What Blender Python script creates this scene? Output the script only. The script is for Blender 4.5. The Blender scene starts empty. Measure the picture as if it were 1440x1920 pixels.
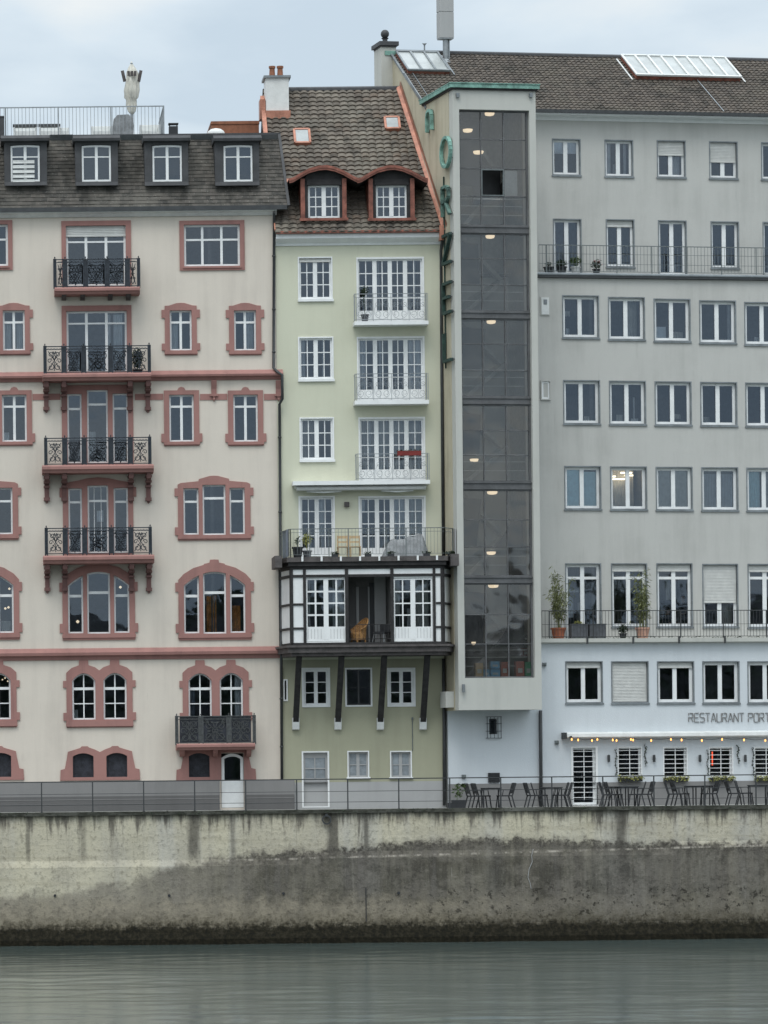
import bpy, bmesh, math, random
from mathutils import Vector, Matrix
from mathutils.geometry import tessellate_polygon
random.seed(11)
PI = math.pi
S = bpy.context.scene
COL = S.collection

# ------------------------------------------------------------------ camera model
FOC = 7500.0                       # focal length in photo pixels (1440 x 1920)
ROLL = 0.0105
CAMP = Vector((-15.0, -150.0, 6.20))
RV = Vector((math.cos(ROLL), 0, -math.sin(ROLL)))
UV_ = Vector((math.sin(ROLL), 0, math.cos(ROLL)))
FV = Vector((0, 1, 0))
_q = Vector((0, 0, CAMP.z)) - CAMP
SX = FOC * _q.dot(RV) / _q.dot(FV)
SY = FOC * _q.dot(UV_) / _q.dot(FV) + 490.0

def ray(px, py):
    return FV + RV * ((px - 720 + SX) / FOC) + UV_ * ((960 - py + SY) / FOC)

def at_y(px, py, Y):
    r = ray(px, py)
    return CAMP + r * ((Y - CAMP.y) / r.y)

cam = bpy.data.cameras.new('camera')
camo = bpy.data.objects.new('camera', cam); COL.objects.link(camo)
cam.sensor_fit = 'VERTICAL'; cam.sensor_height = 24.0; cam.sensor_width = 18.0
cam.lens = 24.0 * FOC / 1920.0
cam.shift_x = SX / 1920.0; cam.shift_y = SY / 1920.0
cam.clip_start = 1.0; cam.clip_end = 6000.0
B = -FV
camo.matrix_world = Matrix(((RV.x, UV_.x, B.x, CAMP.x), (RV.y, UV_.y, B.y, CAMP.y), (RV.z, UV_.z, B.z, CAMP.z), (0, 0, 0, 1)))
S.camera = camo

class Frame:
    """a facade frame: x along the wall, y into the building, z up from the base"""
    def __init__(s, ox, oy, yaw, zb):
        s.o = Vector((ox, oy, 0)); s.yaw = yaw; s.zb = zb
        s.u = Vector((math.cos(yaw), math.sin(yaw), 0)); s.n = Vector((math.sin(yaw), -math.cos(yaw), 0))
    def p(s, px, py, d=0.0):
        r = ray(px, py)
        t = (d - (CAMP - s.o).dot(s.n)) / r.dot(s.n)
        P = CAMP + r * t - s.o
        return P.dot(s.u), P.z - s.zb
    def U(s, px, py, d=0.0): return s.p(px, py, d)[0]
    def Z(s, px, py, d=0.0): return s.p(px, py, d)[1]
    def g(s, cx, cy, d=0.0):
        u0, z0 = s.p(cx, cy, d)
        ku = (s.p(cx + 40, cy, d)[0] - s.p(cx - 40, cy, d)[0]) / 80
        kz = (s.p(cx, cy + 40, d)[1] - s.p(cx, cy - 40, d)[1]) / 80
        return lambda px, py: (u0 + (px - cx) * ku, z0 + (py - cy) * kz)
    def rect(s, x0, y0, x1, y1, d=0.0):
        G = s.g((x0 + x1) / 2, (y0 + y1) / 2, d)
        a, b = G(x0, y1); c, e = G(x1, y0)
        return a, b, c, e
    def world(s, u, d, z):
        v = s.o + s.u * u + s.n * d
        return Vector((v.x, v.y, z + s.zb))

# ------------------------------------------------------------------ mesh builder
class MB:
    def __init__(s): s.v = []; s.f = []; s.m = []
    def face(s, pts, mi=0):
        i = len(s.v); s.v += [tuple(p) for p in pts]; s.f.append(tuple(range(i, i + len(pts)))); s.m.append(mi)
    def box(s, x0, x1, y0, y1, z0, z1, mi=0):
        i = len(s.v)
        s.v += [(x0, y0, z0), (x1, y0, z0), (x1, y1, z0), (x0, y1, z0), (x0, y0, z1), (x1, y0, z1), (x1, y1, z1), (x0, y1, z1)]
        for q in ((0, 3, 2, 1), (4, 5, 6, 7), (0, 1, 5, 4), (1, 2, 6, 5), (2, 3, 7, 6), (3, 0, 4, 7)):
            s.f.append(tuple(i + k for k in q)); s.m.append(mi)
        return s
    def bar(s, p, q, w, h=None, mi=0, up=(0, -1, 0)):
        p = Vector(p); q = Vector(q); a = q - p
        if a.length < 1e-6: return s
        a.normalize(); h = w if h is None else h
        b = a.cross(Vector(up))
        if b.length < 1e-4: b = a.cross(Vector((1, 0, 0)))
        b.normalize(); c = a.cross(b); b = b * (w / 2); c = c * (h / 2)
        i = len(s.v)
        for o in (p, q):
            for sb, sc in ((-1, -1), (1, -1), (1, 1), (-1, 1)): s.v.append(tuple(o + b * sb + c * sc))
        for k in ((0, 1, 2, 3), (7, 6, 5, 4), (0, 4, 5, 1), (1, 5, 6, 2), (2, 6, 7, 3), (3, 7, 4, 0)):
            s.f.append(tuple(i + t for t in k)); s.m.append(mi)
        return s
    def poly(s, pts, w, h=None, mi=0, up=(0, -1, 0)):
        for a, b in zip(pts, pts[1:]): s.bar(a, b, w, h, mi, up)
        return s
    def prism(s, loops, y0, y1, mi=0, back=True):
        fl = [p for L in loops for p in L]
        tris = tessellate_polygon([[Vector((x, z, 0)) for x, z in L] for L in loops])
        i = len(s.v); s.v += [(x, y0, z) for x, z in fl]
        for t in tris: s.f.append(tuple(i + k for k in t)); s.m.append(mi)
        j = len(s.v); s.v += [(x, y1, z) for x, z in fl]
        if back:
            for t in tris: s.f.append(tuple(j + k for k in reversed(t))); s.m.append(mi)
        o = 0
        for L in loops:
            n = len(L)
            for k in range(n):
                a = o + k; b = o + (k + 1) % n
                s.f.append((i + a, i + b, j + b, j + a)); s.m.append(mi)
            o += n
        return s
    def xprism(s, pts, x0, x1, mi=0):       # profile (y,z) swept along x
        n = len(pts); i = len(s.v)
        s.v += [(x0, y, z) for y, z in pts] + [(x1, y, z) for y, z in pts]
        tris = tessellate_polygon([[Vector((y, z, 0)) for y, z in pts]])
        for t in tris:
            s.f.append(tuple(i + k for k in t)); s.m.append(mi)
            s.f.append(tuple(i + n + k for k in reversed(t))); s.m.append(mi)
        for k in range(n):
            b = (k + 1) % n
            s.f.append((i + k, i + b, i + n + b, i + n + k)); s.m.append(mi)
        return s
    def tube(s, pts, r, n=8, mi=0, r1=None):
        pts = [Vector(p) for p in pts]; rings = []
        for k, p in enumerate(pts):
            a = (pts[min(k + 1, len(pts) - 1)] - pts[max(k - 1, 0)]).normalized()
            b = a.cross(Vector((0.31, 0.9, 0.3))).normalized(); c = a.cross(b)
            rr = r if r1 is None else r + (r1 - r) * k / (len(pts) - 1)
            rings.append(len(s.v))
            for t in range(n):
                w = 2 * PI * t / n
                s.v.append(tuple(p + b * (rr * math.cos(w)) + c * (rr * math.sin(w))))
        for a, b in zip(rings, rings[1:]):
            for t in range(n):
                s.f.append((a + t, a + (t + 1) % n, b + (t + 1) % n, b + t)); s.m.append(mi)
        s.f.append(tuple(rings[0] + t for t in range(n))); s.m.append(mi)
        s.f.append(tuple(rings[-1] + t for t in reversed(range(n)))); s.m.append(mi)
        return s
    def lathe(s, prof, n=14, cx=0, cy=0, mi=0, fn=None):
        rings = []
        for r, z in prof:
            rings.append(len(s.v))
            for t in range(n):
                w = 2 * PI * t / n; rr = r if fn is None else r * fn(w, z)
                s.v.append((cx + rr * math.cos(w), cy + rr * math.sin(w), z))
        for a, b in zip(rings, rings[1:]):
            for t in range(n):
                s.f.append((a + t, a + (t + 1) % n, b + (t + 1) % n, b + t)); s.m.append(mi)
        s.f.append(tuple(rings[0] + t for t in reversed(range(n)))); s.m.append(mi)
        s.f.append(tuple(rings[-1] + t for t in range(n))); s.m.append(mi)
        return s
    def leaf(s, c, size, mi=0, flat=0.5):
        c = Vector(c); a = Vector((random.gauss(0, 1), random.gauss(0, 1), random.gauss(0, flat))).normalized()
        b = a.cross(Vector((random.gauss(0, 1), random.gauss(0, 1), random.gauss(0, 1)))).normalized()
        l = size * random.uniform(.7, 1.3); w = l * .42
        s.face([c - a * l * .5, c + b * w * .5, c + a * l * .5, c - b * w * .5], mi)
    def build(s, name, mats, parent=None, smooth=False, fixn=True):
        me = bpy.data.meshes.new(name); me.from_pydata(s.v, [], s.f)
        if not isinstance(mats, (list, tuple)): mats = [mats]
        for m in mats: me.materials.append(m)
        if len(mats) > 1: me.polygons.foreach_set('material_index', s.m)
        if smooth: me.polygons.foreach_set('use_smooth', [True] * len(me.polygons))
        if fixn:
            bm = bmesh.new(); bm.from_mesh(me); bmesh.ops.recalc_face_normals(bm, faces=bm.faces); bm.to_mesh(me); bm.free()
        me.update()
        o = bpy.data.objects.new(name, me); COL.objects.link(o)
        if parent: o.parent = parent
        return o

def tag(o, label=None, cat=None, group=None, kind=None):
    if label: o['label'] = label
    if cat: o['category'] = cat
    if group: o['group'] = group
    if kind: o['kind'] = kind
    return o

def thing(name, label, cat, loc=(0, 0, 0), rz=0, group=None):
    o = bpy.data.objects.new(name, None); o.empty_display_size = .3; COL.objects.link(o)
    o.location = loc; o.rotation_euler = (0, 0, rz)
    return tag(o, label, cat, group)

def copy_tree(o, parent=None):
    c = o.copy(); COL.objects.link(c)
    if parent: c.parent = parent
    for ch in [x for x in COL.objects if x.parent == o]: copy_tree(ch, c)
    return c

# ------------------------------------------------------------------ materials
class NT:
    def __init__(s, name):
        s.mat = bpy.data.materials.new(name); s.mat.use_nodes = True
        s.t = s.mat.node_tree; s.t.nodes.clear(); s.out = s.t.nodes.new('ShaderNodeOutputMaterial')
    def n(s, typ, ins=None, **props):
        nd = s.t.nodes.new('ShaderNode' + typ)
        for k, v in props.items(): setattr(nd, k, v)
        for k, v in (ins or {}).items():
            if isinstance(v, bpy.types.NodeSocket): s.t.links.new(v, nd.inputs[k])
            else: nd.inputs[k].default_value = v
        return nd
    def math(s, op, a, b=0.0, clamp=False):
        return s.n('Math', {0: a, 1: b}, operation=op, use_clamp=clamp).outputs[0]
    def mix(s, f, a, b, mode='MIX'):
        nd = s.n('Mix', data_type='RGBA', blend_type=mode)
        for k, v in ((0, f), (6, a), (7, b)):
            if isinstance(v, bpy.types.NodeSocket): s.t.links.new(v, nd.inputs[k])
            else: nd.inputs[k].default_value = v
        return nd.outputs[2]
    def noise(s, vec, scale, detail=4, rough=.55):
        return s.n('TexNoise', {'Vector': vec, 'Scale': scale, 'Detail': detail, 'Roughness': rough}).outputs[0]
    def ss(s, x, a, b):
        return s.n('MapRange', {0: x, 1: a, 2: b, 3: 0.0, 4: 1.0}, interpolation_type='SMOOTHSTEP').outputs[0]
    def coord(s, scale=(1, 1, 1), loc=(0, 0, 0)):
        c = s.n('TexCoord').outputs['Object']
        return s.n('Mapping', {'Vector': c, 'Scale': scale, 'Location': loc}).outputs[0]
    def bump(s, h, strength=.3, dist=.02):
        return s.n('Bump', {'Height': h, 'Strength': strength, 'Distance': dist}).outputs[0]
    def bsdf(s, col, rough=.8, metal=0.0, normal=None, spec=.4, emit=None, estr=0):
        ins = {'Base Color': col, 'Roughness': rough, 'Metallic': metal, 'Specular IOR Level': spec}
        if normal: ins['Normal'] = normal
        if emit: ins['Emission Color'] = emit; ins['Emission Strength'] = estr
        b = s.n('BsdfPrincipled', ins).outputs[0]
        s.t.links.new(b, s.out.inputs[0]); return s.mat

def c4(r, g=None, b=None):
    if g is None: return (r, r, r, 1)
    return (r, g, b, 1)

def m_plain(name, col, rough=.7, metal=0., var=.12, scale=6., bump=0.15, spec=.4):
    t = NT(name); v = t.coord()
    n1 = t.noise(v, scale, 5); n2 = t.noise(v, scale * 7, 3)
    dark = tuple(c * (1 - var * 2) for c in col[:3]) + (1,); lite = tuple(min(1, c * (1 + var)) for c in col[:3]) + (1,)
    c = t.mix(t.ss(t.math('ADD', t.math('MULTIPLY', n1, .7), t.math('MULTIPLY', n2, .3)), .3, .7), dark, lite)
    return t.bsdf(c, rough, metal, t.bump(n2, bump, .01) if bump else None, spec)

def m_plaster(name, col, stain, amount=.5, bump=.35, spots=.0):
    t = NT(name); v = t.coord(); vs = t.coord((1.6, 1.6, .12))
    big = t.noise(v, .45, 6, .6); st = t.noise(vs, 1.4, 6, .65); fine = t.noise(v, 22, 4, .7)
    f = t.math('MULTIPLY', t.ss(t.math('ADD', t.math('MULTIPLY', big, .5), t.math('MULTIPLY', st, .5)), .42, .72), amount)
    c = t.mix(f, col, stain)
    c = t.mix(t.math('MULTIPLY', t.ss(fine, .3, .75), .12), c, tuple(x * .72 for x in col[:3]) + (1,))
    mid = t.noise(v, 2.3, 5, .7)
    c = t.mix(t.math('MULTIPLY', t.ss(mid, .5, .8), .22), c, tuple(min(1, x * 1.13) for x in col[:3]) + (1,))
    if spots:
        sp = t.noise(vs, 5, 5, .7)
        c = t.mix(t.math('MULTIPLY', t.ss(sp, .6, .75), spots), c, tuple(x * .45 for x in stain[:3]) + (1,))
    return t.bsdf(c, .9, 0, t.bump(fine, bump, .012), .25)

def m_glass(name, tint=(.90, .94, .96, 1), ior=2.05, rough=.015, wob=.06, veil=0.0, dcol=(.42, .40, .37, 1), gcol=(.70, .83, 1, 1)):
    t = NT(name); v = t.coord((1, 1, 1))
    nrm = t.bump(t.noise(v, 1.3, 1), wob, .03)
    fr = t.n('Fresnel', {'IOR': ior, 'Normal': nrm}).outputs[0]
    g = t.n('BsdfGlossy', {'Color': gcol, 'Roughness': rough, 'Normal': nrm}).outputs[0]
    tr = t.n('BsdfTransparent', {'Color': tint}).outputs[0]
    mx = t.n('MixShader', {0: fr, 1: tr, 2: g}).outputs[0]
    if veil:  # pale diffuse veil mixed in to brighten the tower panes
        dn = t.math('MULTIPLY', t.ss(t.noise(t.coord((1, 1, .5)), .9, 5, .65), .25, .75), veil)
        mx = t.n('MixShader', {0: dn, 1: mx, 2: t.n('BsdfDiffuse', {'Color': dcol}).outputs[0]}).outputs[0]
    t.t.links.new(mx, t.out.inputs[0]); return t.mat

def m_tile(name, tw, th, cols, moss, z0=0.0, stagger=False, patch=0.5):
    """fired roof tiles: every tile its own shade, moss and lichen in patches; (x, z) of the object index the tile"""
    t = NT(name); c = t.n('TexCoord').outputs['Object']; s = t.n('SeparateXYZ', {0: c})
    row = t.math('FLOOR', t.math('DIVIDE', t.math('SUBTRACT', s.outputs[2], z0), th))
    xx = t.math('DIVIDE', s.outputs[0], tw)
    if stagger: xx = t.math('ADD', xx, t.math('MULTIPLY', t.math('MODULO', row, 2.0), .5))
    colm = t.math('FLOOR', xx)
    cv = t.n('CombineXYZ', {0: colm, 1: row, 2: 3.7}).outputs[0]
    wn = t.n('TexWhiteNoise', {'Vector': cv}, noise_dimensions='3D').outputs[0]
    cr = t.n('ValToRGB', {0: wn}); e = cr.color_ramp.elements
    e[0].color = cols[0]; e[0].position = 0; e[1].color = cols[-1]; e[1].position = 1
    for k, cc in enumerate(cols[1:-1]):
        q = e.new((k + 1) / (len(cols) - 1)); q.color = cc
    big = t.noise(t.coord(), .55, 6, .6); fine = t.noise(t.coord(), 9, 5, .7); sp = t.noise(t.coord(), 17, 3, .6)
    col = t.mix(t.math('MULTIPLY', t.ss(big, .45, .65), patch), cr.outputs[0], moss)
    col = t.mix(t.math('MULTIPLY', t.ss(fine, .5, .75), .35), col, c4(.03, .03, .028))
    col = t.mix(t.math('MULTIPLY', t.ss(sp, .62, .70), .55), col, c4(.36, .35, .31))
    run = t.noise(t.coord((1.2, 1, .25)), 1.1, 5, .65); col = t.mix(t.math('MULTIPLY', t.ss(run, .52, .66), .6), col, c4(.035, .034, .03))
    return t.bsdf(col, .92, 0, t.bump(fine, .5, .02), .2)

def m_emit(name, col, st):
    t = NT(name); return t.bsdf(col, .5, 0, None, .3, col, st)

M = {}
M['cream'] = m_plaster('cream_plaster', c4(.66, .595, .515), c4(.515, .46, .40), .65, .35, .13)
M['green'] = m_plaster('pale_green_plaster', c4(.60, .60, .47), c4(.53, .525, .41), .6, .35, .10)
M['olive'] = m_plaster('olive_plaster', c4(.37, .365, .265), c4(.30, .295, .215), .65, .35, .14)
M['grey'] = m_plaster('grey_plaster', c4(.50, .495, .465), c4(.385, .38, .355), .7, .35, .17)
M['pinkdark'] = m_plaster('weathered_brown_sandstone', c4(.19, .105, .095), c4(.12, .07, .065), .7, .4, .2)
M['spandrel'] = m_plain('grey_spandrel', c4(.11, .112, .115), .5, var=.15, scale=2)
M['shaft'] = m_plain('pale_stairwell_paint', c4(.48, .48, .46), .8, var=.08)
M['reflectdark'] = m_plain('dark_blue_grey_panel', c4(.035, .042, .052), .7, var=.15, scale=2)
M['verdull'] = m_plain('weathered_green_copper', c4(.11, .19, .16), .7, var=.4, scale=3)
M['beige'] = m_plaster('beige_gable_plaster', c4(.50, .455, .34), c4(.31, .27, .19), .85, .35, .35)
M['concrete'] = m_plaster('pale_concrete', c4(.50, .50, .46), c4(.38, .38, .35), .7, .35, .12)
M['white_wall'] = m_plaster('whitewashed_brick', c4(.61, .645, .665), c4(.53, .56, .58), .6, .6)
M['plinth'] = m_plaster('grey_plinth', c4(.23, .225, .22), c4(.17, .168, .165), .6)
M['plinth_light'] = m_plaster('light_grey_plinth', c4(.38, .38, .375), c4(.30, .30, .295), .6)
M['plinth_dark'] = m_plaster('dark_grey_plinth', c4(.13, .127, .125), c4(.10, .098, .096), .6)
M['pink'] = m_plaster('pink_sandstone', c4(.355, .188, .165), c4(.24, .132, .118), .9, .5, .22)
M['white'] = m_plain('white_paint', c4(.78, .79, .78), .45, var=.04, scale=3, bump=.05)
M['offwhite'] = m_plain('off_white_paint', c4(.66, .67, .65), .55, var=.06, scale=3, bump=.05)
M['lead'] = m_plain('dark_lead_sheet', c4(.056, .057, .060), .6, var=.15, scale=2.5)
M['leadlight'] = m_plain('grey_zinc_sheet', c4(.22, .24, .25), .45, .3, var=.15, scale=2.5)
M['iron'] = m_plain('blue_black_iron', c4(.035, .042, .052), .5, .2, var=.2, scale=9)
M['ironlite'] = m_plain('worn_grey_iron', c4(.085, .09, .09), .6, .2, var=.2, scale=9)
M['steel'] = m_plain('galvanised_steel', c4(.30, .32, .33), .45, .6, var=.1, scale=5)
M['railgrey'] = m_plain('grey_rail_paint', c4(.16, .18, .18), .5, .2, var=.12, scale=8)
M['darkmetal'] = m_plain('dark_grey_metal', c4(.055, .058, .06), .5, .2, var=.12, scale=4)
M['timber'] = m_plain('black_stained_timber', c4(.028, .026, .026), .7, var=.25, scale=5, bump=.5)
M['brownslab'] = m_plain('weathered_grey_timber', c4(.095, .085, .082), .8, var=.2, scale=4, bump=.4)
M['copper'] = m_plain('new_copper', c4(.44, .20, .135), .45, .3, var=.18, scale=3)
M['copperdull'] = m_plain('red_brown_copper', c4(.27, .105, .075), .5, .3, var=.25, scale=4)
M['verdigris'] = m_plain('verdigris_copper', c4(.20, .37, .31), .7, var=.25, scale=5)
M['verdark'] = m_plain('shaded_green_letter', c4(.025, .06, .05), .6, var=.3, scale=6)  # darker green puts the shade on the lower letters into the colour
M['glass'] = m_glass('window_glass')
M['towerglass'] = m_glass('tinted_stairwell_glass', (.86, .86, .84, 1), 2.0, .03, .22, .08, (.43, .43, .42, 1), (.88, .92, .95, 1))
M['room'] = m_plain('room_wall', c4(.17, .165, .16), .9, var=.1)
M['curtain'] = m_plain('white_curtain', c4(.72, .74, .75), .9, var=.08, scale=3)
M['ochre'] = m_plain('orange_curtain', c4(.75, .33, .09), .9, var=.3, scale=3)
M['frosted'] = m_plain('grey_frosted_glass', c4(.27, .30, .32), .25, var=.15, scale=1.5, spec=.6)
M['tealblind'] = m_plain('pale_teal_blind', c4(.68, .86, .87), .8, var=.06)
M['greyblind'] = m_plain('grey_blind', c4(.60, .59, .55), .8, var=.06)
M['red'] = m_plain('red_paint', c4(.22, .035, .03), .6)
M['terracotta'] = m_plain('terracotta', c4(.38, .13, .07), .85, var=.15)
M['palepot'] = m_plain('pale_pink_clay', c4(.62, .36, .27), .85, var=.12)
M['blackpot'] = m_plain('black_plastic', c4(.03, .032, .035), .5)
M['planter'] = m_plain('grey_planter', c4(.10, .105, .115), .6)
M['leaf'] = m_plain('leaf_green', c4(.075, .12, .035), .7, var=.4, scale=9, bump=0)
M['leafdark'] = m_plain('dark_leaf', c4(.028, .05, .022), .7, var=.4, scale=9, bump=0)
M['leafyellow'] = m_plain('yellow_green_leaf', c4(.34, .34, .10), .7, var=.35, scale=9, bump=0)
M['bamboo'] = m_plain('bamboo_leaf', c4(.24, .26, .11), .7, var=.3, scale=9, bump=0)
M['petal'] = m_plain('pink_petal', c4(.7, .25, .28), .7)
M['wood'] = m_plain('pale_wood', c4(.52, .38, .22), .7, var=.15, scale=6)
M['wicker'] = m_plain('orange_wicker', c4(.40, .215, .08), .75, var=.25, scale=20, bump=.6)
M['tarp'] = m_plain('grey_tarpaulin', c4(.25, .26, .265), .6, var=.2, scale=3, bump=.4)
M['canvas'] = m_plain('cream_canvas', c4(.62, .60, .53), .85, var=.12, scale=4)
M['brown'] = m_plain('red_brown_board', c4(.27, .11, .06), .7, var=.15)
M['navy'] = m_plain('blue_grey_cloth', c4(.19, .22, .27), .8)
M['chairs'] = m_plain('dark_chair_metal', c4(.045, .047, .05), .5, .3, var=.15)
M['stone'] = m_plaster('terrace_paving', c4(.30, .30, .28), c4(.2, .2, .19), .7)
M['shutter'] = m_plain('iron_shutter', c4(.03, .032, .042), .55, var=.3, scale=5)
M['panelgrey'] = m_plain('pale_solar_glass', c4(.36, .38, .37), .3, .1, var=.12, scale=1.5, spec=.8)
M['bulb'] = m_emit('warm_bulb', c4(1, .40, .10), 2.4)
M['lamp'] = m_emit('ceiling_lamp_glow', c4(1, .82, .58), .85)
M['tube'] = m_emit('strip_light', c4(1, .86, .62), 2.0)
M['neon'] = m_emit('red_neon', c4(1, .12, .05), 1.3)
M['cardtan'] = m_plain('tan_card', c4(.70, .52, .30), .8)
M['cardblue'] = m_plain('blue_card', c4(.30, .58, .82), .7)
M['cardred'] = m_plain('red_card', c4(.60, .20, .15), .7)
M['cardgreen'] = m_plain('green_card', c4(.20, .50, .32), .7)
def m_slats(name, col, pitch):
    t = NT(name); s = t.n('SeparateXYZ', {0: t.n('TexCoord').outputs['Object']})
    w = t.math('FRACT', t.math('DIVIDE', s.outputs[2], pitch))
    c = t.mix(t.ss(t.noise(t.coord(), 4), .35, .7), tuple(x * .9 for x in col[:3]) + (1,), col)
    return t.bsdf(c, .6, 0, t.bump(w, .5, .012), .35)
M['blind'] = m_slats('roller_shutter', c4(.62, .62, .59), .05)
# ------------------------------------------------------------------ windows, walls, railings
def flat(y): return lambda x: y
def arc(x0, x1, crown, spring):
    c = (x0 + x1) / 2; h = (x1 - x0) / 2
    return lambda x: crown + (spring - crown) * ((x - c) / h) ** 2

def opoly(op, ins=0.0):
    """outline (photo px) of an opening (x0, x1, top function or y, bottom)"""
    x0, x1, top, y1 = op
    a, b = x0 + ins, x1 - ins
    if not callable(top): return [(a, y1 - ins), (b, y1 - ins), (b, top + ins), (a, top + ins)]
    n = 9
    return [(a, y1 - ins), (b, y1 - ins)] + [(b + (a - b) * k / n, top(b + (a - b) * k / n) + ins) for k in range(n + 1)]

def otop(op, x=None):
    return op[2] if not callable(op[2]) else (min(op[2](op[0]), op[2]((op[0] + op[1]) / 2), op[2](op[1])) if x is None else op[2](x))

class Win:
    """one window: a frame mesh with its pane, surround, sill, shutter and curtain as children.
    Every opening is (x0, x1, top, bottom) in photo pixels on the wall plane at distance d of frame F."""
    def __init__(s, F, parent, holes, ops, d=0.0, rec=.10, fw=4.5, frame='white', glass='glass', name='window', pane=True, fdepth=.07):
        s.F, s.ops, s.d, s.rec, s.fw = F, ops, d, rec, fw
        xs = [o[0] for o in ops] + [o[1] for o in ops]; s.x0, s.x1 = min(xs), max(xs)
        s.y0 = min(otop(o) for o in ops); s.y1 = max(o[3] for o in ops)
        s.cx, s.cy = (s.x0 + s.x1) / 2, (s.y0 + s.y1) / 2
        s.G = F.g(s.cx, s.cy, d); s.Y = -d
        s.mb = MB(); s.parent = parent; s.name = name; s.frame = frame; s.glass = glass; s.haspane = pane
        a, z1 = s.G(s.x0, s.y0); b, z0 = s.G(s.x1, s.y1)
        s.box = (a, b, z0, z1)
        if holes is not None:
            for o in ops:
                ha, hz1 = s.G(o[0], otop(o)); hb, hz0 = s.G(o[1], o[3]); holes.append((ha - .012, hb + .012, hz0 - .012, hz1 + .012))
        for o in ops:
            s.mb.prism([[s.G(*p) for p in opoly(o)], [s.G(*p) for p in opoly(o, fw)]], s.Y + rec, s.Y + rec + fdepth)
        s.kids = []
    def v(s, x, y0, y1, w, dy=.008):          # vertical bar, w in px
        a, z0 = s.G(x - w / 2, y1); b, z1 = s.G(x + w / 2, y0)
        s.mb.box(a, b, s.Y + s.rec - dy, s.Y + s.rec + .05, z0, z1)
    def h(s, x0, x1, y, w, dy=.004):
        a, z0 = s.G(x0, y + w / 2); b, z1 = s.G(x1, y - w / 2)
        s.mb.box(a, b, s.Y + s.rec - dy, s.Y + s.rec + .045, z0, z1)
    def cross(s, op, vx=(), hy=(), vw=5.0, hw=4.0):
        t = otop(op)
        for x in vx: s.v(x, otop(op, x) + 1, op[3] - 1, vw)
        for y in hy: s.h(op[0] + 1, op[1] - 1, y, hw)
    def sashes(s, op, n, cols, rows, panel=0.0, post=6.0, mw=1.6):
        """n casements, each divided in small panes, with a solid panel below"""
        x0, x1, t, b = op; x0 += s.fw; x1 -= s.fw; t += s.fw; b -= s.fw
        w = (x1 - x0) / n
        for k in range(1, n): s.v(x0 + w * k, t, b, post)
        gb = b - panel
        if panel:
            a, z0 = s.G(x0, b); c, z1 = s.G(x1, gb)
            s.mb.box(a, c, s.Y + s.rec + .004, s.Y + s.rec + .04, z0, z1)
        for k in range(n):
            a = x0 + w * k + (post / 2 if k else 0); c = x0 + w * (k + 1) - (post / 2 if k < n - 1 else 0)
            for i in range(1, cols): s.v(a + (c - a) * i / cols, t, gb, mw, -.012)
            for j in range(1, rows): s.h(a, c, t + (gb - t) * j / rows, mw, -.014)
    def surround(s, outer=None, m='white', proud=.05, w=4.0, inner_back=.12, name='surround'):
        """outer outline in px (or None for a plain ring of w px)"""
        if outer is None: outer = [(s.x0 - w, s.y1 + w), (s.x1 + w, s.y1 + w), (s.x1 + w, s.y0 - w), (s.x0 - w, s.y0 - w)]
        mb = MB(); mb.prism([[s.G(*p) for p in outer]] + [[s.G(*p) for p in opoly(o)] for o in s.ops], s.Y - proud, s.Y + .012)
        for o in s.ops:                        # inner reveals of the stone
            L = [s.G(*p) for p in opoly(o)]
            for k in range(len(L)):
                p, q = L[k], L[(k + 1) % len(L)]
                mb.face([(p[0], s.Y + .012, p[1]), (q[0], s.Y + .012, q[1]), (q[0], s.Y + s.rec, q[1]), (p[0], s.Y + s.rec, p[1])])
        s.kids.append((mb, name, m)); return s
    def sill(s, y0, y1, x0=None, x1=None, m='white', proud=.10):
        x0 = s.x0 - 4 if x0 is None else x0; x1 = s.x1 + 4 if x1 is None else x1
        a, z0 = s.G(x0, y1); b, z1 = s.G(x1, y0)
        s.kids.append((MB().box(a, b, s.Y - proud, s.Y - .002, z0, z1), 'sill', m)); return s
    def shutter(s, y0, y1, x0=None, x1=None, m='blind'):
        a, z0 = s.G(s.x0 + 1 if x0 is None else x0, y1); b, z1 = s.G(s.x1 - 1 if x1 is None else x1, y0)
        mb = MB(); n = max(2, int((z1 - z0) / .055)); h = (z1 - z0) / n
        for k in range(n):
            z = z0 + k * h
            mb.face([(a, s.Y + s.rec - .045, z), (b, s.Y + s.rec - .045, z), (b, s.Y + s.rec - .025, z + h), (a, s.Y + s.rec - .025, z + h)])
            mb.face([(a, s.Y + s.rec - .025, z + h), (b, s.Y + s.rec - .025, z + h), (b, s.Y + s.rec - .045, z + h), (a, s.Y + s.rec - .045, z + h)])
        mb.box(a, b, s.Y + s.rec - .055, s.Y + s.rec - .012, z0 - .05, z0)
        s.kids.append((mb, 'roller_shutter', m)); return s
    def curtain(s, x0, x1, y0=None, y1=None, m='curtain', back=.20, wave=.03, name='curtain'):
        y0 = s.y0 if y0 is None else y0; y1 = s.y1 if y1 is None else y1
        a, z0 = s.G(x0, y1); b, z1 = s.G(x1, y0); n = max(6, int((b - a) / .035)); mb = MB()
        ph = random.random() * 6
        f = lambda k: s.Y + s.rec + back + wave * math.sin(ph + k * 1.7)
        for k in range(n):
            xa = a + (b - a) * k / n; xb = a + (b - a) * (k + 1) / n
            mb.face([(xa, f(k), z0), (xb, f(k + 1), z0), (xb, f(k + 1), z1), (xa, f(k), z1)])
        s.kids.append((mb, name, m)); return s
    def part(s, mb, name, m): s.kids.append((mb, name, m)); return s
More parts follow.
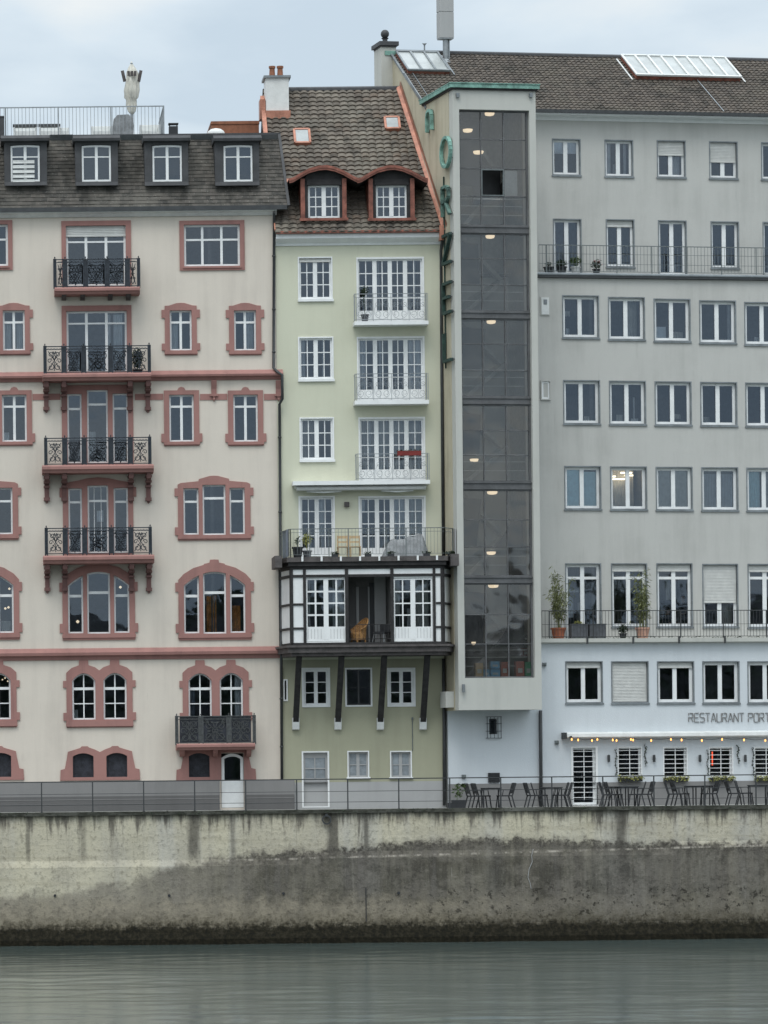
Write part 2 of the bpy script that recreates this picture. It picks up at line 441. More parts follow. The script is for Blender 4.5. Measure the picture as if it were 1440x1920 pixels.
    def done(s):
        o = s.mb.build(s.name, M[s.frame], s.parent)
        if s.haspane:
            pm = MB()
            for op in s.ops: pm.prism([[s.G(*p) for p in opoly(op, 1.0)]], s.Y + s.rec + .028, s.Y + s.rec + .03, back=False)
            # one sheet of glass per opening
            pm2 = MB()
            for op in s.ops:
                L = [s.G(*p) for p in opoly(op, s.fw * .6)]
                tl = random.uniform(-.004, .004)
                c = sum(p[0] for p in L) / len(L)
                for t in tessellate_polygon([[Vector((x, z, 0)) for x, z in L]]):
                    pm2.face([(L[k][0], s.Y + s.rec + .03 + tl * (L[k][0] - c), L[k][1]) for k in t])
            pm2.build('pane', M[s.glass], o, fixn=False)
        for mb, nm, m in s.kids: mb.build(nm, M[m], o)
        return o

def holed(mb, u0, u1, z0, z1, holes, y, t, mi=0):
    """a wall face with openings and their reveals"""
    hs = [h for h in holes if h[1] > u0 and h[0] < u1 and h[3] > z0 and h[2] < z1]
    hs = [(max(h[0], u0), min(h[1], u1), max(h[2], z0), min(h[3], z1)) for h in hs]
    zs = sorted({z0, z1} | {h[2] for h in hs} | {h[3] for h in hs})
    for za, zb in zip(zs, zs[1:]):
        if zb - za < 1e-5: continue
        zc = (za + zb) / 2
        row = sorted((h[0], h[1]) for h in hs if h[2] < zc < h[3])
        x = u0
        for a, b in row:
            if a > x + 1e-5: mb.face([(x, y, za), (a, y, za), (a, y, zb), (x, y, zb)], mi)
            x = max(x, b)
        if u1 > x + 1e-5: mb.face([(x, y, za), (u1, y, za), (u1, y, zb), (x, y, zb)], mi)
    for a, b, c, d in hs:
        y2 = y + t
        mb.face([(a, y, c), (a, y2, c), (a, y2, d), (a, y, d)], mi); mb.face([(b, y, c), (b, y, d), (b, y2, d), (b, y2, c)], mi)
        mb.face([(a, y, c), (b, y, c), (b, y2, c), (a, y2, c)], mi); mb.face([(a, y, d), (a, y2, d), (b, y2, d), (b, y, d)], mi)

def spiral(cx, cz, r, a0, turns, sgn=1, n=10):
    return [(cx + r * (1 - .72 * k / n) * math.cos(a0 + sgn * turns * 2 * PI * k / n), cz + r * (1 - .72 * k / n) * math.sin(a0 + sgn * turns * 2 * PI * k / n)) for k in range(n + 1)]

def scroll_panel(mb, x0, x1, z0, z1, y, kind=0, w=.022):
    W, H = x1 - x0, z1 - z0; cx = (x0 + x1) / 2
    P = []
    def L(*pts): P.append([(x0 + p[0] * W, z0 + p[1] * H) for p in pts])
    def sp(fx, fz, r, a0, turns, sg): P.append(spiral(x0 + fx * W, z0 + fz * H, r * min(W, H), a0, turns, sg))
    for sg, fx in ((1, .27), (-1, .73)):
        a = 0 if sg > 0 else PI
        if kind == 0:
            sp(fx, .78, .24, a - sg * PI / 2, 1.15, sg); sp(fx, .22, .24, a + sg * PI / 2, 1.15, -sg)
            sp(fx - sg * .09, .5, .17, a, 1.1, sg)
        elif kind == 1:
            sp(fx, .72, .27, a - sg * PI * .6, 1.3, sg); sp(fx, .27, .27, a + sg * PI * .6, 1.3, -sg)
            sp(fx - sg * .1, .93, .12, a, 1.0, -sg)
        else:
            sp(fx, .74, .26, a, 1.2, -sg); sp(fx, .3, .2, a, 1.2, sg); sp(.5 - sg * .1, .52, .16, a + PI, 1.1, sg)
    L((.08, .06), (.3, .3), (.5, .52), (.7, .74), (.92, .94)); L((.92, .06), (.7, .3), (.5, .52), (.3, .74), (.08, .94))
    if kind == 0: L((.5, .55), (.34, .8), (.42, .93), (.5, .82), (.58, .93), (.66, .8), (.5, .55)); L((.5, .05), (.5, .45))
    if kind == 1: L((.5, .02), (.38, .25), (.5, .5), (.62, .25), (.5, .02)); L((0, .86), (.25, .93), (.5, .86), (.75, .93), (1, .86))
    if kind == 2: L((.5, .06), (.28, .16), (.3, .36), (.5, .46), (.7, .36), (.72, .16), (.5, .06)); L((.5, .5), (.5, .96))
    for q in P: mb.poly([(x, y, z) for x, z in q], w, .018)

def leaves(mb, c, r, n, size, mi=0, squash=1.0):
    for k in range(n):
        while True:
            p = Vector((random.uniform(-1, 1), random.uniform(-1, 1), random.uniform(-1, 1)))
            if p.length < 1: break
        p = p * (.55 + .45 * random.random())
        mb.leaf((c[0] + p.x * r[0], c[1] + p.y * r[1], c[2] + p.z * r[2] * squash), size, mi)

def potted(name, label, loc, pr=.16, ph=.26, pot='blackpot', fol='leafdark', fr=(.28, .25, .28), n=110, ls=.12, group=None, square=False, lift=0.0, flowers=None, stem=True):
    t = thing(name, label, 'plant', loc, 0, group)
    mb = MB()
    if square: mb.box(-pr, pr, -pr, pr, 0, ph)
    else: mb.lathe([(pr * .72, 0), (pr * .95, ph * .85), (pr * 1.08, ph * .86), (pr * 1.08, ph), (pr * .9, ph), (pr * .85, ph * .93)], 12)
    mb.build('pot', M[pot], t)
    f = MB()
    if stem:
        for k in range(5): f.tube([(0, 0, ph * .9), (random.uniform(-.4, .4) * fr[0], random.uniform(-.4, .4) * fr[1], ph + fr[2] * 1.1 + lift)], .008, 4)
    leaves(f, (0, 0, ph + fr[2] * .85 + lift), fr, n, ls)
    f.build('foliage', M[fol], t, fixn=False)
    if flowers:
        fl = MB(); leaves(fl, (0, 0, ph + fr[2] + lift), fr, 26, .07); fl.build('flower', M[flowers], t, fixn=False)
    return t

def tiles(P, s_len, th, ulo, uhi, tw, wave=.03, lip=.03, nsub=4, plain=False):
    """courses of tiles on a slope; P(u, s, h) gives the point at distance s up the slope and h above it"""
    mb = MB(); n = int(math.ceil(s_len / th))
    for k in range(n):
        s0, s1 = k * th, min((k + 1) * th, s_len)
        a0, b0 = ulo(s0), uhi(s0)
        off = (tw / 2 if (k % 2 and plain) else 0)
        i0 = int(math.floor((min(a0, ulo(s1)) - off) / tw)); i1 = int(math.ceil((max(b0, uhi(s1)) - off) / tw))
        us = [off + (i + j / nsub) * tw for i in range(i0, i1) for j in range(nsub)] + [off + i1 * tw]
        jit = {}
        def hh(u):
            i = math.floor((u - off) / tw + 1e-6)
            if i not in jit: jit[i] = random.uniform(-.006, .006)
            ph = ((u - off) / tw) % 1.0
            return (wave * abs(math.sin(PI * ph)) ** .8 if not plain else 0.0) + jit[i]
        for ua, ub in zip(us, us[1:]):
            lo0, hi0, lo1, hi1 = ulo(s0), uhi(s0), ulo(s1), uhi(s1)
            if ub <= min(lo0, lo1) or ua >= max(hi0, hi1): continue
            A0, B0 = min(max(ua, lo0), hi0), min(max(ub, lo0), hi0); A1, B1 = min(max(ua, lo1), hi1), min(max(ub, lo1), hi1)
            ha, hb = hh(ua + 1e-4), hh(ub - 1e-4)
            p = [P(A0, s0, ha + lip), P(B0, s0, hb + lip), P(B1, s1, hb * .8), P(A1, s1, ha * .8)]
            mb.face(p)
            mb.face([P(A0, s0, -.01), P(B0, s0, -.01), p[1], p[0]])
    return mb
# ------------------------------------------------------------------ levels
ZQ = at_y(720, 1517, -3.2).z                 # promenade level
QY = -3.2
FP = Frame(0, 0, 0, ZQ)                      # the frontal row (pink and green house)
def ring(mb, x0, x1, y0, y1, z0, z1, t):     # hollow box open at the front
    mb.box(x0, x0 + t, y0, y1, z0, z1); mb.box(x1 - t, x1, y0, y1, z0, z1)
    mb.box(x0 + t, x1 - t, y1 - t, y1, z0, z1)

# ================================================================== pink and cream apartment house
pk = thing('apartment_building', 'cream plastered apartment house with pink sandstone window surrounds and iron balconies', 'building', (0, 0, ZQ))
HP = []                                       # openings in its wall
def half(cx, prof):                           # mirrored outline from a right-hand half profile
    return [(cx + dx, y) for dx, y in prof] + [(cx - dx, y) for dx, y in reversed(prof) if dx > 0.01]
def Z(px, py, d=0): return FP.Z(px, py, d)
def U(px, py, d=0): return FP.U(px, py, d)

# --- fourth floor: plain pink frames
for cx in (397.5, -37.5):
    w = Win(FP, pk, HP, [(cx - 52.5, cx + 52.5, 421, 499)], fw=4)
    w.cross(w.ops[0], (cx - 18, cx + 18), (449,), 4.5, 3.6)
    w.surround([(cx - 61, 507), (cx + 61, 507), (cx + 61, 413.5), (cx - 61, 413.5)], 'pink', .05)
    w.sill(499.5, 503, cx - 55, cx + 55, 'pink', .09); w.done()
# centre balcony doors, third and fourth floor
w = Win(FP, pk, HP, [(124, 236, 423, 536)], fw=4); o = w.ops[0]
w.cross(o, (161.5, 199), (453,), 5, 3.2)
w.shutter(423, 441, 124, 236); w.surround([(115.5, 548), (246, 548), (246, 414), (115.5, 414)], 'pink', .05); w.done()
w = Win(FP, pk, HP, [(125, 238, 583, 699)], fw=3.6); o = w.ops[0]
w.cross(o, (162.5, 200), (606,), 5, 3.2); w.curtain(213, 230, 588, 690); w.curtain(201, 208, 588, 690)
w.surround([(116, 703), (247, 703), (247, 573), (116, 573)], 'pink', .05); w.done()

# --- third floor eared windows
def pA(cx):
    w = Win(FP, pk, HP, [(cx - 20.5, cx + 20.5, 582, 657)], fw=3.2)
    w.cross(w.ops[0], (cx,), (604,), 4.6, 4)
    w.surround(half(cx, [(0, 568), (8, 568.6), (22, 573), (30, 573.5), (30, 581), (36, 581), (36, 596), (30, 596), (30, 644), (36, 644), (36, 657), (30, 657), (30, 666)]), 'pink', .05)
    w.sill(658.5, 664, cx - 31, cx + 31, 'pink', .09); return w
w = pA(339); w.curtain(322, 334, 605, 655); w.done()
w = pA(459.5); w.curtain(462, 475, 584, 655); w.done()
w = pA(26); w.curtain(9, 21, 605, 655); w.curtain(30, 43, 605, 655); w.done()
w = pA(-94); w.done()
# --- second floor windows
for cx in (340.5, 460.5, 27, -93):
    w = Win(FP, pk, HP, [(cx - 23, cx + 23, 740, 828)], fw=3.2)
    w.cross(w.ops[0], (cx,), (762,), 4.8, 4)
    w.surround(half(cx, [(0, 725.5), (5, 727), (8, 732), (33, 732), (33, 813), (38.5, 813), (38.5, 829), (33, 829), (33, 836)]), 'pink', .05)
    w.sill(829, 834, cx - 34, cx + 34, 'pink', .09)
    if cx == 27: w.curtain(7, 17, 810, 826, back=.1)
    w.done()
# --- centre triple doors, second and first floor
w = Win(FP, pk, HP, [(126.5, 153.5, 738, 868), (163.5, 202.5, 731, 868), (211.5, 240.5, 738, 868)], fw=3)
a, b, c = w.ops; w.cross(a, (), (766,), 0, 4); w.cross(c, (), (766,), 0, 4); w.cross(b, (), (758,), 0, 4)
w.surround([(116, 872), (250, 872), (250, 722), (116, 722)], 'pink', .04); w.curtain(168, 180, 808, 850); w.done()
w = Win(FP, pk, HP, [(128.5, 154, 915, 1037), (164.5, 203.5, 910, 1037), (213.5, 240.5, 915, 1037)], fw=3)
a, b, c = w.ops; w.cross(a, (), (941,), 0, 4); w.cross(c, (), (941,), 0, 4); w.cross(b, (177, 190), (939,), 1, 4)
w.surround([(118, 1040), (250, 1040), (250, 932), (256, 932), (256, 914), (250, 914), (246, 905), (222, 901), (205, 897), (184, 895), (163, 897), (146, 901), (122, 905), (118, 914), (112, 914), (112, 932), (118, 932)], 'pink', .04)
w.curtain(182, 194, 957, 978, back=.06); w.done()
# --- first floor stepped triple windows
for cx in (401.5, -34):
    w = Win(FP, pk, HP, [(cx - 57.5, cx - 29, 915, 1002), (cx - 21.5, cx + 21.5, 909, 1003), (cx + 29, cx + 57.5, 915, 1002)], fw=3)
    a, b, c = w.ops; w.cross(a, (), (940,), 0, 4); w.cross(c, (), (940,), 0, 4); w.cross(b, (), (934,), 0, 4.4)
    w.surround(half(cx, [(0, 892), (8, 892.5), (28, 898), (29, 902), (62, 905), (68, 908), (68, 915), (74, 915), (74, 930), (68, 930), (68, 988), (74, 988), (74, 1003), (68, 1003), (68, 1013)]), 'pink', .05)
    w.sill(1004, 1010, cx - 69, cx + 69, 'pink', .09); w.done()
# --- raised ground floor arched triples
def pD(cx):
    tp = lambda x: 1072 + 26 * ((x - cx) / 58.0) ** 2
    w = Win(FP, pk, HP, [(cx - 57.5, cx - 29, tp, 1187), (cx - 21.5, cx + 21.5, tp, 1188), (cx + 29, cx + 57.5, tp, 1187)], fw=3)
    a, b, c = w.ops; w.cross(a, (), (1117,), 0, 5); w.cross(c, (), (1117,), 0, 5); w.cross(b, (), (1111,), 0, 5)
    w.surround(half(cx, [(0, 1049), (8, 1049.5), (9, 1055), (19, 1057), (20, 1059), (40, 1065), (58, 1076), (68, 1087), (68, 1092), (73.5, 1092), (73.5, 1109), (68, 1109), (68, 1169), (73.5, 1169), (73.5, 1186), (68, 1186), (68, 1200)]), 'pink', .05)
    w.sill(1189, 1196, cx - 69, cx + 69, 'pink', .09)
    return w
def bulbs(w, pts, r, m='lamp', back=.5):
    for x, y in pts:
        mb = MB(); u, z = w.G(x, y); mb.lathe([(r * .2, z - r), (r, z - r * .3), (r, z + r * .3), (r * .2, z + r)], 8, u, w.Y + w.rec + back)
        w.part(mb, 'hanging_lamp', m)
w = pD(402.5); w.curtain(388, 397, 1116, 1186, 'ochre'); w.curtain(399, 407, 1116, 1186, 'ochre'); w.curtain(436, 452, 1135, 1186, 'ochre', .35); w.done()
w = pD(185); bulbs(w, [(227, 1100)], .05); bulbs(w, [(146, 1164)], .06); w.done()
w = pD(-32); bulbs(w, [(18, 1103), (16, 1138), (10, 1140)], .045); w.curtain(2, 20, 1164, 1184, 'greyblind'); w.done()
# --- ground floor twin arches
def pE(cx):
    tp1 = arc(cx - 51, cx - 7.5, 1262, 1276); tp2 = arc(cx + 7.5, cx + 51, 1262, 1276)
    w = Win(FP, pk, HP, [(cx - 51, cx - 7.5, tp1, 1349), (cx + 7.5, cx + 51, tp2, 1349)], fw=3)
    for o in w.ops:
        m = (o[0] + o[1]) / 2; w.cross(o, (m,), (), 2.2, 0); w.cross(o, (), (1291,), 0, 5); w.cross(o, (), (1319,), 0, 2)
    w.surround(half(cx, [(0, 1257), (8, 1251), (20, 1247), (20.5, 1237.5), (37.5, 1237.5), (38, 1247), (52, 1252), (62, 1261), (62, 1276), (68, 1276), (68, 1289), (62, 1289), (62, 1336), (68, 1336), (68, 1351), (62, 1351), (62, 1364)]), 'pink', .05)
    w.sill(1352, 1362, cx - 63, cx + 63, 'pink', .10); return w
w = pE(186.5); w.curtain(138, 146, 1330, 1346); w.done()
w = pE(404.5); w.curtain(441, 455, 1268, 1345); w.curtain(356, 366, 1290, 1345, 'navy'); w.done()
w = pE(-31); bulbs(w, [(5, 1274), (10, 1271), (15, 1277)], .03); w.done()
# --- basement twin arches with iron shutters
def pF(cx, door=False):
    tp1 = arc(cx - 51, cx - 12, 1412, 1418); tp2 = arc(cx + 12, cx + 51, 1412, 1418)
    ops = [(cx - 51, cx - 12, tp1, 1457)] + ([] if door else [(cx + 12, cx + 51, tp2, 1457)])
    w = Win(FP, pk, HP, ops, fw=1.5, frame='iron', pane=False, name='basement_window')
    for k, o in enumerate(ops):
        mb = MB(); mb.prism([[w.G(*p) for p in opoly(o, .8)]], w.Y + .13, w.Y + .16)
        m = (o[0] + o[1]) / 2; u, z = w.G(m, 1435)
        for q in range(-3, 4): mb.bar((u + q * .1, w.Y + .125, z - .4), (u + q * .1, w.Y + .125, z + .33), .012)
        w.part(mb, 'shutter', 'shutter')
    out = half(cx, [(0, 1410), (10, 1405), (20, 1401.5), (23, 1399), (34, 1399), (37, 1402), (50, 1406), (60, 1409), (62, 1421), (66, 1441), (74, 1443), (75, 1463)])
    if door:
        out = [(cx - 75, 1463), (cx + 10, 1463), (cx + 10, 1412), (cx + 52, 1412), (cx + 52, 1463), (cx + 75, 1463), (cx + 74, 1443), (cx + 66, 1441), (cx + 62, 1421), (cx + 60, 1405), (cx - 60, 1405), (cx - 62, 1421), (cx - 66, 1441), (cx - 74, 1443)]
    w.surround(out, 'pink', .05); w.done()
pF(187.5); pF(-30); pF(405, True)
# white half-glazed door
w = Win(FP, pk, HP, [(415.5, 456.5, arc(415.5, 456.5, 1413, 1421), 1514)], fw=5.5, rec=.03, name='door', fdepth=.06)
u0, z0 = w.G(420, 1513); u1, z1 = w.G(452, 1463); w.mb.box(u0, u1, .035, .075, z0, z1)
w.mb.box(u0, u0 + .07, .025, .034, z1 - .1, z1 + .02); w.done()

# --- wall
wb = MB()
uL, uR = -26.0, U(521, 900)
ztop = Z(300, 398)
yb = 9.0
holed(wb, uL, uR, -2.0, ztop, HP, 0.0, .26)
wb.face([(uL, 0, -2), (uL, yb, -2), (uL, yb, ztop), (uL, 0, ztop)]); wb.face([(uR, 0, -2), (uR, 0, ztop), (uR, yb, ztop), (uR, yb, -2)])
wb.face([(uL, yb, -2), (uR, yb, -2), (uR, yb, ztop), (uL, yb, ztop)])
wb.build('wall', M['cream'], pk)
rb = MB()                                      # rooms seen through the panes
rb.face([(uL, 3.6, -2), (uR, 3.6, -2), (uR, 3.6, ztop), (uL, 3.6, ztop)])
for py in (1465, 1382, 1218, 1035, 868, 701, 540, 402):
    z = Z(260, py); rb.box(uL + .02, uR - .02, .3, 3.59, z - .15, z)
for px in (-70, 70, 285, 300, 395, 500): rb.box(U(px, 900), U(px, 900) + .12, .3, 3.58, -2, ztop - .2)
rb.build('room_wall', M['room'], pk)

# --- string courses and the corner bracket
def course(x0, x1, ya, yb_, prof, m='pink', name='string_course', par=None):
    """profile [(y, fraction of the height)] swept between two px columns, height between the px rows"""
    z1, z0 = Z((x0 + x1) / 2, ya), Z((x0 + x1) / 2, yb_)
    pts = [(y, z0 + f * (z1 - z0)) for y, f in prof]
    a = uL if x0 < -100 else U(x0, (ya + yb_) / 2)
    MB().xprism(pts, a, U(x1, (ya + yb_) / 2)).build(name, M[m], par or pk)
course(-300, 530, 697, 716, [(0, 0), (-.05, 0), (-.1, .28), (-.24, .36), (-.26, .55), (-.02, 1), (0, 1)])
course(-300, 525, 1216, 1238, [(0, 0), (-.04, 0), (-.07, .3), (-.2, .38), (-.22, .62), (-.05, 1), (0, 1)])
course(-300, 518, 398, 408, [(0, 0), (-.08, 0), (-.2, .5), (-.32, .7), (-.34, 1), (0, 1)], 'offwhite', 'eaves_moulding')
for x0, x1 in ((-300, -127), (-59, -7), (61, 113), (253, 306), (375, 426), (495, 527)):
    course(x0, x1, 738.5, 750, [(0, 0), (-.025, 0), (-.025, 1), (0, 1)], 'pink', 'pink_band')
for px in (401, 522, -33):
    a, z0, b, z1 = FP.rect(px - 5, 714, px + 5, 742); mb = MB()
    mb.xprism([(0, z0), (-.05, z0), (-.07, z0 + .25), (-.18, z1 - .02), (-.18, z1), (0, z1)], a, b)
    mb.box(a - .05, b + .05, -.1, -.001, z0 - .02, z0 + .06); mb.lathe([(.01, z0 - .22), (.05, z0 - .15), (.04, z0 - .08), (.07, z0 - .02)], 8, (a + b) / 2, -.06)
    mb.build('bracket', M['pink'], pk)

# --- downpipe with its hopper offset
pipe = MB()
pts = [(514, 398, .34), (514, 408, .1), (513, 690, .1), (520, 697, .3), (529, 703, .32), (529.5, 748, .32), (524, 758, .1), (525, 900, .1), (527, 1200, .1), (527, 1213, .28), (527.5, 1240, .28), (527.5, 1250, .1), (528.5, 1462, .1)]
pipe.tube([(FP.U(x, y, d), -d, FP.Z(x, y, d)) for x, y, d in pts], .055, 8)
for y in (480, 580, 660, 820, 960, 1100, 1310, 1400):
    x = 513.4 if y < 700 else 524 + (y - 760) * .0064
    u, z = FP.p(x, y, .1); pipe.lathe([(.07, z - .03), (.07, z + .03)], 8, u, -.1)
pipe.build('downpipe', M['darkmetal'], pk, True)

# --- mansard roof
zE, zR = Z(300, 391), Z(300, 255, -1.1)
MD = 1.15                                      # depth of the steep slope
sl = math.hypot(MD + .3, zR - zE)
cs, sn = (MD + .3) / sl, (zR - zE) / sl
def Pm(u, s, h): return (u - 0, -.3 + s * cs - h * sn, zE + s * sn + h * cs)
uE, uT = U(541, 392, .2), U(523.5, 255, -1.1)
mt = tiles(Pm, sl, .165, lambda s: uL, lambda s: uE + (uT - uE) * s / sl, .17, plain=True, lip=.022, nsub=1)
M['flattile'] = m_tile('flat_roof_tile', .17, .165 * sn, [c4(.052, .05, .046), c4(.078, .073, .065), c4(.11, .10, .088), c4(.07, .067, .06)], c4(.16, .15, .13), zE, True, .55)
roof = mt.build('roof', M['flattile'], pk)
e = MB(); e.box(uL, U(538, 394, .35), -.40, -.27, zE - .13, zE + .03); e.box(uL, U(541, 392, .2), -.27, -.02, zE - .05, zE - .01); e.build('gutter', M['darkmetal'], pk)
e = MB(); e.box(uL, uT + .05, MD - .06, MD + .3, zR - .02, zR + .08); e.box(uL, uT, MD + .3, yb, zR - .1, zR - .02)
e.bar(Pm(uE, 0, .03), Pm(uT, sl, .03), .1, .07); e.build('roof_edge', M['lead'], roof)
gb = MB(); gb.prism([[(0, 0), (1, 0), (1, 1)]], 0, .01) if False else None
gb.face([(uE - .01, -.28, zE - .02), (uT - .01, MD, zR), (uT - .01, yb, zR), (uR, yb, zE - .02)]); gb.build('gable_cheek', M['lead'], roof)
# dormers
for k, (xa, xb, wa, wb_, fa, fb) in enumerate(((2, 93, 20, 74.5, 8, 88), (137, 225, 153.5, 208, 141, 221), (268, 357, 286, 341, 271, 353), (400, 490, 419.5, 473.5, 403, 486), (-131, -40, -113, -58.5, -125, -46), )):
    d = .12; dm = MB(); hl = []
    w = Win(FP, None, hl, [(wa, wb_, arc(wa - 12, wb_ + 12, 272, 274.5), 340)], d=d, rec=.05, fw=3.4)
    G = FP.g((fa + fb) / 2, 300, d); a, z0 = G(fa, 342); b, z1 = G(fb, 262)
    holed(dm, a, b, z0, z1, hl, -d, .12)
    for x in (a, b): dm.face([(x, -d, z0), (x, -d, z1), (x, MD + .2, z1), (x, MD + .2, z0)])
    dm.face([(a, .35, z0), (b, .35, z0), (b, .35, z1), (a, .35, z1)])
    c0, z2 = G(xa, 265.5); c1, z3 = G(xb, 254)
    dm.xprism([(-d - .22, z2), (-d - .24, z2 + .1), (-d - .16, z3 - .02), (MD + .1, z3 + .04), (MD + .1, z2), (-d, z2 - .02)], c0, c1)
    q0, z4 = G(fa - 1, 348); dm.xprism([(-d - .015, z0 + .02), (-d - .05, z4), (-d + .1, z4), (-d + .1, z0 + .02)], a, b)
    do = dm.build('dormer', M['lead'], pk)
    w.parent = do; m = (wa + wb_) / 2
    w.cross(w.ops[0], (m,), (), 5.2, 0); w.cross(w.ops[0], (), (294,), 0, 2.2)
    if k == 0:
        for y in range(300, 338, 9): w.shutter(y, y + 4, wa + 4, wb_ - 10)
    # glass and frame of a dormer are one window, a sub-part of the dormer
    mb = w.mb; L = [w.G(*p) for p in opoly(w.ops[0], 2)]; i0 = len(mb.f)
    for t in tessellate_polygon([[Vector((x, z, 0)) for x, z in L]]): mb.face([(L[q][0], w.Y + w.rec + .03, L[q][1]) for q in t], 1)
    if k == 0:
        for kb, nm, mm in w.kids:
            o = len(mb.v); mb.v += kb.v; mb.f += [tuple(x + o for x in f) for f in kb.f]; mb.m += [2] * len(kb.f)
    mb.build('window', [M['white'], M['glass'], M['offwhite']], do, fixn=False)
# zinc caps between the dormers
for xa, xb in ((93, 137), (225, 268), (357, 400), (490, 522)):
    a, z0, b, z1 = FP.rect(xa, 264, xb, 254, -1.0); MB().xprism([(MD - .22, z0), (MD - .25, z0 + .02), (MD - .03, z1), (MD + .1, z1)], a + .02, b - .02).build('ridge_flashing', M['leadlight'], roof)

# --- balconies
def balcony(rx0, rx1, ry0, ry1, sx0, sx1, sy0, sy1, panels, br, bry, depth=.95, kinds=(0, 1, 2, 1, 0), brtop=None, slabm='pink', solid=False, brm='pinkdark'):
    G = FP.g((rx0 + rx1) / 2, (ry0 + sy1) / 2, depth)
    a, z0 = G(rx0, ry1); b, z1 = G(rx1, ry0); s0, zs0 = G(sx0, sy1); s1, zs1 = G(sx1, sy0)
    sl_ = MB(); h = zs1 - zs0
    sl_.xprism([(0, zs0), (-depth + .02, zs0), (-depth - .03, zs0 + h * .35), (-depth - .10, zs0 + h * .45), (-depth - .10, zs0 + h * .8), (-depth - .04, zs1), (0, zs1)], s0, s1)
    bo = sl_.build('balcony', M[slabm], pk)
    r = MB(); y = -depth + .04
    r.box(a, b, y - .025, y + .025, z1 - .035, z1); r.box(a, b, y - .012, y + .012, z0 + .02, z0 + .05); r.box(a, b, y - .012, y + .012, z1 - .14, z1 - .115)
    for x in (a, b):
        r.box(x - .02, x + .02, y + .02, -.01, z1 - .03, z1); r.box(x - .012, x + .012, y + .01, -.01, z0 + .02, z0 + .05)
        for q in range(1, 7): r.bar((x, y + (-y) * q / 7, z0 + .03), (x, y - y * q / 7, z1 - .02), .02)
    n = len(panels)
    for k, (pa, pb) in enumerate(panels):
        p0 = G(pa, 0)[0]; p1 = G(pb, 0)[0]
        if solid: r.box(p0, p1, y + .022, y + .03, z0 + .05, z1 - .03, 1)
        scroll_panel(r, p0, p1, z0 + .05, z1 - .14, y, kinds[k % len(kinds)], .028)
        for q in range(5): r.poly([(p0 + (p1 - p0) * (q + t) / 5, y, z1 - .125 + .04 * math.sin(PI * t)) for t in (0, .25, .5, .75, 1)], .016, .014)
    edges = [rx0] + [(panels[k][1] + panels[k + 1][0]) / 2 for k in range(n - 1)] + [rx1]
    for k, x in enumerate(edges):
        u = G(x, 0)[0]; wd = .075 if 0 < k < n else .04
        for t in (-1, 1): r.box(u + t * wd - .022, u + t * wd + .022, y - .028, y + .028, z0 - .05, z1 + .015)
        r.box(u - wd, u + wd, y - .004, y + .012, z0 + .03, z1 - .04)
        r.lathe([(.005, z1 + .1), (.03, z1 + .06), (.012, z1 + .02), (.03, z1)], 6, u, y)
    r.build('railing', [M['iron' if not solid else 'ironlite'], M['shutter']], bo)
    for x in br:
        u = FP.U(x, (sy1 + bry) / 2, .5); zb = FP.Z(x, bry, .1); wd = .085; k = MB(); H = zs0 - zb
        if H > .5:
            k.xprism([(0, zb + .12), (-.10, zb + .12), (-.12, zb + H * .5), (-.16, zb + H * .62), (-depth * .55, zs0 - H * .26), (-depth * .82, zs0 - H * .2), (-depth * .88, zs0 - .02), (-depth * .88, zs0), (0, zs0)], u - wd, u + wd)
            for f in (.55, .72, .88): k.box(u - wd - .03, u + wd + .03, -depth * (.2 + .7 * max(0, f - .5) * 2), -.001, zb + H * f - .035, zb + H * f + .035)
            k.box(u - wd - .03, u + wd + .03, -.16, -.001, zb + .04, zb + .16); k.lathe([(.01, zb - .06), (.05, zb - .02), (.06, zb + .05)], 8, u, -.06)
        else:
            k.xprism([(0, zb), (-.2, zb), (-depth * .7, zb + H * .55), (-depth * .8, zs0), (0, zs0)], u - wd, u + wd)
        k.build('bracket', M[brm], bo)
    return G, z0, z1, bo
balcony(103, 260, 485, 538, 102, 262, 538.5, 551, [(108, 118), (126, 157), (164, 198), (204, 235), (243, 255)], (120, 155, 207, 241), 563, .85, (2, 1, 1, 1, 2), brm='brownslab')
G2, z02, z12, _ = balcony(84.5, 280, 648, 699, 80, 283, 699.5, 713, [(88, 116), (124, 153), (161, 204), (211, 239), (247, 276)], (87, 120, 244, 278), 771, .95)
balcony(86, 281, 820, 871, 79, 288, 871.5, 886, [(90, 117), (126, 153), (163, 204), (212, 240), (249, 277)], (88, 121, 246, 279), 941)
balcony(87, 282, 989, 1039, 81, 289, 1041, 1056, [(91, 118), (127, 154), (164, 205), (213, 241), (250, 278)], (89, 122, 247, 280), 1110)
balcony(331.5, 477, 1342, 1394, 331, 478, 1394, 1406, [(337, 374), (380, 427), (432, 471)], (342, 404, 467), 1419, .8, (0, 1, 0), solid=True, brm='pink')
p = FP.world(FP.U(258, 690, .6), .6, z02 - .02)
potted('potted_shrub', 'dark clipped shrub at the right end of the iron balcony above the pink string course', p, .2, .16, 'blackpot', 'leafdark', (.25, .2, .48), 900, .09)

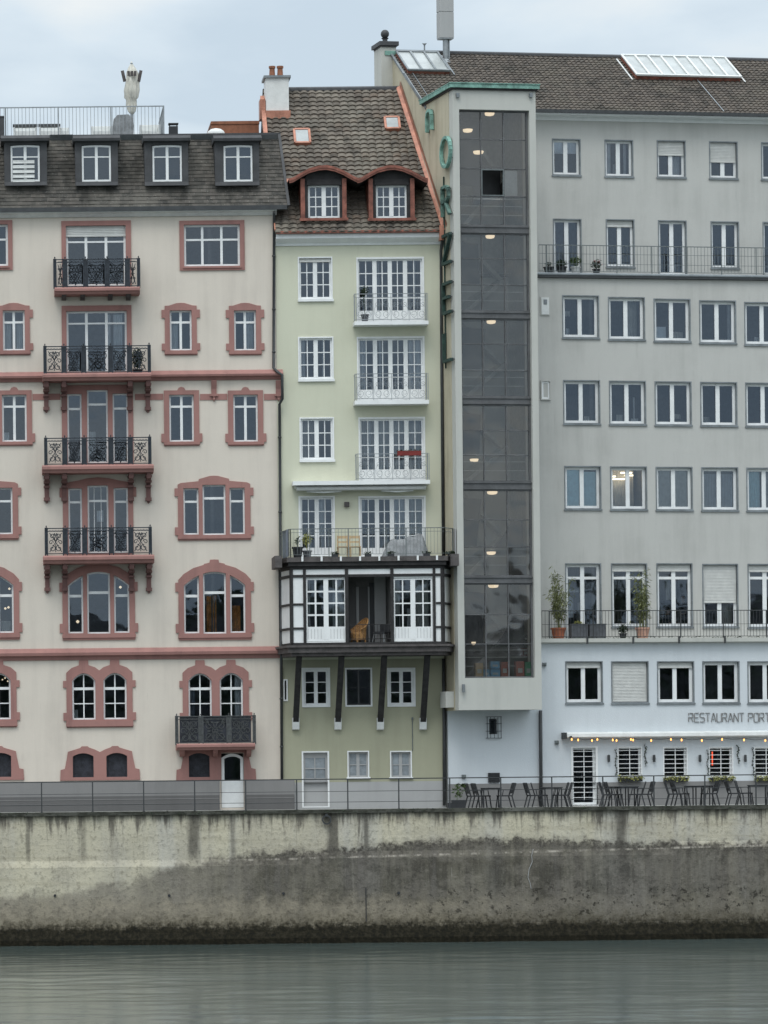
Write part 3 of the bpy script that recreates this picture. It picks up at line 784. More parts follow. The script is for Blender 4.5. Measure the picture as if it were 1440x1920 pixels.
# --- roof terrace of the pink house: railing is a part, the furniture stands on it
zt = zR + .0
rl = MB(); ry = 1.7; a = -14.8; b = U(307, 225, -ry); zr1 = Z(160, 199.5, -ry)
rl.box(a, b, ry - .02, ry + .02, zr1 - .04, zr1); rl.box(a, b, ry - .012, ry + .012, zt + .12, zt + .15)
x = a
while x < b: rl.box(x - .009, x + .009, ry - .009, ry + .009, zt + .1, zr1 - .02); x += .137
for k in range(4): xx = b - k * 2.0; rl.box(xx - .025, xx + .025, ry - .025, ry + .025, zt - .02, zr1)
rl.box(b - .02, b + .02, ry, ry + 4, zr1 - .04, zr1)
for k in range(26): rl.box(b - .009, b + .009, ry + .15 * k - .009, ry + .15 * k + .009, zt + .1, zr1 - .02)
rl.build('terrace_railing', M['steel'], pk)
# ================================================================== grey building frame (needed by the green roof)

YAW = math.radians(10.3)
_c = at_y(849.5, 300, -1.5)
FG = Frame(_c.x, _c.y, YAW, ZQ)
# ================================================================== narrow pale green house
gr = thing('narrow_house', 'narrow pale green house with white windows, steep tiled roof and timber bay', 'building', (FP.world(U(672, 1400), 0, 0)))
gx = gr.location.x
class Sub(Frame): pass
FN = Frame(gx, 0, 0, ZQ)
HN = []
def Zn(px, py, d=0): return FN.Z(px, py, d)
def Un(px, py, d=0): return FN.U(px, py, d)
# small casements
for x0, x1, y0, y1, cu in ((559, 623, 482, 562, 0), (559.5, 625, 632, 712, 1), (562, 626, 783, 863, 2)):
    w = Win(FN, gr, HN, [(x0 + 2, x1 - 2, y0 + 2, y1 - 2)], rec=.07, fw=3.5)
    w.sashes(w.ops[0], 2, 2, 3, 0, 8, 1.7); w.surround(None, 'white', .03, w=2.5); w.sill(y1 - 1, y1 + 3.5, x0 - 1, x1 + 2, proud=.08)
    if cu == 1: w.curtain(x0 + 6, x0 + 14); w.curtain(x1 - 20, x1 - 16)
    if cu == 0: w.shutter(y0 + 3, y0 + 7)
    if cu == 2: w.curtain(x0 + 6, x0 + 28, back=.4, m='greyblind')
    w.done()
# balcony doors, four leaves each
for k, (x0, x1, y0, y1) in enumerate(((669, 795, 483, 604), (670, 796, 632, 752), (673, 797, 783, 902))):
    w = Win(FN, gr, HN, [(x0 + 2, x1 - 3, y0 + 2.5, y1)], rec=.07, fw=3.2)
    w.sashes(w.ops[0], 4, 2, 4, 19, 8, 1.7); w.surround([(x0 - .5, y1), (x1 + .5, y1), (x1 + .5, y0 - 1), (x0 - .5, y0 - 1)], 'white', .03)
    if k == 1: w.curtain(x0 + 4, x0 + 18); w.curtain(x1 - 29, x1 - 6); w.curtain(x0 + 42, x0 + 47)
    if k == 2: w.curtain(x0 + 4, x1 - 6, back=.35, m='greyblind'); w.curtain(x0 + 18, x0 + 24)
    if k == 0: w.curtain(x1 - 18, x1 - 14); w.curtain(x0 + 40, x0 + 44)
    w.done()
# terrace doors behind the bay roof
w = Win(FN, gr, HN, [(564, 625, 933, 1043)], rec=.07, fw=3.2); w.sashes(w.ops[0], 2, 2, 4, 13, 8, 1.7); w.surround([(560, 1043), (628, 1043), (628, 930), (560, 930)], 'white', .03); w.curtain(600, 612, back=.3); w.done()
w = Win(FN, gr, HN, [(676, 795, 933, 1043)], rec=.07, fw=3.2); w.sashes(w.ops[0], 4, 2, 4, 13, 8, 1.7); w.surround([(672.5, 1043), (798.5, 1043), (798.5, 930), (672.5, 930)], 'white', .03)
w.curtain(738, 760, back=.25); w.curtain(770, 792, back=.25, m='greyblind'); w.curtain(679, 686, 935, 960); w.done()
# three windows under the bay
for k, (x0, x1, y0, y1) in enumerate(((566, 619, 1252, 1327), (647, 698, 1252, 1326), (726, 779, 1252, 1326))):
    w = Win(FN, gr, HN, [(x0 + 3, x1 - 3, y0 + 3, y1 - 4)], rec=.07, fw=(4.5 if k != 1 else 2.5), frame=('white' if k != 1 else 'darkmetal'))
    if k != 1: w.sashes(w.ops[0], 2, 1, 3, 0, 7, 1.6)
    else: w.sashes(w.ops[0], 2, 1, 2, 0, 3, 1.0)
    w.surround(None, 'white', .04, w=3); w.done()
w = Win(FN, gr, HN, [(533.5, 537, 1276, 1312)], rec=.05, fw=.8, frame='darkmetal'); w.surround(None, 'white', .04, w=2.5); w.done()
# ground floor door and two windows
w = Win(FN, gr, HN, [(569, 614.5, 1411, 1512)], rec=.09, fw=4, frame='plinth_light', name='door'); G = w.G
a, z0 = G(572, 1511); b, z1 = G(611, 1459); w.mb.box(a, b, .10, .14, z0, z1); a, z0 = G(572, 1421); b, z1 = G(611, 1414); w.mb.box(a, b, .10, .14, z0, z1)
w.v(591, 1420, 1459, 2); w.h(572, 611, 1441, 2); w.surround([(566, 1514), (617.5, 1514), (617.5, 1408.5), (566, 1408.5)], 'white', .04); w.curtain(573, 610, 1418, 1460, back=.024, wave=.001, m='frosted'); w.done()
for x0, x1 in ((651, 692), (731, 772)):
    w = Win(FN, gr, HN, [(x0 + 2.5, x1 - 2, 1410, 1457)], rec=.09, fw=3, frame='plinth_light'); m = (x0 + x1) / 2
    w.v(m, 1411, 1456, 6); w.h(x0 + 3, x1 - 3, 1434, 1.8); w.surround(None, 'white', .04, w=2.2); w.sill(1457, 1460); w.curtain(x0 + 5, x1 - 5, back=.024, wave=.001, m='frosted'); w.done()

nL, nR = U(520.5, 900) - gx, U(829.5, 900) - gx
nTop, nMid = Zn(670, 441), Zn(670, 1236)
zP = Zn(670, 1466)
wb = MB(); holed(wb, nL + .005, nR, nMid, nTop, HN, 0, .24)
wb.face([(nR, 0, nMid), (nR, 0, nTop), (nR, 6, nTop), (nR, 6, nMid)]); wb.face([(nL + .005, 0, nMid), (nL + .005, 0, nTop), (nL + .005, 6, nTop), (nL + .005, 6, nMid)])
wb.build('wall', M['green'], gr)
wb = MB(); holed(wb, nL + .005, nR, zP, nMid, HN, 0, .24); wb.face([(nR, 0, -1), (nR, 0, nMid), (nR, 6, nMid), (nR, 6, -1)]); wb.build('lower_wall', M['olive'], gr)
wb = MB(); holed(wb, nL + .005, nR, -1, zP, HN, -.03, .27); wb.face([(nL + .005, -.03, zP), (nR, -.03, zP), (nR, 0, zP), (nL + .005, 0, zP)]); wb.build('plinth', M['plinth_light'], gr)
rb = MB(); rb.face([(nL, 3.2, -1), (nR, 3.2, -1), (nR, 3.2, nTop), (nL, 3.2, nTop)])
for py in (1465, 1385, 1236, 1046, 905, 756, 607, 445): z = Zn(670, py); rb.box(nL + .02, nR - .02, .27, 3.19, z - .14, z)
for px in (640, 720): rb.box(Un(px, 800), Un(px, 800) + .1, .6, 3.18, 0, nTop - .2)
rb.build('room_wall', M['room'], gr)
# eaves cove and gutter
z0, z1 = Zn(670, 460), Zn(670, 440); a, b = Un(517.5, 450, .3), Un(830.5, 450, .3); e = MB()
e.xprism([(-.004, z0), (-.05, z0), (-.08, z0 + .08), (-.3, z0 + .2), (-.36, z0 + .24), (-.36, z1), (-.004, z1)], a, b)
e.build('eaves_moulding', M['white'], gr)
# side strip of wall between the houses above the corner bracket
g_ = MB(); g_.box(a, b, -.50, -.34, z1 + .003, z1 + .10); g_.build('gutter', M['copperdull'], gr)
# downpipe on the right and on the left of the wall
pp = MB(); pp.tube([(Un(x, y, d), -d, Zn(x, y, d)) for x, y, d in ((829, 446, .42), (829, 456, .3), (827, 470, .09), (828.5, 700, .09), (831.5, 1050, .09))], .06, 8)
pp.tube([(Un(x, y, d), -d, Zn(x, y, d)) for x, y, d in ((831.5, 1235, .09), (832.5, 1370, .09), (833, 1510, .09))], .06, 8)
pp.build('downpipe', M['darkmetal'], gr, True)
lm = MB(); u, z = Un(650, 946), Zn(650, 946); lm.box(u - .09, u + .09, -.12, -.001, z - .09, z + .09); lm.build('wall_lamp', M['brownslab'], gr)
cn = MB(); cn.tube([(Un(773, 1347), -.02, Zn(773, 1347)), (Un(773.5, 1408), -.02, Zn(773.5, 1408))], .015, 6); cn.box(Un(773, 1347) - .03, Un(773, 1347) + .03, -.08, -.001, Zn(773, 1349), Zn(773, 1345)); cn.build('cable', M['railgrey'], gr)

# --- steep tiled roof
yE = -.46; zE2 = Zn(670, 437, .46)
RD = 5.4                                        # depth of the ridge
zRi = Zn(640, 168.5, -RD)
L2 = math.hypot(RD - yE, zRi - zE2); cs2, sn2 = (RD - yE) / L2, (zRi - zE2) / L2
def Pn(u, s, h): return (u, yE + s * cs2 - h * sn2, zE2 + s * sn2 + h * cs2)
tanv = math.tan(YAW)
gu = FG.o.x - gx                                # the neighbour's gable: u = gu - (y + 1.5) tan(yaw)
def uhi(s): return gu - (yE + s * cs2 + 1.5) * tanv - .02
ulo_ = Un(516, 437, .46)
def ulo(s): return ulo_ + .0
M['pantile'] = m_tile('brown_pantile', .30, .262 * sn2, [c4(.085, .072, .060), c4(.13, .112, .094), c4(.185, .158, .13), c4(.11, .098, .084), c4(.155, .122, .096)], c4(.21, .195, .16), zE2, False, .45)
rf = tiles(Pn, L2, .262, ulo, uhi, .30, wave=.065, lip=.045, nsub=5).build('roof', M['pantile'], gr)
def roof_at(py, px=640):                        # slope distance at which the roof plane shows at row py
    lo, hi = 0.0, L2
    for _ in range(40):
        m = (lo + hi) / 2; y = yE + m * cs2; z = zE2 + m * sn2
        if z > Zn(px, py, -y): hi = m
        else: lo = m
    return (lo + hi) / 2
rg = MB()
for k in range(16):                             # ridge tiles
    a = ulo_ + .1 + k * (uhi(L2) - ulo_ - .1) / 16; b = a + (uhi(L2) - ulo_ - .1) / 16 + .04
    rg.tube([(a, RD, zRi + .0), (b, RD, zRi + .015)], .13, 8, r1=.115)
rg.build('ridge_tile', M['lead'], rf)
bk = MB(); bk.face([(ulo_, RD, zRi), (uhi(L2), RD, zRi), (uhi(L2), RD + 5, zE2), (ulo_, RD + 5, zE2)]); bk.face([(ulo_ + .01, yE + .1, zE2 - .06), (ulo_ + .01, RD, zRi - .06), (ulo_ + .01, RD + 5, zE2)])
bk.build('roof_back', M['lead'], rf)
cp = MB()                                       # copper flashing up the gable and along the left edge
prev = None
for k in range(13):
    s = L2 * k / 12; u = uhi(s); cur = (u, s)
    if prev:
        a, b = Pn(prev[0] - .10, prev[1], .10), Pn(prev[0] + .03, prev[1], .16); c, d = Pn(u + .03, s, .16), Pn(u - .10, s, .10)
        cp.face([a, b, c, d]); cp.face([a, d, Pn(u - .10, s, .0), Pn(prev[0] - .10, prev[1], .0)])
        cp.face([Pn(prev[0] + .03, prev[1], .16), Pn(u + .03, s, .16), Pn(u + .03, s, .42), Pn(prev[0] + .03, prev[1], .42)])
    prev = cur
cp.box(Un(824, 440, .5), Un(832, 440, .5), yE - .1, yE + .3, Zn(670, 452, .5), Zn(670, 424, .5))
sA = roof_at(262); sB = roof_at(186)
cp.build('copper_flashing', M['copper'], gr); cp = MB(); cp.bar(Pn(ulo_ - .05, sA, .12), Pn(ulo_ - .05, sB, .12), .16, .18); cp.bar(Pn(ulo_, roof_at(432), .04), Pn(ulo_, sA + .02, .04), .05, .08); cp.build('copper_flashing', M['copper'], gr); cp = MB()
for (xa, xb, ya) in ((541, 551, 345), (652, 671, 347)):
    s = roof_at(ya); cp.face([Pn(Un(xa, ya), s, .09), Pn(Un(xb, ya), s, .09), Pn(Un(xb, ya), s + .25, .09), Pn(Un(xa, ya), s + .25, .09)]); cp.build('copper_flashing', M['copper'], gr); cp = MB()

# chimney
dq = yE + roof_at(221, 520) * cs2; G = FN.g(520, 170, -dq); mb = MB()
a, z0 = G(498.5, 224); b, z1 = G(541.5, 146)
mb.box(a, b, dq, dq + 1.1, z0 - .4, z1); mb.box(a - .08, b + .08, dq - .08, dq + 1.18, z1, z1 + .09, 1)
ch = mb.build('chimney', [M['offwhite'], M['leadlight']], gr)
for x in (512, 527):
    u = G(x, 0)[0]; MB().lathe([(.12, z1 + .09), (.10, z1 + .42), (.13, z1 + .44), (.13, z1 + .52), (.08, z1 + .52)], 10, u, dq + .4).build('chimney_pot', M['brown'], ch)
cf = MB(); _, zz0 = G(0, 223); _, zz1 = G(0, 208); cf.box(a - .05, b + .05, dq - .12, dq + .5, zz0, zz1); _, zt1 = G(0, 186); cf.box(a - .24, a - .02, dq - .02, dq + .6, zz0, zt1); cf.build('copper_flashing', M['copper'], ch)
# two roof windows
for x0, x1, y0, y1 in ((552, 580, 247, 272), (722, 748, 226, 247)):
    s0, s1 = roof_at(y1), roof_at(y0); ym = yE + (s0 + s1) / 2 * cs2
    a, b = Un(x0, (y0 + y1) / 2, -ym), Un(x1, (y0 + y1) / 2, -ym); mb = MB(); t = .09; h = .16
    for p, q in (((a, s0), (b, s0)), ((a, s1), (b, s1)), ((a, s0), (a, s1)), ((b, s0), (b, s1))): mb.bar(Pn(p[0], p[1], h * .6), Pn(q[0], q[1], h * .6), .085, h, up=Vector(Pn(0, 0, 1)) - Vector(Pn(0, 0, 0)))
    o = mb.build('roof_window', M['copper'], gr)
    g = MB(); g.face([Pn(a + .05, s0 + .06, h), Pn(b - .05, s0 + .06, h), Pn(b - .05, s1 - .06, h), Pn(a + .05, s1 - .06, h)]); g.build('pane', M['panelgrey'], o, fixn=False)
# dormers with curved copper roofs
for k, (cx, wl, wr) in enumerate(((607.5, 578, 637), (735, 705.5, 763))):
    sF = roof_at(414, cx); yF = yE + sF * cs2 - .16; G = FN.g(cx, 370, -yF); hl = []
    w = Win(FN, None, hl, [(wl, wr, 347, 408)], d=-yF, rec=.12, fw=3.5)
    w.sashes(w.ops[0], 2, 2, 3, 0, 8, 1.8)
    mb = MB(); a, z0 = G(cx - 44, 412); b, z1 = G(cx + 42, 340)
    holed(mb, a, b, z0, z1, hl, yF, .16, 0)
    prof = [(-66, 345), (-58, 343), (-44, 334.5), (-28, 326), (-10, 321.5), (4, 320.5), (20, 324), (36, 331), (50, 339), (60, 344.5), (66, 346)]
    up = [G(cx + dx, y) for dx, y in prof]
    mb.prism([[(a, z1 - .02), (b, z1 - .02)] + [p for p in reversed(up) if a < p[0] < b]], yF, yF + .05, 0)
    # roof: a curved band running back into the slope
    n = len(up); yo = yF - .30; yk = yF + 2.4; T = .18
    for (p, q) in zip(up, up[1:]):
        mb.face([(p[0], yo, p[1]), (q[0], yo, q[1]), (q[0], yo, q[1] + T), (p[0], yo, p[1] + T)], 1)
        mb.face([(p[0], yo, p[1] + T), (q[0], yo, q[1] + T), (q[0], yk, q[1] + T), (p[0], yk, p[1] + T)], 1)
        mb.face([(p[0], yo, p[1]), (p[0], yk, p[1]), (q[0], yk, q[1]), (q[0], yo, q[1])], 0)
    mb.poly([(p[0], yo - .012, p[1] + T * .55) for p in up], .05, .04, 1)
    for x0_, x1_, sg in ((a, a + .16, -1), (b - .16, b, 1)):     # copper posts and cheeks
        mb.box(x0_, x1_, yF - .06, yF + .001, z0, z1 + .1, 1)
        xx = a if sg < 0 else b
        mb.face([(xx, yF, z0), (xx, yF, z1 + .1), (xx, yF + 2.0, z1 + .1), (xx, yF + 2.0, z0 + 1.5)], 1)
    mb.box(a - .05, b + .05, yF - .14, yF - .06, z0 - .05, z0 + .05, 1)
    c, zz = G(wl - 3, 347); c2, zz2 = G(wr + 3, 336); mb.box(c, c2, yF - .05, yF - .002, zz, zz2, 0)
    do = mb.build('dormer', [M['timber'], M['copperdull']], gr)
    L = [w.G(*p) for p in opoly(w.ops[0], 2)]
    w.mb.face([(x, w.Y + w.rec + .03, z) for x, z in L], 1)
    w.mb.build('window', [M['white'], M['glass']], do, fixn=False)

# --- balconies of the upper floors
for k, (rx0, rx1, ry0, ry1, sx0, sx1, sy0, sy1) in enumerate(((666, 800.5, 550, 602, 664, 803, 602, 609), (667, 801.5, 700, 750, 665, 804, 750.5, 758), (669, 803.5, 850, 900, 549, 806, 900.5, 908))):
    dp = .62; G = FN.g((rx0 + rx1) / 2, 0 + (ry0 + sy1) / 2, dp)
    a, z0 = G(rx0, ry1); b, z1 = G(rx1, ry0); s0, q0 = G(sx0, sy1); s1, q1 = G(sx1, sy0)
    o = MB().box(s0, s1, -dp - .05, -.002, q0, q1).build('balcony', M['white'], gr)
    r = MB(); y = -dp; r.box(a, b, y - .012, y + .012, z1 - .025, z1); r.box(a, b, y - .008, y + .008, z0 + .05, z0 + .07); zz = z1 - .14 * (z1 - z0); r.box(a, b, y - .008, y + .008, zz - .008, zz + .008)
    for q in range(5):
        x = a + (b - a) * q / 4
        for t in ((-1, 1) if q in (0, 4) else (0,)): r.box(x + t * .03 - .009, x + t * .03 + .009, y - .009, y + .009, q1, z1)
    for q in range(10):
        x = a + .06 + (b - a - .12) * q / 9; r.box(x - .005, x + .005, y - .005, y + .005, z0 + .05, zz)
    for q in range(4):                              # oval scrolls in the lower half
        c = a + (b - a) * (q + .5) / 4; h = z1 - z0
        for sg in (-1, 1):
            r.poly([(x, y, z) for x, z in spiral(c + sg * .17, z0 + .62 * h, .15, PI / 2, 1.1, sg, 12)], .012, .012)
            r.poly([(x, y, z) for x, z in spiral(c + sg * .16, z0 + .26 * h, .14, -PI / 2, 1.1, -sg, 12)], .012, .012)
        r.poly([(c + .3 * math.cos(t * PI / 8), y, z0 + .36 * h + .3 * math.sin(t * PI / 8)) for t in range(17)], .011, .011)
    for x in (a, b):
        for zq in (z1 - .012, z0 + .06): r.box(x - .008, x + .008, y, -.01, zq - .008, zq + .008)
        for q in range(1, 4): r.box(x - .006, x + .006, y * q / 4 - .006, y * q / 4 + .006, z0 + .05, z1)
    r.build('railing', M['steel'], o)
    if k == 0:
        c, zc_ = G(685, 601); 
        potted('potted_shrub', 'grey pot with a tall standard bush on the top white balcony of the green house', FN.world(c, dp - .22, q1), .15, .28, 'planter', 'leafdark', (.24, .2, .2), 300, .06, lift=.72)
    if k == 2:
        c = G(767, 0)[0]; t = thing('flower_box', 'red flower box hanging on the balcony rail of the green house', 'flower box', FN.world(c, dp + .13, z1 - .10)); m2 = MB()
        m2.xprism([(-.09, .0), (.09, .0), (.11, .17), (-.11, .17)], -.44, .44); m2.build('box', M['red'], t)
        f = MB(); [leaves(f, (xx * .1, 0, .16), (.1, .12, .1), 22, .07) for xx in range(-4, 5)]; f.build('foliage', M['leafdark'], t, fixn=False)
# rolled awning under the long slab
G = FN.g(677, 914, .3); a, z0 = G(553, 918); b, z1 = G(800, 909); aw = MB(); aw.box(a, b, -.34, -.02, z0 + .06, z1)
aw.tube([(a + .05, -.42, z0 + .04), (b - .05, -.42, z0 + .04)], .075, 10)
for x0, x1 in ((575, 640), (715, 775)): p, q = G(x0, 0)[0], G(x1, 0)[0]; aw.bar((p, -.3, z0 - .05), ((p + q) / 2, -.36, z0 - .09), .06); aw.bar(((p + q) / 2, -.36, z0 - .09), (q, -.3, z0 - .05), .06)
aw.build('awning', M['offwhite'], gr)

# ================================================================== half-timbered bay on struts, with a terrace on top
BD = 1.75                                        # projection of the bay
def Zb(px, py): return Zn(px, py, BD)
def Ub(px, py): return Un(px, py, BD)
by = thing('timber_bay', 'black and white half-timbered bay on dark struts projecting from the green house', 'bay', FN.world(0, 0, 0))
bxl, bxr = Ub(548, 1130), Ub(829, 1130)           # front corners; the left end is canted back to the wall
wxl, wxr = Un(526, 1130), Un(832, 1130) + .38
zb0, zb1 = Zb(690, 1205), Zb(690, 1063)
HB = []
def beam(mb, x, y0, y1, w): a, z0 = Ub(x - w / 2, y1), Zb(x, y1); b, z1 = Ub(x + w / 2, y1), Zb(x, y0); mb.box(a, b, -BD - .045, -BD + .06, z0, z1)
bm_ = MB()
wl_ = Win(FN, by, HB, [(574, 649, 1084, 1202)], d=BD, rec=.03, fw=3); wl_.sashes(wl_.ops[0], 2, 2, 4, 24, 9, 3.2); wl_.curtain(576, 583, back=.3); wl_.curtain(625, 634, back=.3); wl_.curtain(590, 600, 1150, 1178, m='leafdark', back=.3, name='plant')
wl_.curtain(634, 646, 1085, 1178, m='greyblind', back=.35); wl_.done()
wr_ = Win(FN, by, HB, [(738, 811, 1084, 1202)], d=BD, rec=.03, fw=3); wr_.sashes(wr_.ops[0], 2, 2, 4, 24, 9, 2.4); wr_.curtain(741, 752, back=.3, m='greyblind'); wr_.curtain(776, 806, back=.45, m='greyblind'); wr_.curtain(765, 771, 1140, 1178, back=.3); wr_.curtain(741, 750, 1150, 1178, m='leafdark', back=.25, name='plant'); wr_.done()
a, z0, b, z1 = FN.rect(652, 1081, 736, 1204, BD)
HB.append((a, b, z0 - .05, z1))
for xa_, xb_ in ((578, 645), (742, 807)):
    gv = MB()
    for k in range(12): x_ = Ub(xa_ + (xb_ - xa_) * k / 11, 1190); gv.box(x_ - .006, x_ + .006, -BD + .028, -BD + .0335, Zb(610, 1198), Zb(610, 1179))
    gv.build('boarding_groove', M['plinth_light'], by)
pn = MB(); holed(pn, bxl, bxr, zb0 - .05, zb1 + .1, HB, -BD, .12)
pn.face([(wxl, 0, zb0 - .05), (bxl, -BD, zb0 - .05), (bxl, -BD, zb1 + .1), (wxl, 0, zb1 + .1)]); pn.face([(wxr, 0, zb0 - .05), (bxr, -BD, zb0 - .05), (bxr, -BD, zb1 + .1), (wxr, 0, zb1 + .1)])
pn.build('infill_panel', M['white'], by)
# recessed loggia behind the opening
lg = MB(); ring(lg, a - .02, b + .02, -BD + .125, -.02, z0 - .3, z1 + .3, .05)
lg.box(bxl + .05, a - .06, -.06, -.02, zb0, zb1); lg.box(b + .06, bxr - .05, -.06, -.02, zb0, zb1)
lg.box(bxl + .05, bxr - .05, -BD + .13, -.03, zb1 + .02, zb1 + .05); lg.build('loggia_wall', M['room'], by)
ld = MB(); q = lambda x: Un(x, 1150, .1)
ld.box(q(668), q(673), -.14, -.075, z0, z1 - .3); ld.box(q(690), q(693), -.14, -.075, z0, z1 - .3); ld.box(q(702), q(723), -.16, -.075, z0, z1 + .1); ld.box(q(652), q(668), -.10, -.075, z0, z1 - .1, 1); ld.box(q(693), q(702), -.10, -.075, z0, z1 - .15, 2); ld.box(q(673), q(690), -.09, -.075, z0 + .1, z1 - .3, 1)
ld.build('loggia_door', [M['plinth_light'], M['plinth_dark'], M['blackpot']], by)
for x, y0, y1, wd in ((548, 1063, 1206, 5), (572, 1063, 1206, 5.5), (651, 1063, 1206, 6), (736, 1063, 1206, 6), (815, 1063, 1206, 5), (829, 1063, 1206, 4)): beam(bm_, x, y0, y1, wd)
for y, t in ((1063.5, 6), (1079, 5), (1206.5, 5)): bm_.box(bxl, bxr, -BD - .04, -BD + .02, Zb(690, y + t / 2), Zb(690, y - t / 2))
for x0, x1 in ((550, 569.5), (817.5, 827)):
    for y in (1132, 1177): bm_.box(Ub(x0, y), Ub(x1, y), -BD - .038, -BD + .02, Zb(690, y + 2), Zb(690, y - 2))
for (ax, ay, cx_, cy_) in ((wxl, 0, bxl, -BD), (wxr, 0, bxr, -BD)):
    nx = -.03 if ax < cx_ else .03
    for y, t in ((1063.5, 6), (1079, 5), (1132, 4), (1177, 4), (1206.5, 5)): z = Zb(690, y); bm_.bar((ax + nx, ay, z), (cx_ + nx * .5, cy_ - .01, z), .08, t * .02, up=(0, 0, 1))
    for f in (.04, .96): bm_.bar((ax + (cx_ - ax) * f + nx, ay + (cy_ - ay) * f, Zb(690, 1208)), (ax + (cx_ - ax) * f + nx, ay + (cy_ - ay) * f, Zb(690, 1061)), .10)
bm_.build('timber_frame', M['timber'], by)
fl = MB(); zf1, zf0 = Zb(690, 1209), Zb(690, 1229)
fl.prism([[(wxl, 0.0), (bxl - .1, 0), (bxl - .1, 1), (wxl, 1)]], 0, .001) if False else None
def deck(mb, z0, z1, o, mi=0):
    P = [(wxl - o, -.003), (bxl - o, -BD - o), (bxr + o, -BD - o), (wxr + o, -.003)]
    for k in range(4):
        p, q2 = P[k], P[(k + 1) % 4]; mb.face([(p[0], p[1], z0), (q2[0], q2[1], z0), (q2[0], q2[1], z1), (p[0], p[1], z1)], mi)
    mb.face([(p[0], p[1], z0) for p in P], mi); mb.face([(p[0], p[1], z1) for p in P], mi)
deck(fl, zf0 + .12, zf1 - .08, .16); deck(fl, zf1 - .08, zf1, .24); deck(fl, zf0, zf0 + .12, .05)
fl.build('floor_slab', M['brownslab'], by)
tp = MB(); zt0, zt1 = Zb(690, 1060.5), Zb(690, 1053); deck(tp, zt0, zt1, .14); tp.build('roof_beam', M['timber'], by)
tp2 = MB(); zt2 = Zb(690, 1044); deck(tp2, zt1, zt2, .2)
for x, w_ in ((519, 9), (849, 11)): a_, b_ = Ub(x - w_ / 2, 1050), Ub(x + w_ / 2 + 4, 1050); tp2.box(a_, b_, -BD - .34, -.3, Zb(690, 1063), Zb(690, 1041))
tp2.build('terrace_edge', M['brownslab'], by)
lr = MB(); zz = Zb(690, 1196); a, b = Ub(653, 1196), Ub(735, 1196)
for py in (1171, 1198): lr.box(a, b, -BD - .05, -BD - .03, Zb(690, py) - .012, Zb(690, py) + .012)
for k in range(13): x = a + (b - a) * k / 12; lr.box(x - .006, x + .006, -BD - .046, -BD - .034, Zb(690, 1198), Zb(690, 1171))
lr.build('railing', M['timber'], by)
for xt, xb in ((565, 554.5), (643, 633.5), (722, 713), (801, 793)):     # struts on white stone corbels
    ub = Un(xb, 1349, .12); zb = Zn(xb, 1349, .12); ut = ub + .04; mb = MB()
    mb.bar((ub, -.14, zb - .05), (ut, -BD + .25, zf0 + .02), .19, .21, up=(1, 0, 0)); st = mb.build('strut', M['timber'], by)
    c = MB(); z0 = Zn(xb, 1369, .1); c.xprism([(0, z0), (-.16, z0 + .03), (-.24, zb - .02), (-.24, zb + .06), (0, zb + .06)], ub - .13, ub + .13); c.build('corbel', M['offwhite'], st)
# terrace railing on the bay
tr = MB(); zr0, zr1 = zt2, Zb(690, 991); zr1 = max(zr1, zt2 + .95)
P = [(wxl - .0, -.1), (bxl - .05, -BD - .1), (bxr + .1, -BD - .1), (wxr + .25, -.35)]
for (p, q2) in zip(P, P[1:]):
    L = math.hypot(q2[0] - p[0], q2[1] - p[1]); n = max(2, int(L / .125))
    for z, t in ((zr1, .028), (zr1 - .13, .014), (zr0 + .1, .014)): tr.bar((p[0], p[1], z), (q2[0], q2[1], z), t)
    for k in range(n + 1):
        x, y = p[0] + (q2[0] - p[0]) * k / n, p[1] + (q2[1] - p[1]) * k / n; tr.box(x - .005, x + .005, y - .005, y + .005, zr0 + .1, zr1)
    m = max(1, int(round(L / .72)))
    for k in range(m + 1): x, y = p[0] + (q2[0] - p[0]) * k / m, p[1] + (q2[1] - p[1]) * k / m; tr.box(x - .015, x + .015, y - .015, y + .015, zr0 - .02, zr1)
tro = tr.build('terrace_railing', M['railgrey'], by)
ft = MB()
for k in range(8): x = Ub(566 + k * 36, 1048); ft.box(x - .035, x + .035, -BD - .26, -BD - .2, Zb(690, 1052), Zb(690, 1043))
ft.build('post_foot', M['white'], by)
sc = MB(); sc.face([(wxl + .08, -.25, zr0 + .05), (bxl - .12, -BD + .1, zr0 + .05), (bxl - .12, -BD + .1, zr1 + .02), (wxl + .08, -.25, zr1 + .02)]); sc.face([(wxl + .1, -.25, zr0 + .05), (bxl - .1, -BD + .1, zr0 + .05), (bxl - .1, -BD + .1, zr1 + .02), (wxl + .1, -.25, zr1 + .02)])
sc.build('privacy_screen', M['navy'], by)
sc = MB(); x = wxr - .1; sc.box(x, x + .03, -1.5, -.7, zr0 + .05, zr1 - .02); sc.build('privacy_screen', M['plinth_light'], by)
# ================================================================== grey office building
gy = thing('office_building', 'long grey rendered building with tiled roof, terraces and restaurant below', 'building', FG.world(0, 0, 0), YAW)
D0, D1, D2 = -3.9, -2.9, -1.4                     # upper, middle and lower wall planes
HU, HMm, HL = [], [], []
def gz(px, py, d): return FG.Z(px, py, d)
def gu_(px, py, d): return FG.U(px, py, d)
def gwin(x0, y0, x1, y1, d, holes, mul=7.5, tr=(), door=False, fw=5.0, dark=True):
    w = Win(FG, gy, holes, [(x0 + 2, x1 - 2, y0 + 2, y1 - (2 if not door else 0))], d=d, rec=.13, fw=fw)
    o = w.ops[0]; w.cross(o, ((x0 + x1) / 2,), tr, mul, 5)
    w.surround([(x0, y1 + (.5 if not door else 0)), (x1, y1 + (.5 if not door else 0)), (x1, y0), (x0, y0)], 'leadlight', .012)
    if not door: w.sill(y1 - .5, y1 + 2.5, x0 - 1, x1 + 1, 'leadlight', .05)
    return w
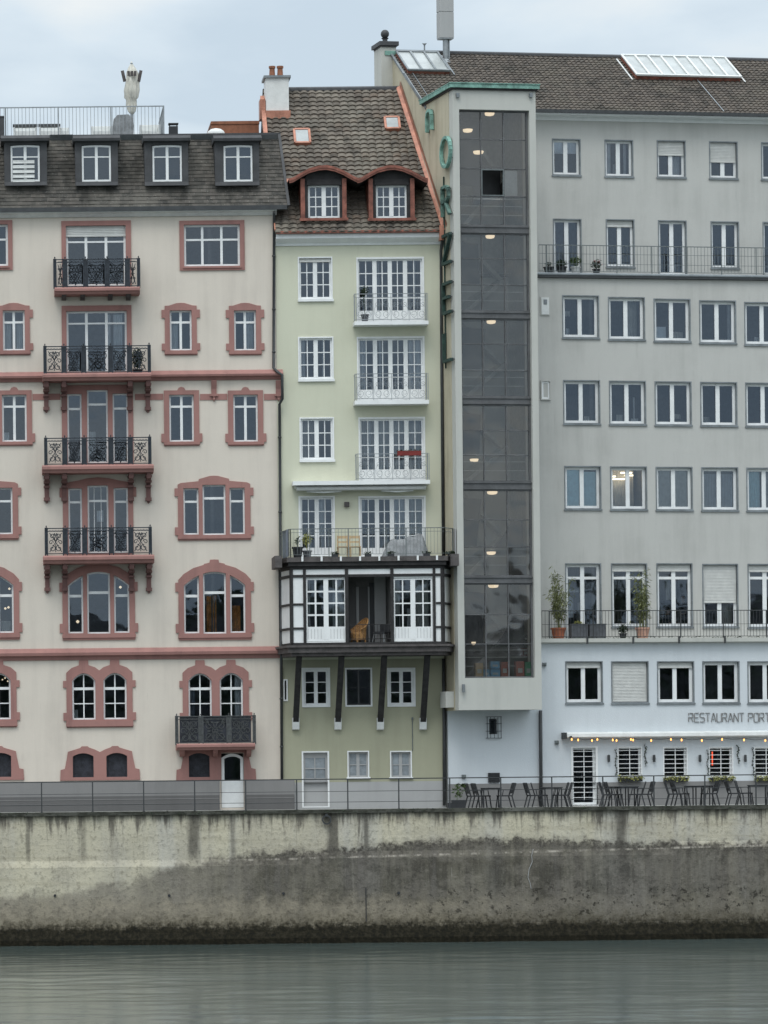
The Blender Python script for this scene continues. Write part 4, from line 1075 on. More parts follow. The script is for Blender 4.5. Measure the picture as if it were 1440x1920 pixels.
# upper two rows
r1 = ((1035, 260, 1089, 329), (1133.5, 262, 1187.5, 331.5), (1231.5, 263, 1286, 333), (1329.5, 265, 1383.5, 335), (1427, 267, 1482, 337), (1525, 269, 1580, 339))
for k, r in enumerate(r1):
    w = gwin(*r, D0, HU, fw=4.2)
    if k == 0: w.curtain(r[0] + 4, r[2] - 5, r[1] + 4, r[1] + 27, back=.06, wave=.004, name='inner_blind')
    if k == 1: w.curtain(r[0] + 6, r[0] + 16); w.curtain(r[2] - 14, r[2] - 8); w.curtain(r[0] + 20, r[0] + 26, r[1] + 44, r[1] + 60, m='greyblind')
    if k == 2: w.shutter(r[1] + 1, r[1] + 26); w.curtain(r[0] + 30, r[2] - 5, back=.3)
    if k == 3: w.shutter(r[1] + 1, r[1] + 37)
    w.done()
r2 = ((1037, 410, 1091, 513, 1), (1136, 411, 1190, 501, 0), (1234, 413, 1288, 514, 1), (1332.5, 415, 1386, 503, 0), (1430, 416, 1484, 515, 1), (1528, 417, 1582, 505, 0))
for k, (a, b, c, d, dr) in enumerate(r2):
    w = gwin(a, b, c, d, D0, HU, door=bool(dr), fw=4.2)
    if k == 1: w.shutter(b + 1, b + 12)
    if k == 2: w.curtain(a + 28, a + 46, d - 22, d - 6, m='greyblind', back=.5)
    w.done()
# three office rows
cols = (0, 86, 171.5, 257, 341.5, 427)
for rw, (xb, yb0, yb1, sl) in enumerate(((1054, 553.5, 634, 3.2), (1056, 712.5, 795, 1.2), (1058, 873.5, 955, .8))):
    for k, cx in enumerate(cols):
        x0, x1 = xb + cx, xb + cx + 69.5; y0, y1 = yb0 + sl * k, yb1 + sl * k
        w = gwin(x0, y0, x1, y1, D1, HMm)
        if rw == 0:
            if k == 0: w.curtain(x0 + 10, x0 + 20, y0 + 28, y0 + 38, m='greyblind'); w.curtain(x0 + 12, x0 + 19, y1 - 20, y1 - 8)
            if k == 1: w.curtain(x0 + 38, x1 - 6, m='greyblind', back=.5)
            if k == 2: w.curtain(x0 + 5, x0 + 26, y0 + 52, y1 - 6, wave=.002, back=.06); w.curtain(x0 + 38, x1 - 8, y0 + 60, y1 - 7, back=.3, m='greyblind')
            if k == 3: w.curtain(x1 - 11, x1 - 5)
            if k == 4: w.curtain(x0 + 24, x0 + 40, y0 + 64, y1 - 6)
        if rw == 1:
            if k == 0: w.curtain(x0 + 44, x0 + 56, y1 - 16, y1 - 6, m='greyblind')
            if k == 1: w.curtain(x0 + 50, x0 + 54, y0 + 30, y1 - 8); w.curtain(x0 + 46, x0 + 60, y1 - 13, y1 - 7); w.curtain(x0 + 18, x0 + 30, y1 - 20, y1 - 6, m='greyblind')
            if k == 2: w.curtain(x0 + 4, x0 + 9, y0 + 20, y1 - 5); w.curtain(x0 + 38, x0 + 54, y1 - 22, y1 - 14, m='greyblind')
            if k == 3: w.curtain(x0 + 8, x0 + 30, y1 - 20, y1 - 6, m='greyblind', back=.6)
        if rw == 2:
            if k == 0: w.curtain(x0 + 4, x0 + 33, back=.08, wave=.003, m='tealblind', name='inner_blind'); w.curtain(x0 + 36, x1 - 5, y0 + 10, y1 - 5, back=.12, wave=.003, m='tealblind', name='inner_blind')
            if k == 1:
                w.curtain(x0 + 4, x1 - 4, back=1.2, m='greyblind', wave=.01)
                mb = MB()
                for ta, tb, ty in ((6, 27, 15), (22, 50, 20), (38, 58, 8), (46, 60, 13)):
                    u0, z0 = w.G(x0 + ta, y0 + ty + 1.5); u1, z1 = w.G(x0 + tb, y0 + ty - 1.2); mb.box(u0, u1, w.Y + w.rec + .85, w.Y + w.rec + 1.0, z0, z1)
                w.part(mb, 'strip_light', 'tube')
            if k == 2: w.curtain(x0 + 4, x1 - 4, back=.1, wave=.004, m='greyblind', name='inner_blind')
            if k == 3:
                for q in range(20): w.curtain(x0 + 6 + q * 3, x0 + 8.2 + q * 3, y0 + 12, y1 - 5, back=.12, wave=.008, name='vertical_blind') if q != 9 else None
                w.curtain(x0 + 4, x1 - 4, back=.5, m='greyblind', wave=.005)
            if k == 4: w.curtain(x0 + 4, x0 + 30, back=.15, m='tealblind', wave=.02); w.curtain(x0 + 36, x1, back=.3, m='greyblind')
        w.done()
# terrace doors and windows above the restaurant
for k, (x0, x1, y0, y1) in enumerate(((1060, 1128, 1056, 1197), (1146, 1214, 1056, 1176), (1231, 1299, 1056, 1176), (1317, 1384.5, 1057, 1176), (1402, 1470, 1057, 1177), (1487, 1555, 1057, 1177))):
    hy = () if k == 3 else (1083.5,)
    w = gwin(x0, y0, x1, y1, D1, HMm, tr=hy, door=(k == 0))
    if k in (1, 2, 4): w.shutter(y0 + 2, y0 + 13)
    if k == 3:
        w.shutter(y0 + 2, y0 + 71); w.curtain(x0 + 45, x0 + 62, y0 + 74, y1 - 5, m='greyblind', back=.3)
    if k == 0: w.curtain(x0 + 15, x0 + 28, y0 + 60, y0 + 100, back=.7); w.curtain(x0 + 14, x0 + 46, y0 + 48, y0 + 53, back=.5); w.curtain(x0 + 38, x0 + 50, y0 + 72, y1 - 20, m='greyblind', back=.8)
    if k == 1: w.curtain(x0 + 8, x0 + 24, y0 + 30, y1 - 20, m='greyblind', back=1.2)
    if k == 2: w.curtain(x0 + 6, x0 + 22, y0 + 30, y0 + 80, m='greyblind', back=1.4); w.curtain(x0 + 38, x0 + 58, y0 + 30, y0 + 66, m='greyblind', back=1.1)
    w.done()
# restaurant: upper row
for k, (x0, x1) in enumerate(((1060, 1130.5), (1146, 1216.5), (1232, 1302), (1317, 1387), (1401.5, 1471), (1486, 1556))):
    w = gwin(x0, 1239.5, x1, 1318.5, D2, HL, fw=5.5)
    if k in (0, 2): w.shutter(1242, 1250)
    if k == 1: w.shutter(1242, 1313)
    if k == 3: w.curtain(x0 + 8, x0 + 26, back=1.2, m='ochre')
    w.done()
# restaurant: barred door and windows
def lattice(w, x0, x1, y0, y1, step):
    y = y0 + step / 2; mb = MB()
    while y < y1:
        a, z = w.G(x0, y); b, _ = w.G(x1, y); mb.box(a, b, w.Y + .015, w.Y + .035, z - .011, z + .011); y += step
    m = (x0 + x1) / 2; a, z0 = w.G(m - .6, y1); b, z1 = w.G(m + .6, y0); mb.box(a, b, w.Y + .01, w.Y + .04, z0, z1)
    w.part(mb, 'window_bars', 'white')
w = Win(FG, gy, HL, [(1074, 1117, 1402, 1508)], d=D2, rec=.12, fw=3.5, name='door'); w.surround([(1071, 1511), (1121, 1511), (1121, 1400), (1071, 1400)], 'white', .03); lattice(w, 1074, 1117, 1404, 1500, 9.6); w.done()
for k, x0 in enumerate((1160, 1245.5, 1331, 1416, 1500)):
    w = Win(FG, gy, HL, [(x0, x0 + 42, 1402, 1456)], d=D2, rec=.14, fw=2.5); w.surround(None, 'white', .01, w=2); lattice(w, x0, x0 + 42, 1403, 1456, 8.2)
    if k == 0:
        mb = MB(); u, z = w.G(x0 + 3, 1412); mb.box(u, u + .03, w.Y + .5, w.Y + .53, z - .15, z + .15); w.part(mb, 'red_light', 'neon')
    if k == 2:
        mb = MB(); u, z = w.G(x0 + 12, 1422); mb.box(u - .02, u + .02, w.Y + .4, w.Y + .43, z - .26, z + .26); w.part(mb, 'red_light', 'neon')
    w.done()
# wall planes
uE_ = 19.0
zEv = gz(1220, 222, D0); zT1 = gz(1220, 521, D1); zT2 = gz(1220, 1203, D2); zPl = gz(1220, 1466, D2)
wb = MB(); holed(wb, 0, uE_, zT1 - .3, zEv, HU, -D0, .26)
wb.face([(uE_, -D0, -1), (uE_, 12, -1), (uE_, 12, zEv), (uE_, -D0, zEv)])
holed(wb, 0, uE_, zT2 - .3, zT1, HMm, -D1, .26)
wb.face([(0, -D1, zT1), (uE_, -D1, zT1), (uE_, -D0, zT1), (0, -D0, zT1)]); wb.face([(0, -D2, zT2), (uE_, -D2, zT2), (uE_, -D1, zT2), (0, -D1, zT2)])
wb.face([(uE_, -D1, zT2), (uE_, -D0, zT2), (uE_, -D0, zT1), (uE_, -D1, zT1)])
wb.build('wall', M['grey'], gy)
# whitewashed restaurant level, under the tower too
tx = gu_(913, 1360, D2)
w = Win(FG, gy, HL, [(918, 932, 1348, 1376)], d=D2, rec=.14, fw=1.5, frame='darkmetal'); mb = MB(); G = w.G
for x in (912, 938): a, z0 = G(x, 1384); _, z1 = G(x, 1344); mb.bar((a, w.Y - .10, z0), (a, w.Y - .10, z1), .02)
for x in (918, 925, 932): a, z0 = G(x, 1384); _, z1 = G(x, 1344); mb.bar((a, w.Y - .12, z0), (a, w.Y - .12, z1), .015)
for y in (1344, 1357, 1371, 1384): a, z0 = G(911, y); b, _ = G(939, y); mb.bar((a, w.Y - .11, z0), (b, w.Y - .11, z0), .02); mb.bar((a, w.Y - .1, z0), (a, w.Y, z0), .015); mb.bar((b, w.Y - .1, z0), (b, w.Y, z0), .015)
w.part(mb, 'window_bars', 'iron'); w.done()
zTB = gz(930, 1331, 0)                             # underside of the stair tower
bL = .0
wb = MB(); holed(wb, bL, gu_(1012, 1400, D2), zPl, zTB + .05, HL, -D2, .28); holed(wb, gu_(1012, 1400, D2), uE_, zPl, zT2, HL, -D2, .28)
wb.face([(bL, -D2, -1), (bL, 8, -1), (bL, 8, zTB), (bL, -D2, zTB)]); wb.build('restaurant_wall', M['white_wall'], gy)
wb = MB(); holed(wb, bL, uE_, -1, zPl, HL, -D2 - .03, .3); wb.face([(bL, -D2 - .03, zPl), (uE_, -D2 - .03, zPl), (uE_, -D2, zPl), (bL, -D2, zPl)]); wb.build('plinth', M['plinth'], gy)
rb = MB()
for (d, za, zb) in ((D0, zT1 - .2, zEv), (D1, zT2 - .2, zT1 - .02), (D2, -1, zT2 - .02)): rb.face([(0.02, -d + 3.4, za), (uE_, -d + 3.4, za), (uE_, -d + 3.4, zb), (.02, -d + 3.4, zb)])
for py, d in ((372, D0), (516, D0), (665, D1), (825, D1), (985, D1), (1199, D1), (1340, D2), (1222, D2), (236, D0)): z = gz(1220, py, d); rb.box(.02, uE_, -d + .3, -d + 3.38, z - .15, z)
for px in (1110, 1215, 1310, 1400): u = gu_(px, 700, D1); rb.box(u, u + .12, -D1 + .3, -D1 + 3.3, 0, zT1 - .2); rb.box(u + .5, u + .6, -D0 + .3, -D0 + 3.3, zT1, zEv)
rb.build('room_wall', M['room'], gy)
# eaves, slabs
e = MB(); z1 = gz(1220, 214, D0 + .5); e.xprism([(-D0 - .001, zEv - .15), (-D0 - .05, zEv - .15), (-D0 - .05, zEv - .02), (-D0 - .5, zEv), (-D0 - .5, z1), (-D0 - .001, z1)], 0.0, uE_); e.build('eaves_moulding', M['white'], gy)
e = MB(); e.box(0, uE_, -D0 - .60, -D0 - .505, z1 - .02, z1 + .10); e.build('gutter', M['darkmetal'], gy)
e = MB(); zs = gz(1220, 513, D1 + .12); e.xprism([(-D0, zs), (-D1 - .12, zs), (-D1 - .16, zs - .05), (-D1 - .16, zT1 + .06), (-D1 - .08, zT1 + .0), (-D1 + .0, zT1 + .0), (-D0, zT1 + .004)], 0, uE_); to = e.build('terrace_slab', M['leadlight'], gy)
e = MB(); e.xprism([(-D1 - .002, zT1 - .06), (-D1 - .13, zT1 - .04), (-D1 - .13, zT1 + .05), (-D1 - .002, zT1 + .0)], 0, uE_); e.build('gutter', M['darkmetal'], gy)  # dark strip standing in for the shadow line under the slab edge
zs2 = gz(1220, 1196.5, D2 + .2)
e = MB(); e.xprism([(-D1, zs2), (-D2 - .25, zs2), (-D2 - .25, zT2 - .02), (-D2 - .002, zT2 - .06), (-D2 - .002, zT2 + .004), (-D1, zT2 + .004)], gu_(1009, 1200, D2), uE_); t2 = e.build('terrace_slab', M['concrete'], gy)
mo = MB()
for k in range(420):
    u = random.uniform(gu_(1020, 1200, D2), 17); mo.leaf((u, -D2 - random.uniform(.0, .25), zs2 + .01 + random.random() * .06), .07)
mo.build('moss', M['leafdark'], t2, fixn=False)['kind'] = 'stuff'
def railing(par, ua, ub, y, z0, z1, step, posts, mid=(), col='railgrey', ps=.016, bs=.006):
    r = MB(); r.box(ua, ub, y - .018, y + .018, z1 - .03, z1); r.box(ua, ub, y - .008, y + .008, z0 + .06, z0 + .08)
    for m in mid: r.box(ua, ub, y - .007, y + .007, z0 + (z1 - z0) * m - .007, z0 + (z1 - z0) * m + .007)
    u = ua
    while u <= ub: r.box(u - bs, u + bs, y - bs, y + bs, z0 + .06, z1 - .02); u += step
    u = ua + .3
    while u <= ub: r.box(u - ps, u + ps, y - ps, y + ps, z0 - .08, z1); u += posts
    return r.build('terrace_railing', M[col], par)
railing(gy, gu_(1011, 490, D1), uE_, -D1 + .02, zs, gz(1220, 461, D1), .135, 1.4, (.33, .68))
railing(gy, gu_(1014, 1170, D2), uE_, -D2 - .14, zs2, gz(1220, 1144, D2 + .14), .125, 1.72, (.5,), 'darkmetal')
hk = MB()
for x in (1101, 1187, 1273, 1359): u = gu_(x, 1205, D2 + .25); hk.box(u - .03, u + .03, -D2 - .30, -D2 - .252, zT2 - .08, zs2 + .06)
hk.build('rail_bracket', M['darkmetal'], gy)
# downpipe, vents, small window, lamps
pp = MB(); pp.tube([(gu_(x, y, D2 + .1), -D2 - .1, gz(x, y, D2 + .1)) for x, y in ((1013.5, 1332), (1014, 1420), (1014.5, 1511))], .065, 8); pp.build('downpipe', M['darkmetal'], gy, True)
for x0, y0, x1, y1, inner in ((1012.5, 556, 1030.5, 592, 'leadlight'), ):
    a, z0, b, z1 = FG.rect(x0, y0, x1, y1, D1); mb = MB(); mb.box(a, b, -D1 - .03, -D1 - .001, z0, z1); mb.box(a + .04, b - .04, -D1 - .06, -D1 - .03, z0 + .04, z1 - .04, 1); mb.box(a + .12, b - .12, -D1 - .07, -D1 - .06, z0 + .42, z1 - .12, 2); mb.build('vent_panel', [M['grey'], M['offwhite'], M['leadlight']], gy)
w = Win(FG, gy, None, [(1016, 1031, 715, 748)], d=D1 + .04, rec=.03, fw=3.4); w.surround(None, 'grey', .02, w=2); w.done()
a, z0, b, z1 = FG.rect(915, 1449, 936, 1467, D2); mb = MB(); mb.box(a, b, -D2 - .08, -D2 - .001, z0, z1)
for k in range(5): mb.box(a + .03, b - .03, -D2 - .10, -D2 - .08, z0 + .03 + k * .065, z0 + .06 + k * .065)
mb.build('vent_box', M['blackpot'], gy)
for x in (1140, 1225, 1311, 1396):
    u, z = FG.p(x, 1422, D2); mb = MB(); mb.lathe([(.02, z - .14), (.055, z - .12), (.055, z + .12), (.02, z + .14)], 8, u, -D2 - .09); mb.box(u - .02, u + .02, -D2 - .05, -D2 - .001, z - .05, z + .05); mb.build('wall_lamp', M['darkmetal'], gy)
for x, y in ((1043, 1392), (1020, 1246), (869, 1456)):
    u, z = FG.p(x, y, D2); mb = MB(); mb.box(u - .07, u + .07, -D2 - .09, -D2 - .001, z - .07, z + .07); mb.tube([(u, -D2 - .08, z), (u, -D2 - .17, z - .03)], .035, 8); mb.build('camera_box', M['railgrey'], gy)
# awning
a, z0 = FG.p(1062, 1384.5, D2 + .3); z1 = gz(1062, 1374, D2 + .3); mb = MB()
mb.xprism([(-D2 - .002, z0 + .04), (-D2 - .3, z0), (-D2 - .36, z0 + .05), (-D2 - .34, z1 - .04), (-D2 - .1, z1 + .02), (-D2 - .002, z1)], a, uE_)
mb.box(a - .10, a, -D2 - .38, -D2 - .002, z0 - .02, z1 + .01, 1); mb.build('awning', [M['offwhite'], M['darkmetal']], gy)

# --- tiled roof of the long building
yG = -D0 - .55; zG0 = gz(1220, 211, D0 + .55); RDg = 4.25; zG1 = gz(1220, 110, D0 - RDg)
Lg = math.hypot(RDg + .55, zG1 - zG0); cg, sg_ = (RDg + .55) / Lg, (zG1 - zG0) / Lg
def Pg(u, s, h): return (u, yG + s * cg - h * sg_, zG0 + s * sg_ + h * cg)
M['ribtile'] = m_tile('brown_rib_tile', .20, .25 * sg_, [c4(.075, .064, .056), c4(.098, .084, .072), c4(.125, .105, .088), c4(.088, .078, .069)], c4(.118, .108, .085), zG0, False, .4)
rg = tiles(Pg, Lg, .25, lambda s: 0.0, lambda s: uE_, .20, wave=.05, lip=.03, nsub=4).build('roof', M['ribtile'], gy)
rr = MB(); rr.tube([(0.0, -D0 + RDg, zG1 + .02), (uE_, -D0 + RDg, zG1 + .02)], .11, 8)
rr.build('ridge_tile', M['lead'], rg)
bk = MB(); bk.face([(0, -D0 + RDg, zG1), (uE_, -D0 + RDg, zG1), (uE_, 14, zG0), (0, 14, zG0)]); bk.build('roof_back', M['lead'], rg)
# roof glazing panels: a tilted raft of glass on red upstands
def raft(x0, x1, yt, yb_, n, lift=.24, bm='offwhite'):
    def s_at(py, px):
        lo, hi = 0., Lg
        for _ in range(40):
            m = (lo + hi) / 2; y = yG + m * cg
            if zG0 + m * sg_ > gz(px, py, -y): hi = m
            else: lo = m
        return (lo + hi) / 2
    s0, s1 = s_at(yb_ + 4, x0), min(Lg - .05, s_at(yt + 2, x0)); y0 = yG + s0 * cg
    a, b = gu_(x0, yb_, -y0), gu_(x1, yb_, -y0); mb = MB()
    mb.face([Pg(a, s0, lift), Pg(b, s0, lift), Pg(b, s1, lift), Pg(a, s1, lift)], 0)
    for p, q in (((a, s0), (b, s0)), ((b, s0), (b, s1)), ((b, s1), (a, s1)), ((a, s1), (a, s0))): mb.face([Pg(p[0], p[1], .02), Pg(q[0], q[1], .02), Pg(q[0], q[1], lift - .01), Pg(p[0], p[1], lift - .01)], 1)
    nrm = Vector(Pg(0, 0, 1)) - Vector(Pg(0, 0, 0))
    for k in range(n + 1): u = a + (b - a) * k / n; mb.bar(Pg(u, s0 - .03, lift + .02), Pg(u, s1, lift + .02), .07, .05, 2, up=nrm)
    for s in (s0, s1): mb.bar(Pg(a, s, lift + .01), Pg(b, s, lift + .01), .09, .07, 2, up=nrm)
    mb.bar(Pg(a - .18, s0 - .1, .08), Pg(a - .18, s1, .08), .05, .03, 2, up=nrm); mb.bar(Pg(b + .18, s0 - .1, .08), Pg(b + .18, s1, .08), .05, .03, 2, up=nrm)
    mb.build('roof_glazing', [M['panelgrey'], M['copperdull'], M[bm]], gy)
raft(764, 842, 104, 136, 3, .2, 'leadlight'); raft(1192, 1387, 113, 147, 8)
cb = MB(); cb.bar(Pg(gu_(1300, 160, -6.5), Lg * .62, .09), Pg(gu_(1346, 209, -4), .05, .09), .03, .02); cb.build('cable', M['steel'], rg)
# gable wall on the left, with ridge pillar
zTop = gz(852, 165, 0)
gbm = MB(); yy = [(-D2 + .0, -1), (-D2 + 12, -1), (-D0 + RDg * 2, zG0 - .1), (-D0 + RDg, zG1 - .06), (yG, zG0 - .08), (yG, -1)]
gbm.face([(0.0 - .004, y, z) for y, z in ((-D0 - .56, -1), (14, -1), (14, zG0 - .3), (-D0 + RDg, zG1 - .06), (-D0 - .56, zG0 - .10))])
gbm.build('gable_wall', M['beige'], gy)
vb = MB(); nrm = Vector(Pg(0, 0, 1)) - Vector(Pg(0, 0, 0)); vb.bar(Pg(.30, 0, .09), Pg(.30, Lg, .09), .02, .02, up=nrm); vb.bar(Pg(-.02, -.05, .02), Pg(-.02, Lg, .02), .04, .14, up=nrm); vb.build('verge_flashing', M['leadlight'], rg)
dk = -D0 + RDg; G = FG.g(719, 120, -dk); a, z0 = G(711, 215); b, z1 = G(739, 88); mb = MB()
mb.box(a, b, dk - .3, dk + .7, z0 - 3, z1)
ca, cz0 = G(707, 88); cb_, cz1 = G(743, 80.5); mb.box(ca, cb_, dk - .4, dk + .8, cz0, cz1, 1); mb.box(ca + .08, cb_ - .08, dk - .34, dk + .74, cz0 - .06, cz0 - .001, 1)
q, zz0 = G(0, 106); _, zz1 = G(0, 98); mb.box(a + .14, b + .03, dk - .34, dk - .301, zz0, zz1, 2)
m_ = (a + b) / 2; _, f0 = G(0, 80.5); _, f1 = G(0, 54)
h = f1 - f0; mb.lathe([(.24, f0 - .01), (.2, f0 + h * .12), (.1, f0 + h * .2), (.1, f0 + h * .32), (.15, f0 + h * .4)] + [(.17 * math.sin(PI * t / 8), f0 + h * .7 - .17 * math.cos(PI * t / 8)) for t in range(1, 8)], 12, m_, dk + .2, 1)
mb.build('ridge_pillar', [M['concrete'], M['lead'], M['verdigris']], gy)

# ================================================================== glazed stair tower
tw = thing('stair_tower', 'tall concrete stair tower with dark floor-to-roof glazing and copper roof edge', 'tower', FG.world(0, 0, 0), YAW)
tR = gu_(1009.5, 700, 0); tD = -D0 + .1
gl, grt = gu_(866, 700, 0), gu_(997.5, 700, 0)
zt1, zg1, zg0 = gz(930, 164, 0), gz(930, 206, 0), gz(930, 1271, 0)
fm = MB()
fm.box(0, gl, 0, .45, zTB, zt1); fm.box(grt, tR, 0, .45, zTB, zt1); fm.box(gl, grt, .0, .45, zg1, zt1); fm.box(gl, grt, 0, .45, zTB, zg0)
fm.build('concrete_frame', M['concrete'], tw)
sd = MB(); sd.box(-.02, .2, .452, tD, zTB, zt1 - .04); sd.build('side_wall', M['beige'], tw)
bt = MB(); bt.box(.2, tR, .452, tD, zTB + .003, zTB + .2); bt.box(tR - .2, tR, .452, tD, zTB + .2, zt1); bt.box(.2, tR - .2, tD - .2, tD, zTB + .2, zt1); bt.box(.2, tR - .2, .452, tD - .2, zt1 - .2, zt1 - .01)
bt.build('shaft_wall', M['shaft'], tw)
# floors, spandrels, glazing bars
sp = [(423, 436), (584, 596), (744.5, 757), (903.5, 917), (1081, 1093)]
bands = [206] + [v for p in sp for v in p] + [1271]
mbn = MB(); gp = MB(); spn = MB()
cx_ = [FG.U(x, 700, 0) for x in (909, 951.5)]
y_g = .22
for y0, y1 in sp: spn.box(gl, grt, y_g - .05, y_g + .1, gz(930, y1, 0), gz(930, y0, 0)); spn.box(gl, grt, y_g - .09, y_g - .051, gz(930, y1, 0) + .0, gz(930, y1 - 2, 0)); spn.box(gl, grt, y_g - .09, y_g - .051, gz(930, y0 + 2, 0), gz(930, y0, 0))
so = spn.build('spandrel', M['spandrel'], tw)
subs = {0: (260, 315, 367), 1: (484, 533), 2: (644, 694), 3: (806, 853), 4: (974, 1025), 5: (1152, 1207)}
OPEN = (cx_[0], cx_[1], gz(930, 366, 0), gz(930, 316, 0))
for k in range(6):
    a, b = bands[2 * k], bands[2 * k + 1]; z0, z1 = gz(930, b, 0), gz(930, a, 0)
    rows = [z1] + [gz(930, y, 0) for y in subs[k]] + [z0]
    for u in cx_: mbn.box(u - .022, u + .022, y_g - .03, y_g + .03, z0, z1)
    for u in (gl + .04, grt - .04): mbn.box(u - .04, u + .04, y_g - .04, y_g + .04, z0, z1)
    for z in rows[1:-1]: mbn.box(gl + .08, grt - .08, y_g - .025, y_g + .025, z - .018, z + .018)
    for z, s in ((z1 - .03, 1), (z0 + .03, -1)): mbn.box(gl + .08, grt - .08, y_g - .035, y_g + .035, z - .03, z + .03)
    us = [gl] + cx_ + [grt]
    for zi in range(len(rows) - 1):
        for ui in range(3):
            if k == 0 and zi == 2 and ui == 1: continue          # the open casement
            t = random.uniform(-.006, .006); t2 = random.uniform(-.006, .006); A, Bb, C, Dd = us[ui], us[ui + 1], rows[zi + 1], rows[zi]
            gp.face([(A, y_g - t, C - 0), (Bb, y_g + t, C), (Bb, y_g + t + t2, Dd), (A, y_g - t + t2, Dd)])
mbn.build('glazing_bar', M['spandrel'], tw)
gp.build('pane', M['towerglass'], tw, fixn=False)
op = MB(); a, b, c, d = OPEN
for x in (a + .02, b - .02): op.box(x - .018, x + .018, y_g - .05, y_g + .06, c, d)
for z in (c + .02, d - .02): op.box(a + .038, b - .038, y_g - .05, y_g + .06, z - .018, z + .018)
op.build('open_casement', M['railgrey'], tw)
op = MB(); op.box(b + .05, b + .55, y_g + .06, y_g + .08, c + .02, d - .02); op.build('inner_blind', M['curtain'], tw)
op = MB(); op.box(a - .1, b + .1, y_g + .7, y_g + .74, c - .2, d + .2); op.build('dark_backing', M['blackpot'], tw)  # black sheet added to darken the view through the open casement
op = MB(); op.box(grt - .17, grt - .09, .30, .40, zg0 + .02, zg1 - .02); op.build('lit_wall_strip', M['cream'], tw)  # cream strip standing in for the light on the right shaft wall
st = MB()                                                   # landings, flights and handrails inside
for y0, y1 in sp: z = gz(930, (y0 + y1) / 2, 0); st.box(gl, grt, y_g + .15, 1.55, z - .1, z + .1)
for k in range(6):
    a, b = bands[2 * k], bands[2 * k + 1]; z0, z1 = gz(930, b, 0), gz(930, a, 0); h = z1 - z0
    st.bar((gl + .3, 1.8, z0 + .02), (grt - .3, 3.0, z0 + h * .52), .9, .14, up=(.2, .2, 1)); st.bar((grt - .3, 3.1, z0 + h * .52), (gl + .3, 2.0, z1 + .1), .9, .14, up=(.2, -.2, 1))
st.build('staircase', M['shaft'], tw)
hr = MB()
for k in range(6):
    b = bands[2 * k + 1]; z0 = gz(930, b, 0)
    for dz in (.45, .78, 1.05): hr.box(gl + .1, grt - .1, .42, .45, z0 + dz - .014, z0 + dz + .014)
hr.build('handrail', M['offwhite'], tw)
for k in range(6):                                          # dark panels added behind the panes of every floor to imitate reflections
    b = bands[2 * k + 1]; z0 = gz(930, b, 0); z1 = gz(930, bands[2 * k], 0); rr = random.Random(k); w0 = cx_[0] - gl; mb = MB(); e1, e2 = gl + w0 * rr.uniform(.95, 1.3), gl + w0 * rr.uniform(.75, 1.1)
    mb.prism([[(gl + .02, z0 + (z1 - z0) * .36), (e2, z0 + (z1 - z0) * .36), (e1, z1 - .35), (gl + .02, z1 - .25)]], .62, .66); mb.build('reflection_panel', M['reflectdark'], tw)
    if k in (4, 5): mb = MB(); mb.prism([[(cx_[1] - .5, z0 + (z1 - z0) * .33), (grt - .2, z0 + (z1 - z0) * .33), (grt - .2, z0 + (z1 - z0) * .66), (cx_[1] + .3, z0 + (z1 - z0) * .64), (cx_[1] - .1, z0 + (z1 - z0) * .44)]], .64, .68); mb.build('reflection_panel', M['reflectdark'], tw)
for px, py, r in ((918, 214, .16), (877, 245, .16), (897, 286, .17), (919, 444, .15), (921, 604, .15), (889, 863, .14), (923, 924, .17), (921, 1037, .15), (925, 1099, .17), (888, 1206, .07)):  # some discs are reflections in the glass, modelled as glowing lamps
    dd = -.5; u, z = FG.p(px, py, dd); mb = MB(); r *= 1.15; mb.lathe([(r, z + .05), (r, z + .01), (r * .85, z - .045), (r * .4, z - .065)], 14, u, .5); mb.build('ceiling_lamp', M['lamp'], tw)
# copper roof edge
cr = MB(); zc0, zc1 = gz(930, 165, .14), gz(930, 157.5, .14)
cr.box(-.12, tR + .12, -.14, .05, zc0, zc1); cr.box(-.14, .08, .05, tD - .2, zc0, zc1); cr.box(.08, tR + .12, .05, tD, zc1 - .08, zc1 - .01)
cr.box(-.15, tR + .14, -.17, tD - .1, zc1 + .002, zc1 + .035)
cr.build('copper_roof_edge', M['verdigris'], tw)
un = MB(); un.box(-.08, tR + .06, -.08, tD - .3, zc0 - .07, zc0 - .003); un.build('soffit', M['timber'], tw)
for x in (859, 996): u, z = FG.p(x, 178, .1); MB().box(u - .06, u + .06, -.1, -.001, z - .08, z + .08).build('spotlight', M['leadlight'], tw)
fx = MB(); fx.tube([(gu_(869, 1283, .1), -.1, gz(869, 1283, .1)), (gu_(869, 1298, .1), -.1, gz(869, 1298, .1))], .06, 8)
fx.build('pipe_end', M['leadlight'], tw); fx = MB(); fx.box(-.35, -.03, .5, 1.2, gz(850, 1326, 0), gz(850, 1296, 0))
fx.build('wall_box', M['concrete'], tw)
# ================================================================== lettering
LET = {  # strokes in a unit box, x to the right, z up
 'R': [[(0, 0), (0, 1)], [(0, 1), (.55, 1), (.82, .9), (.82, .62), (.55, .5), (0, .5)], [(.42, .5), (.95, 0)]],
 'Z': [[(0, 1), (1, 1), (0, 0), (1, 0)]], 'E': [[(1, 1), (0, 1), (0, 0), (1, 0)], [(0, .52), (.75, .52)]], 'L': [[(0, 1), (0, 0), (1, 0)]],
 'O': [[(.5 + .5 * math.sin(t * PI / 12), .5 + .5 * math.cos(t * PI / 12)) for t in range(25)]],
 'n': [[(0, 0), (0, .72), (.15, .93), (.5, 1), (.85, .93), (1, .72), (1, 0)], [(0, 0), (.02, .02)]],
}
sg = thing('vertical_sign', 'vertical row of green copper letters down the side wall of the stair tower', 'sign', FG.world(0, 0, 0), YAW)
def zside(px, py): return FG.Z(px, py, -.8)
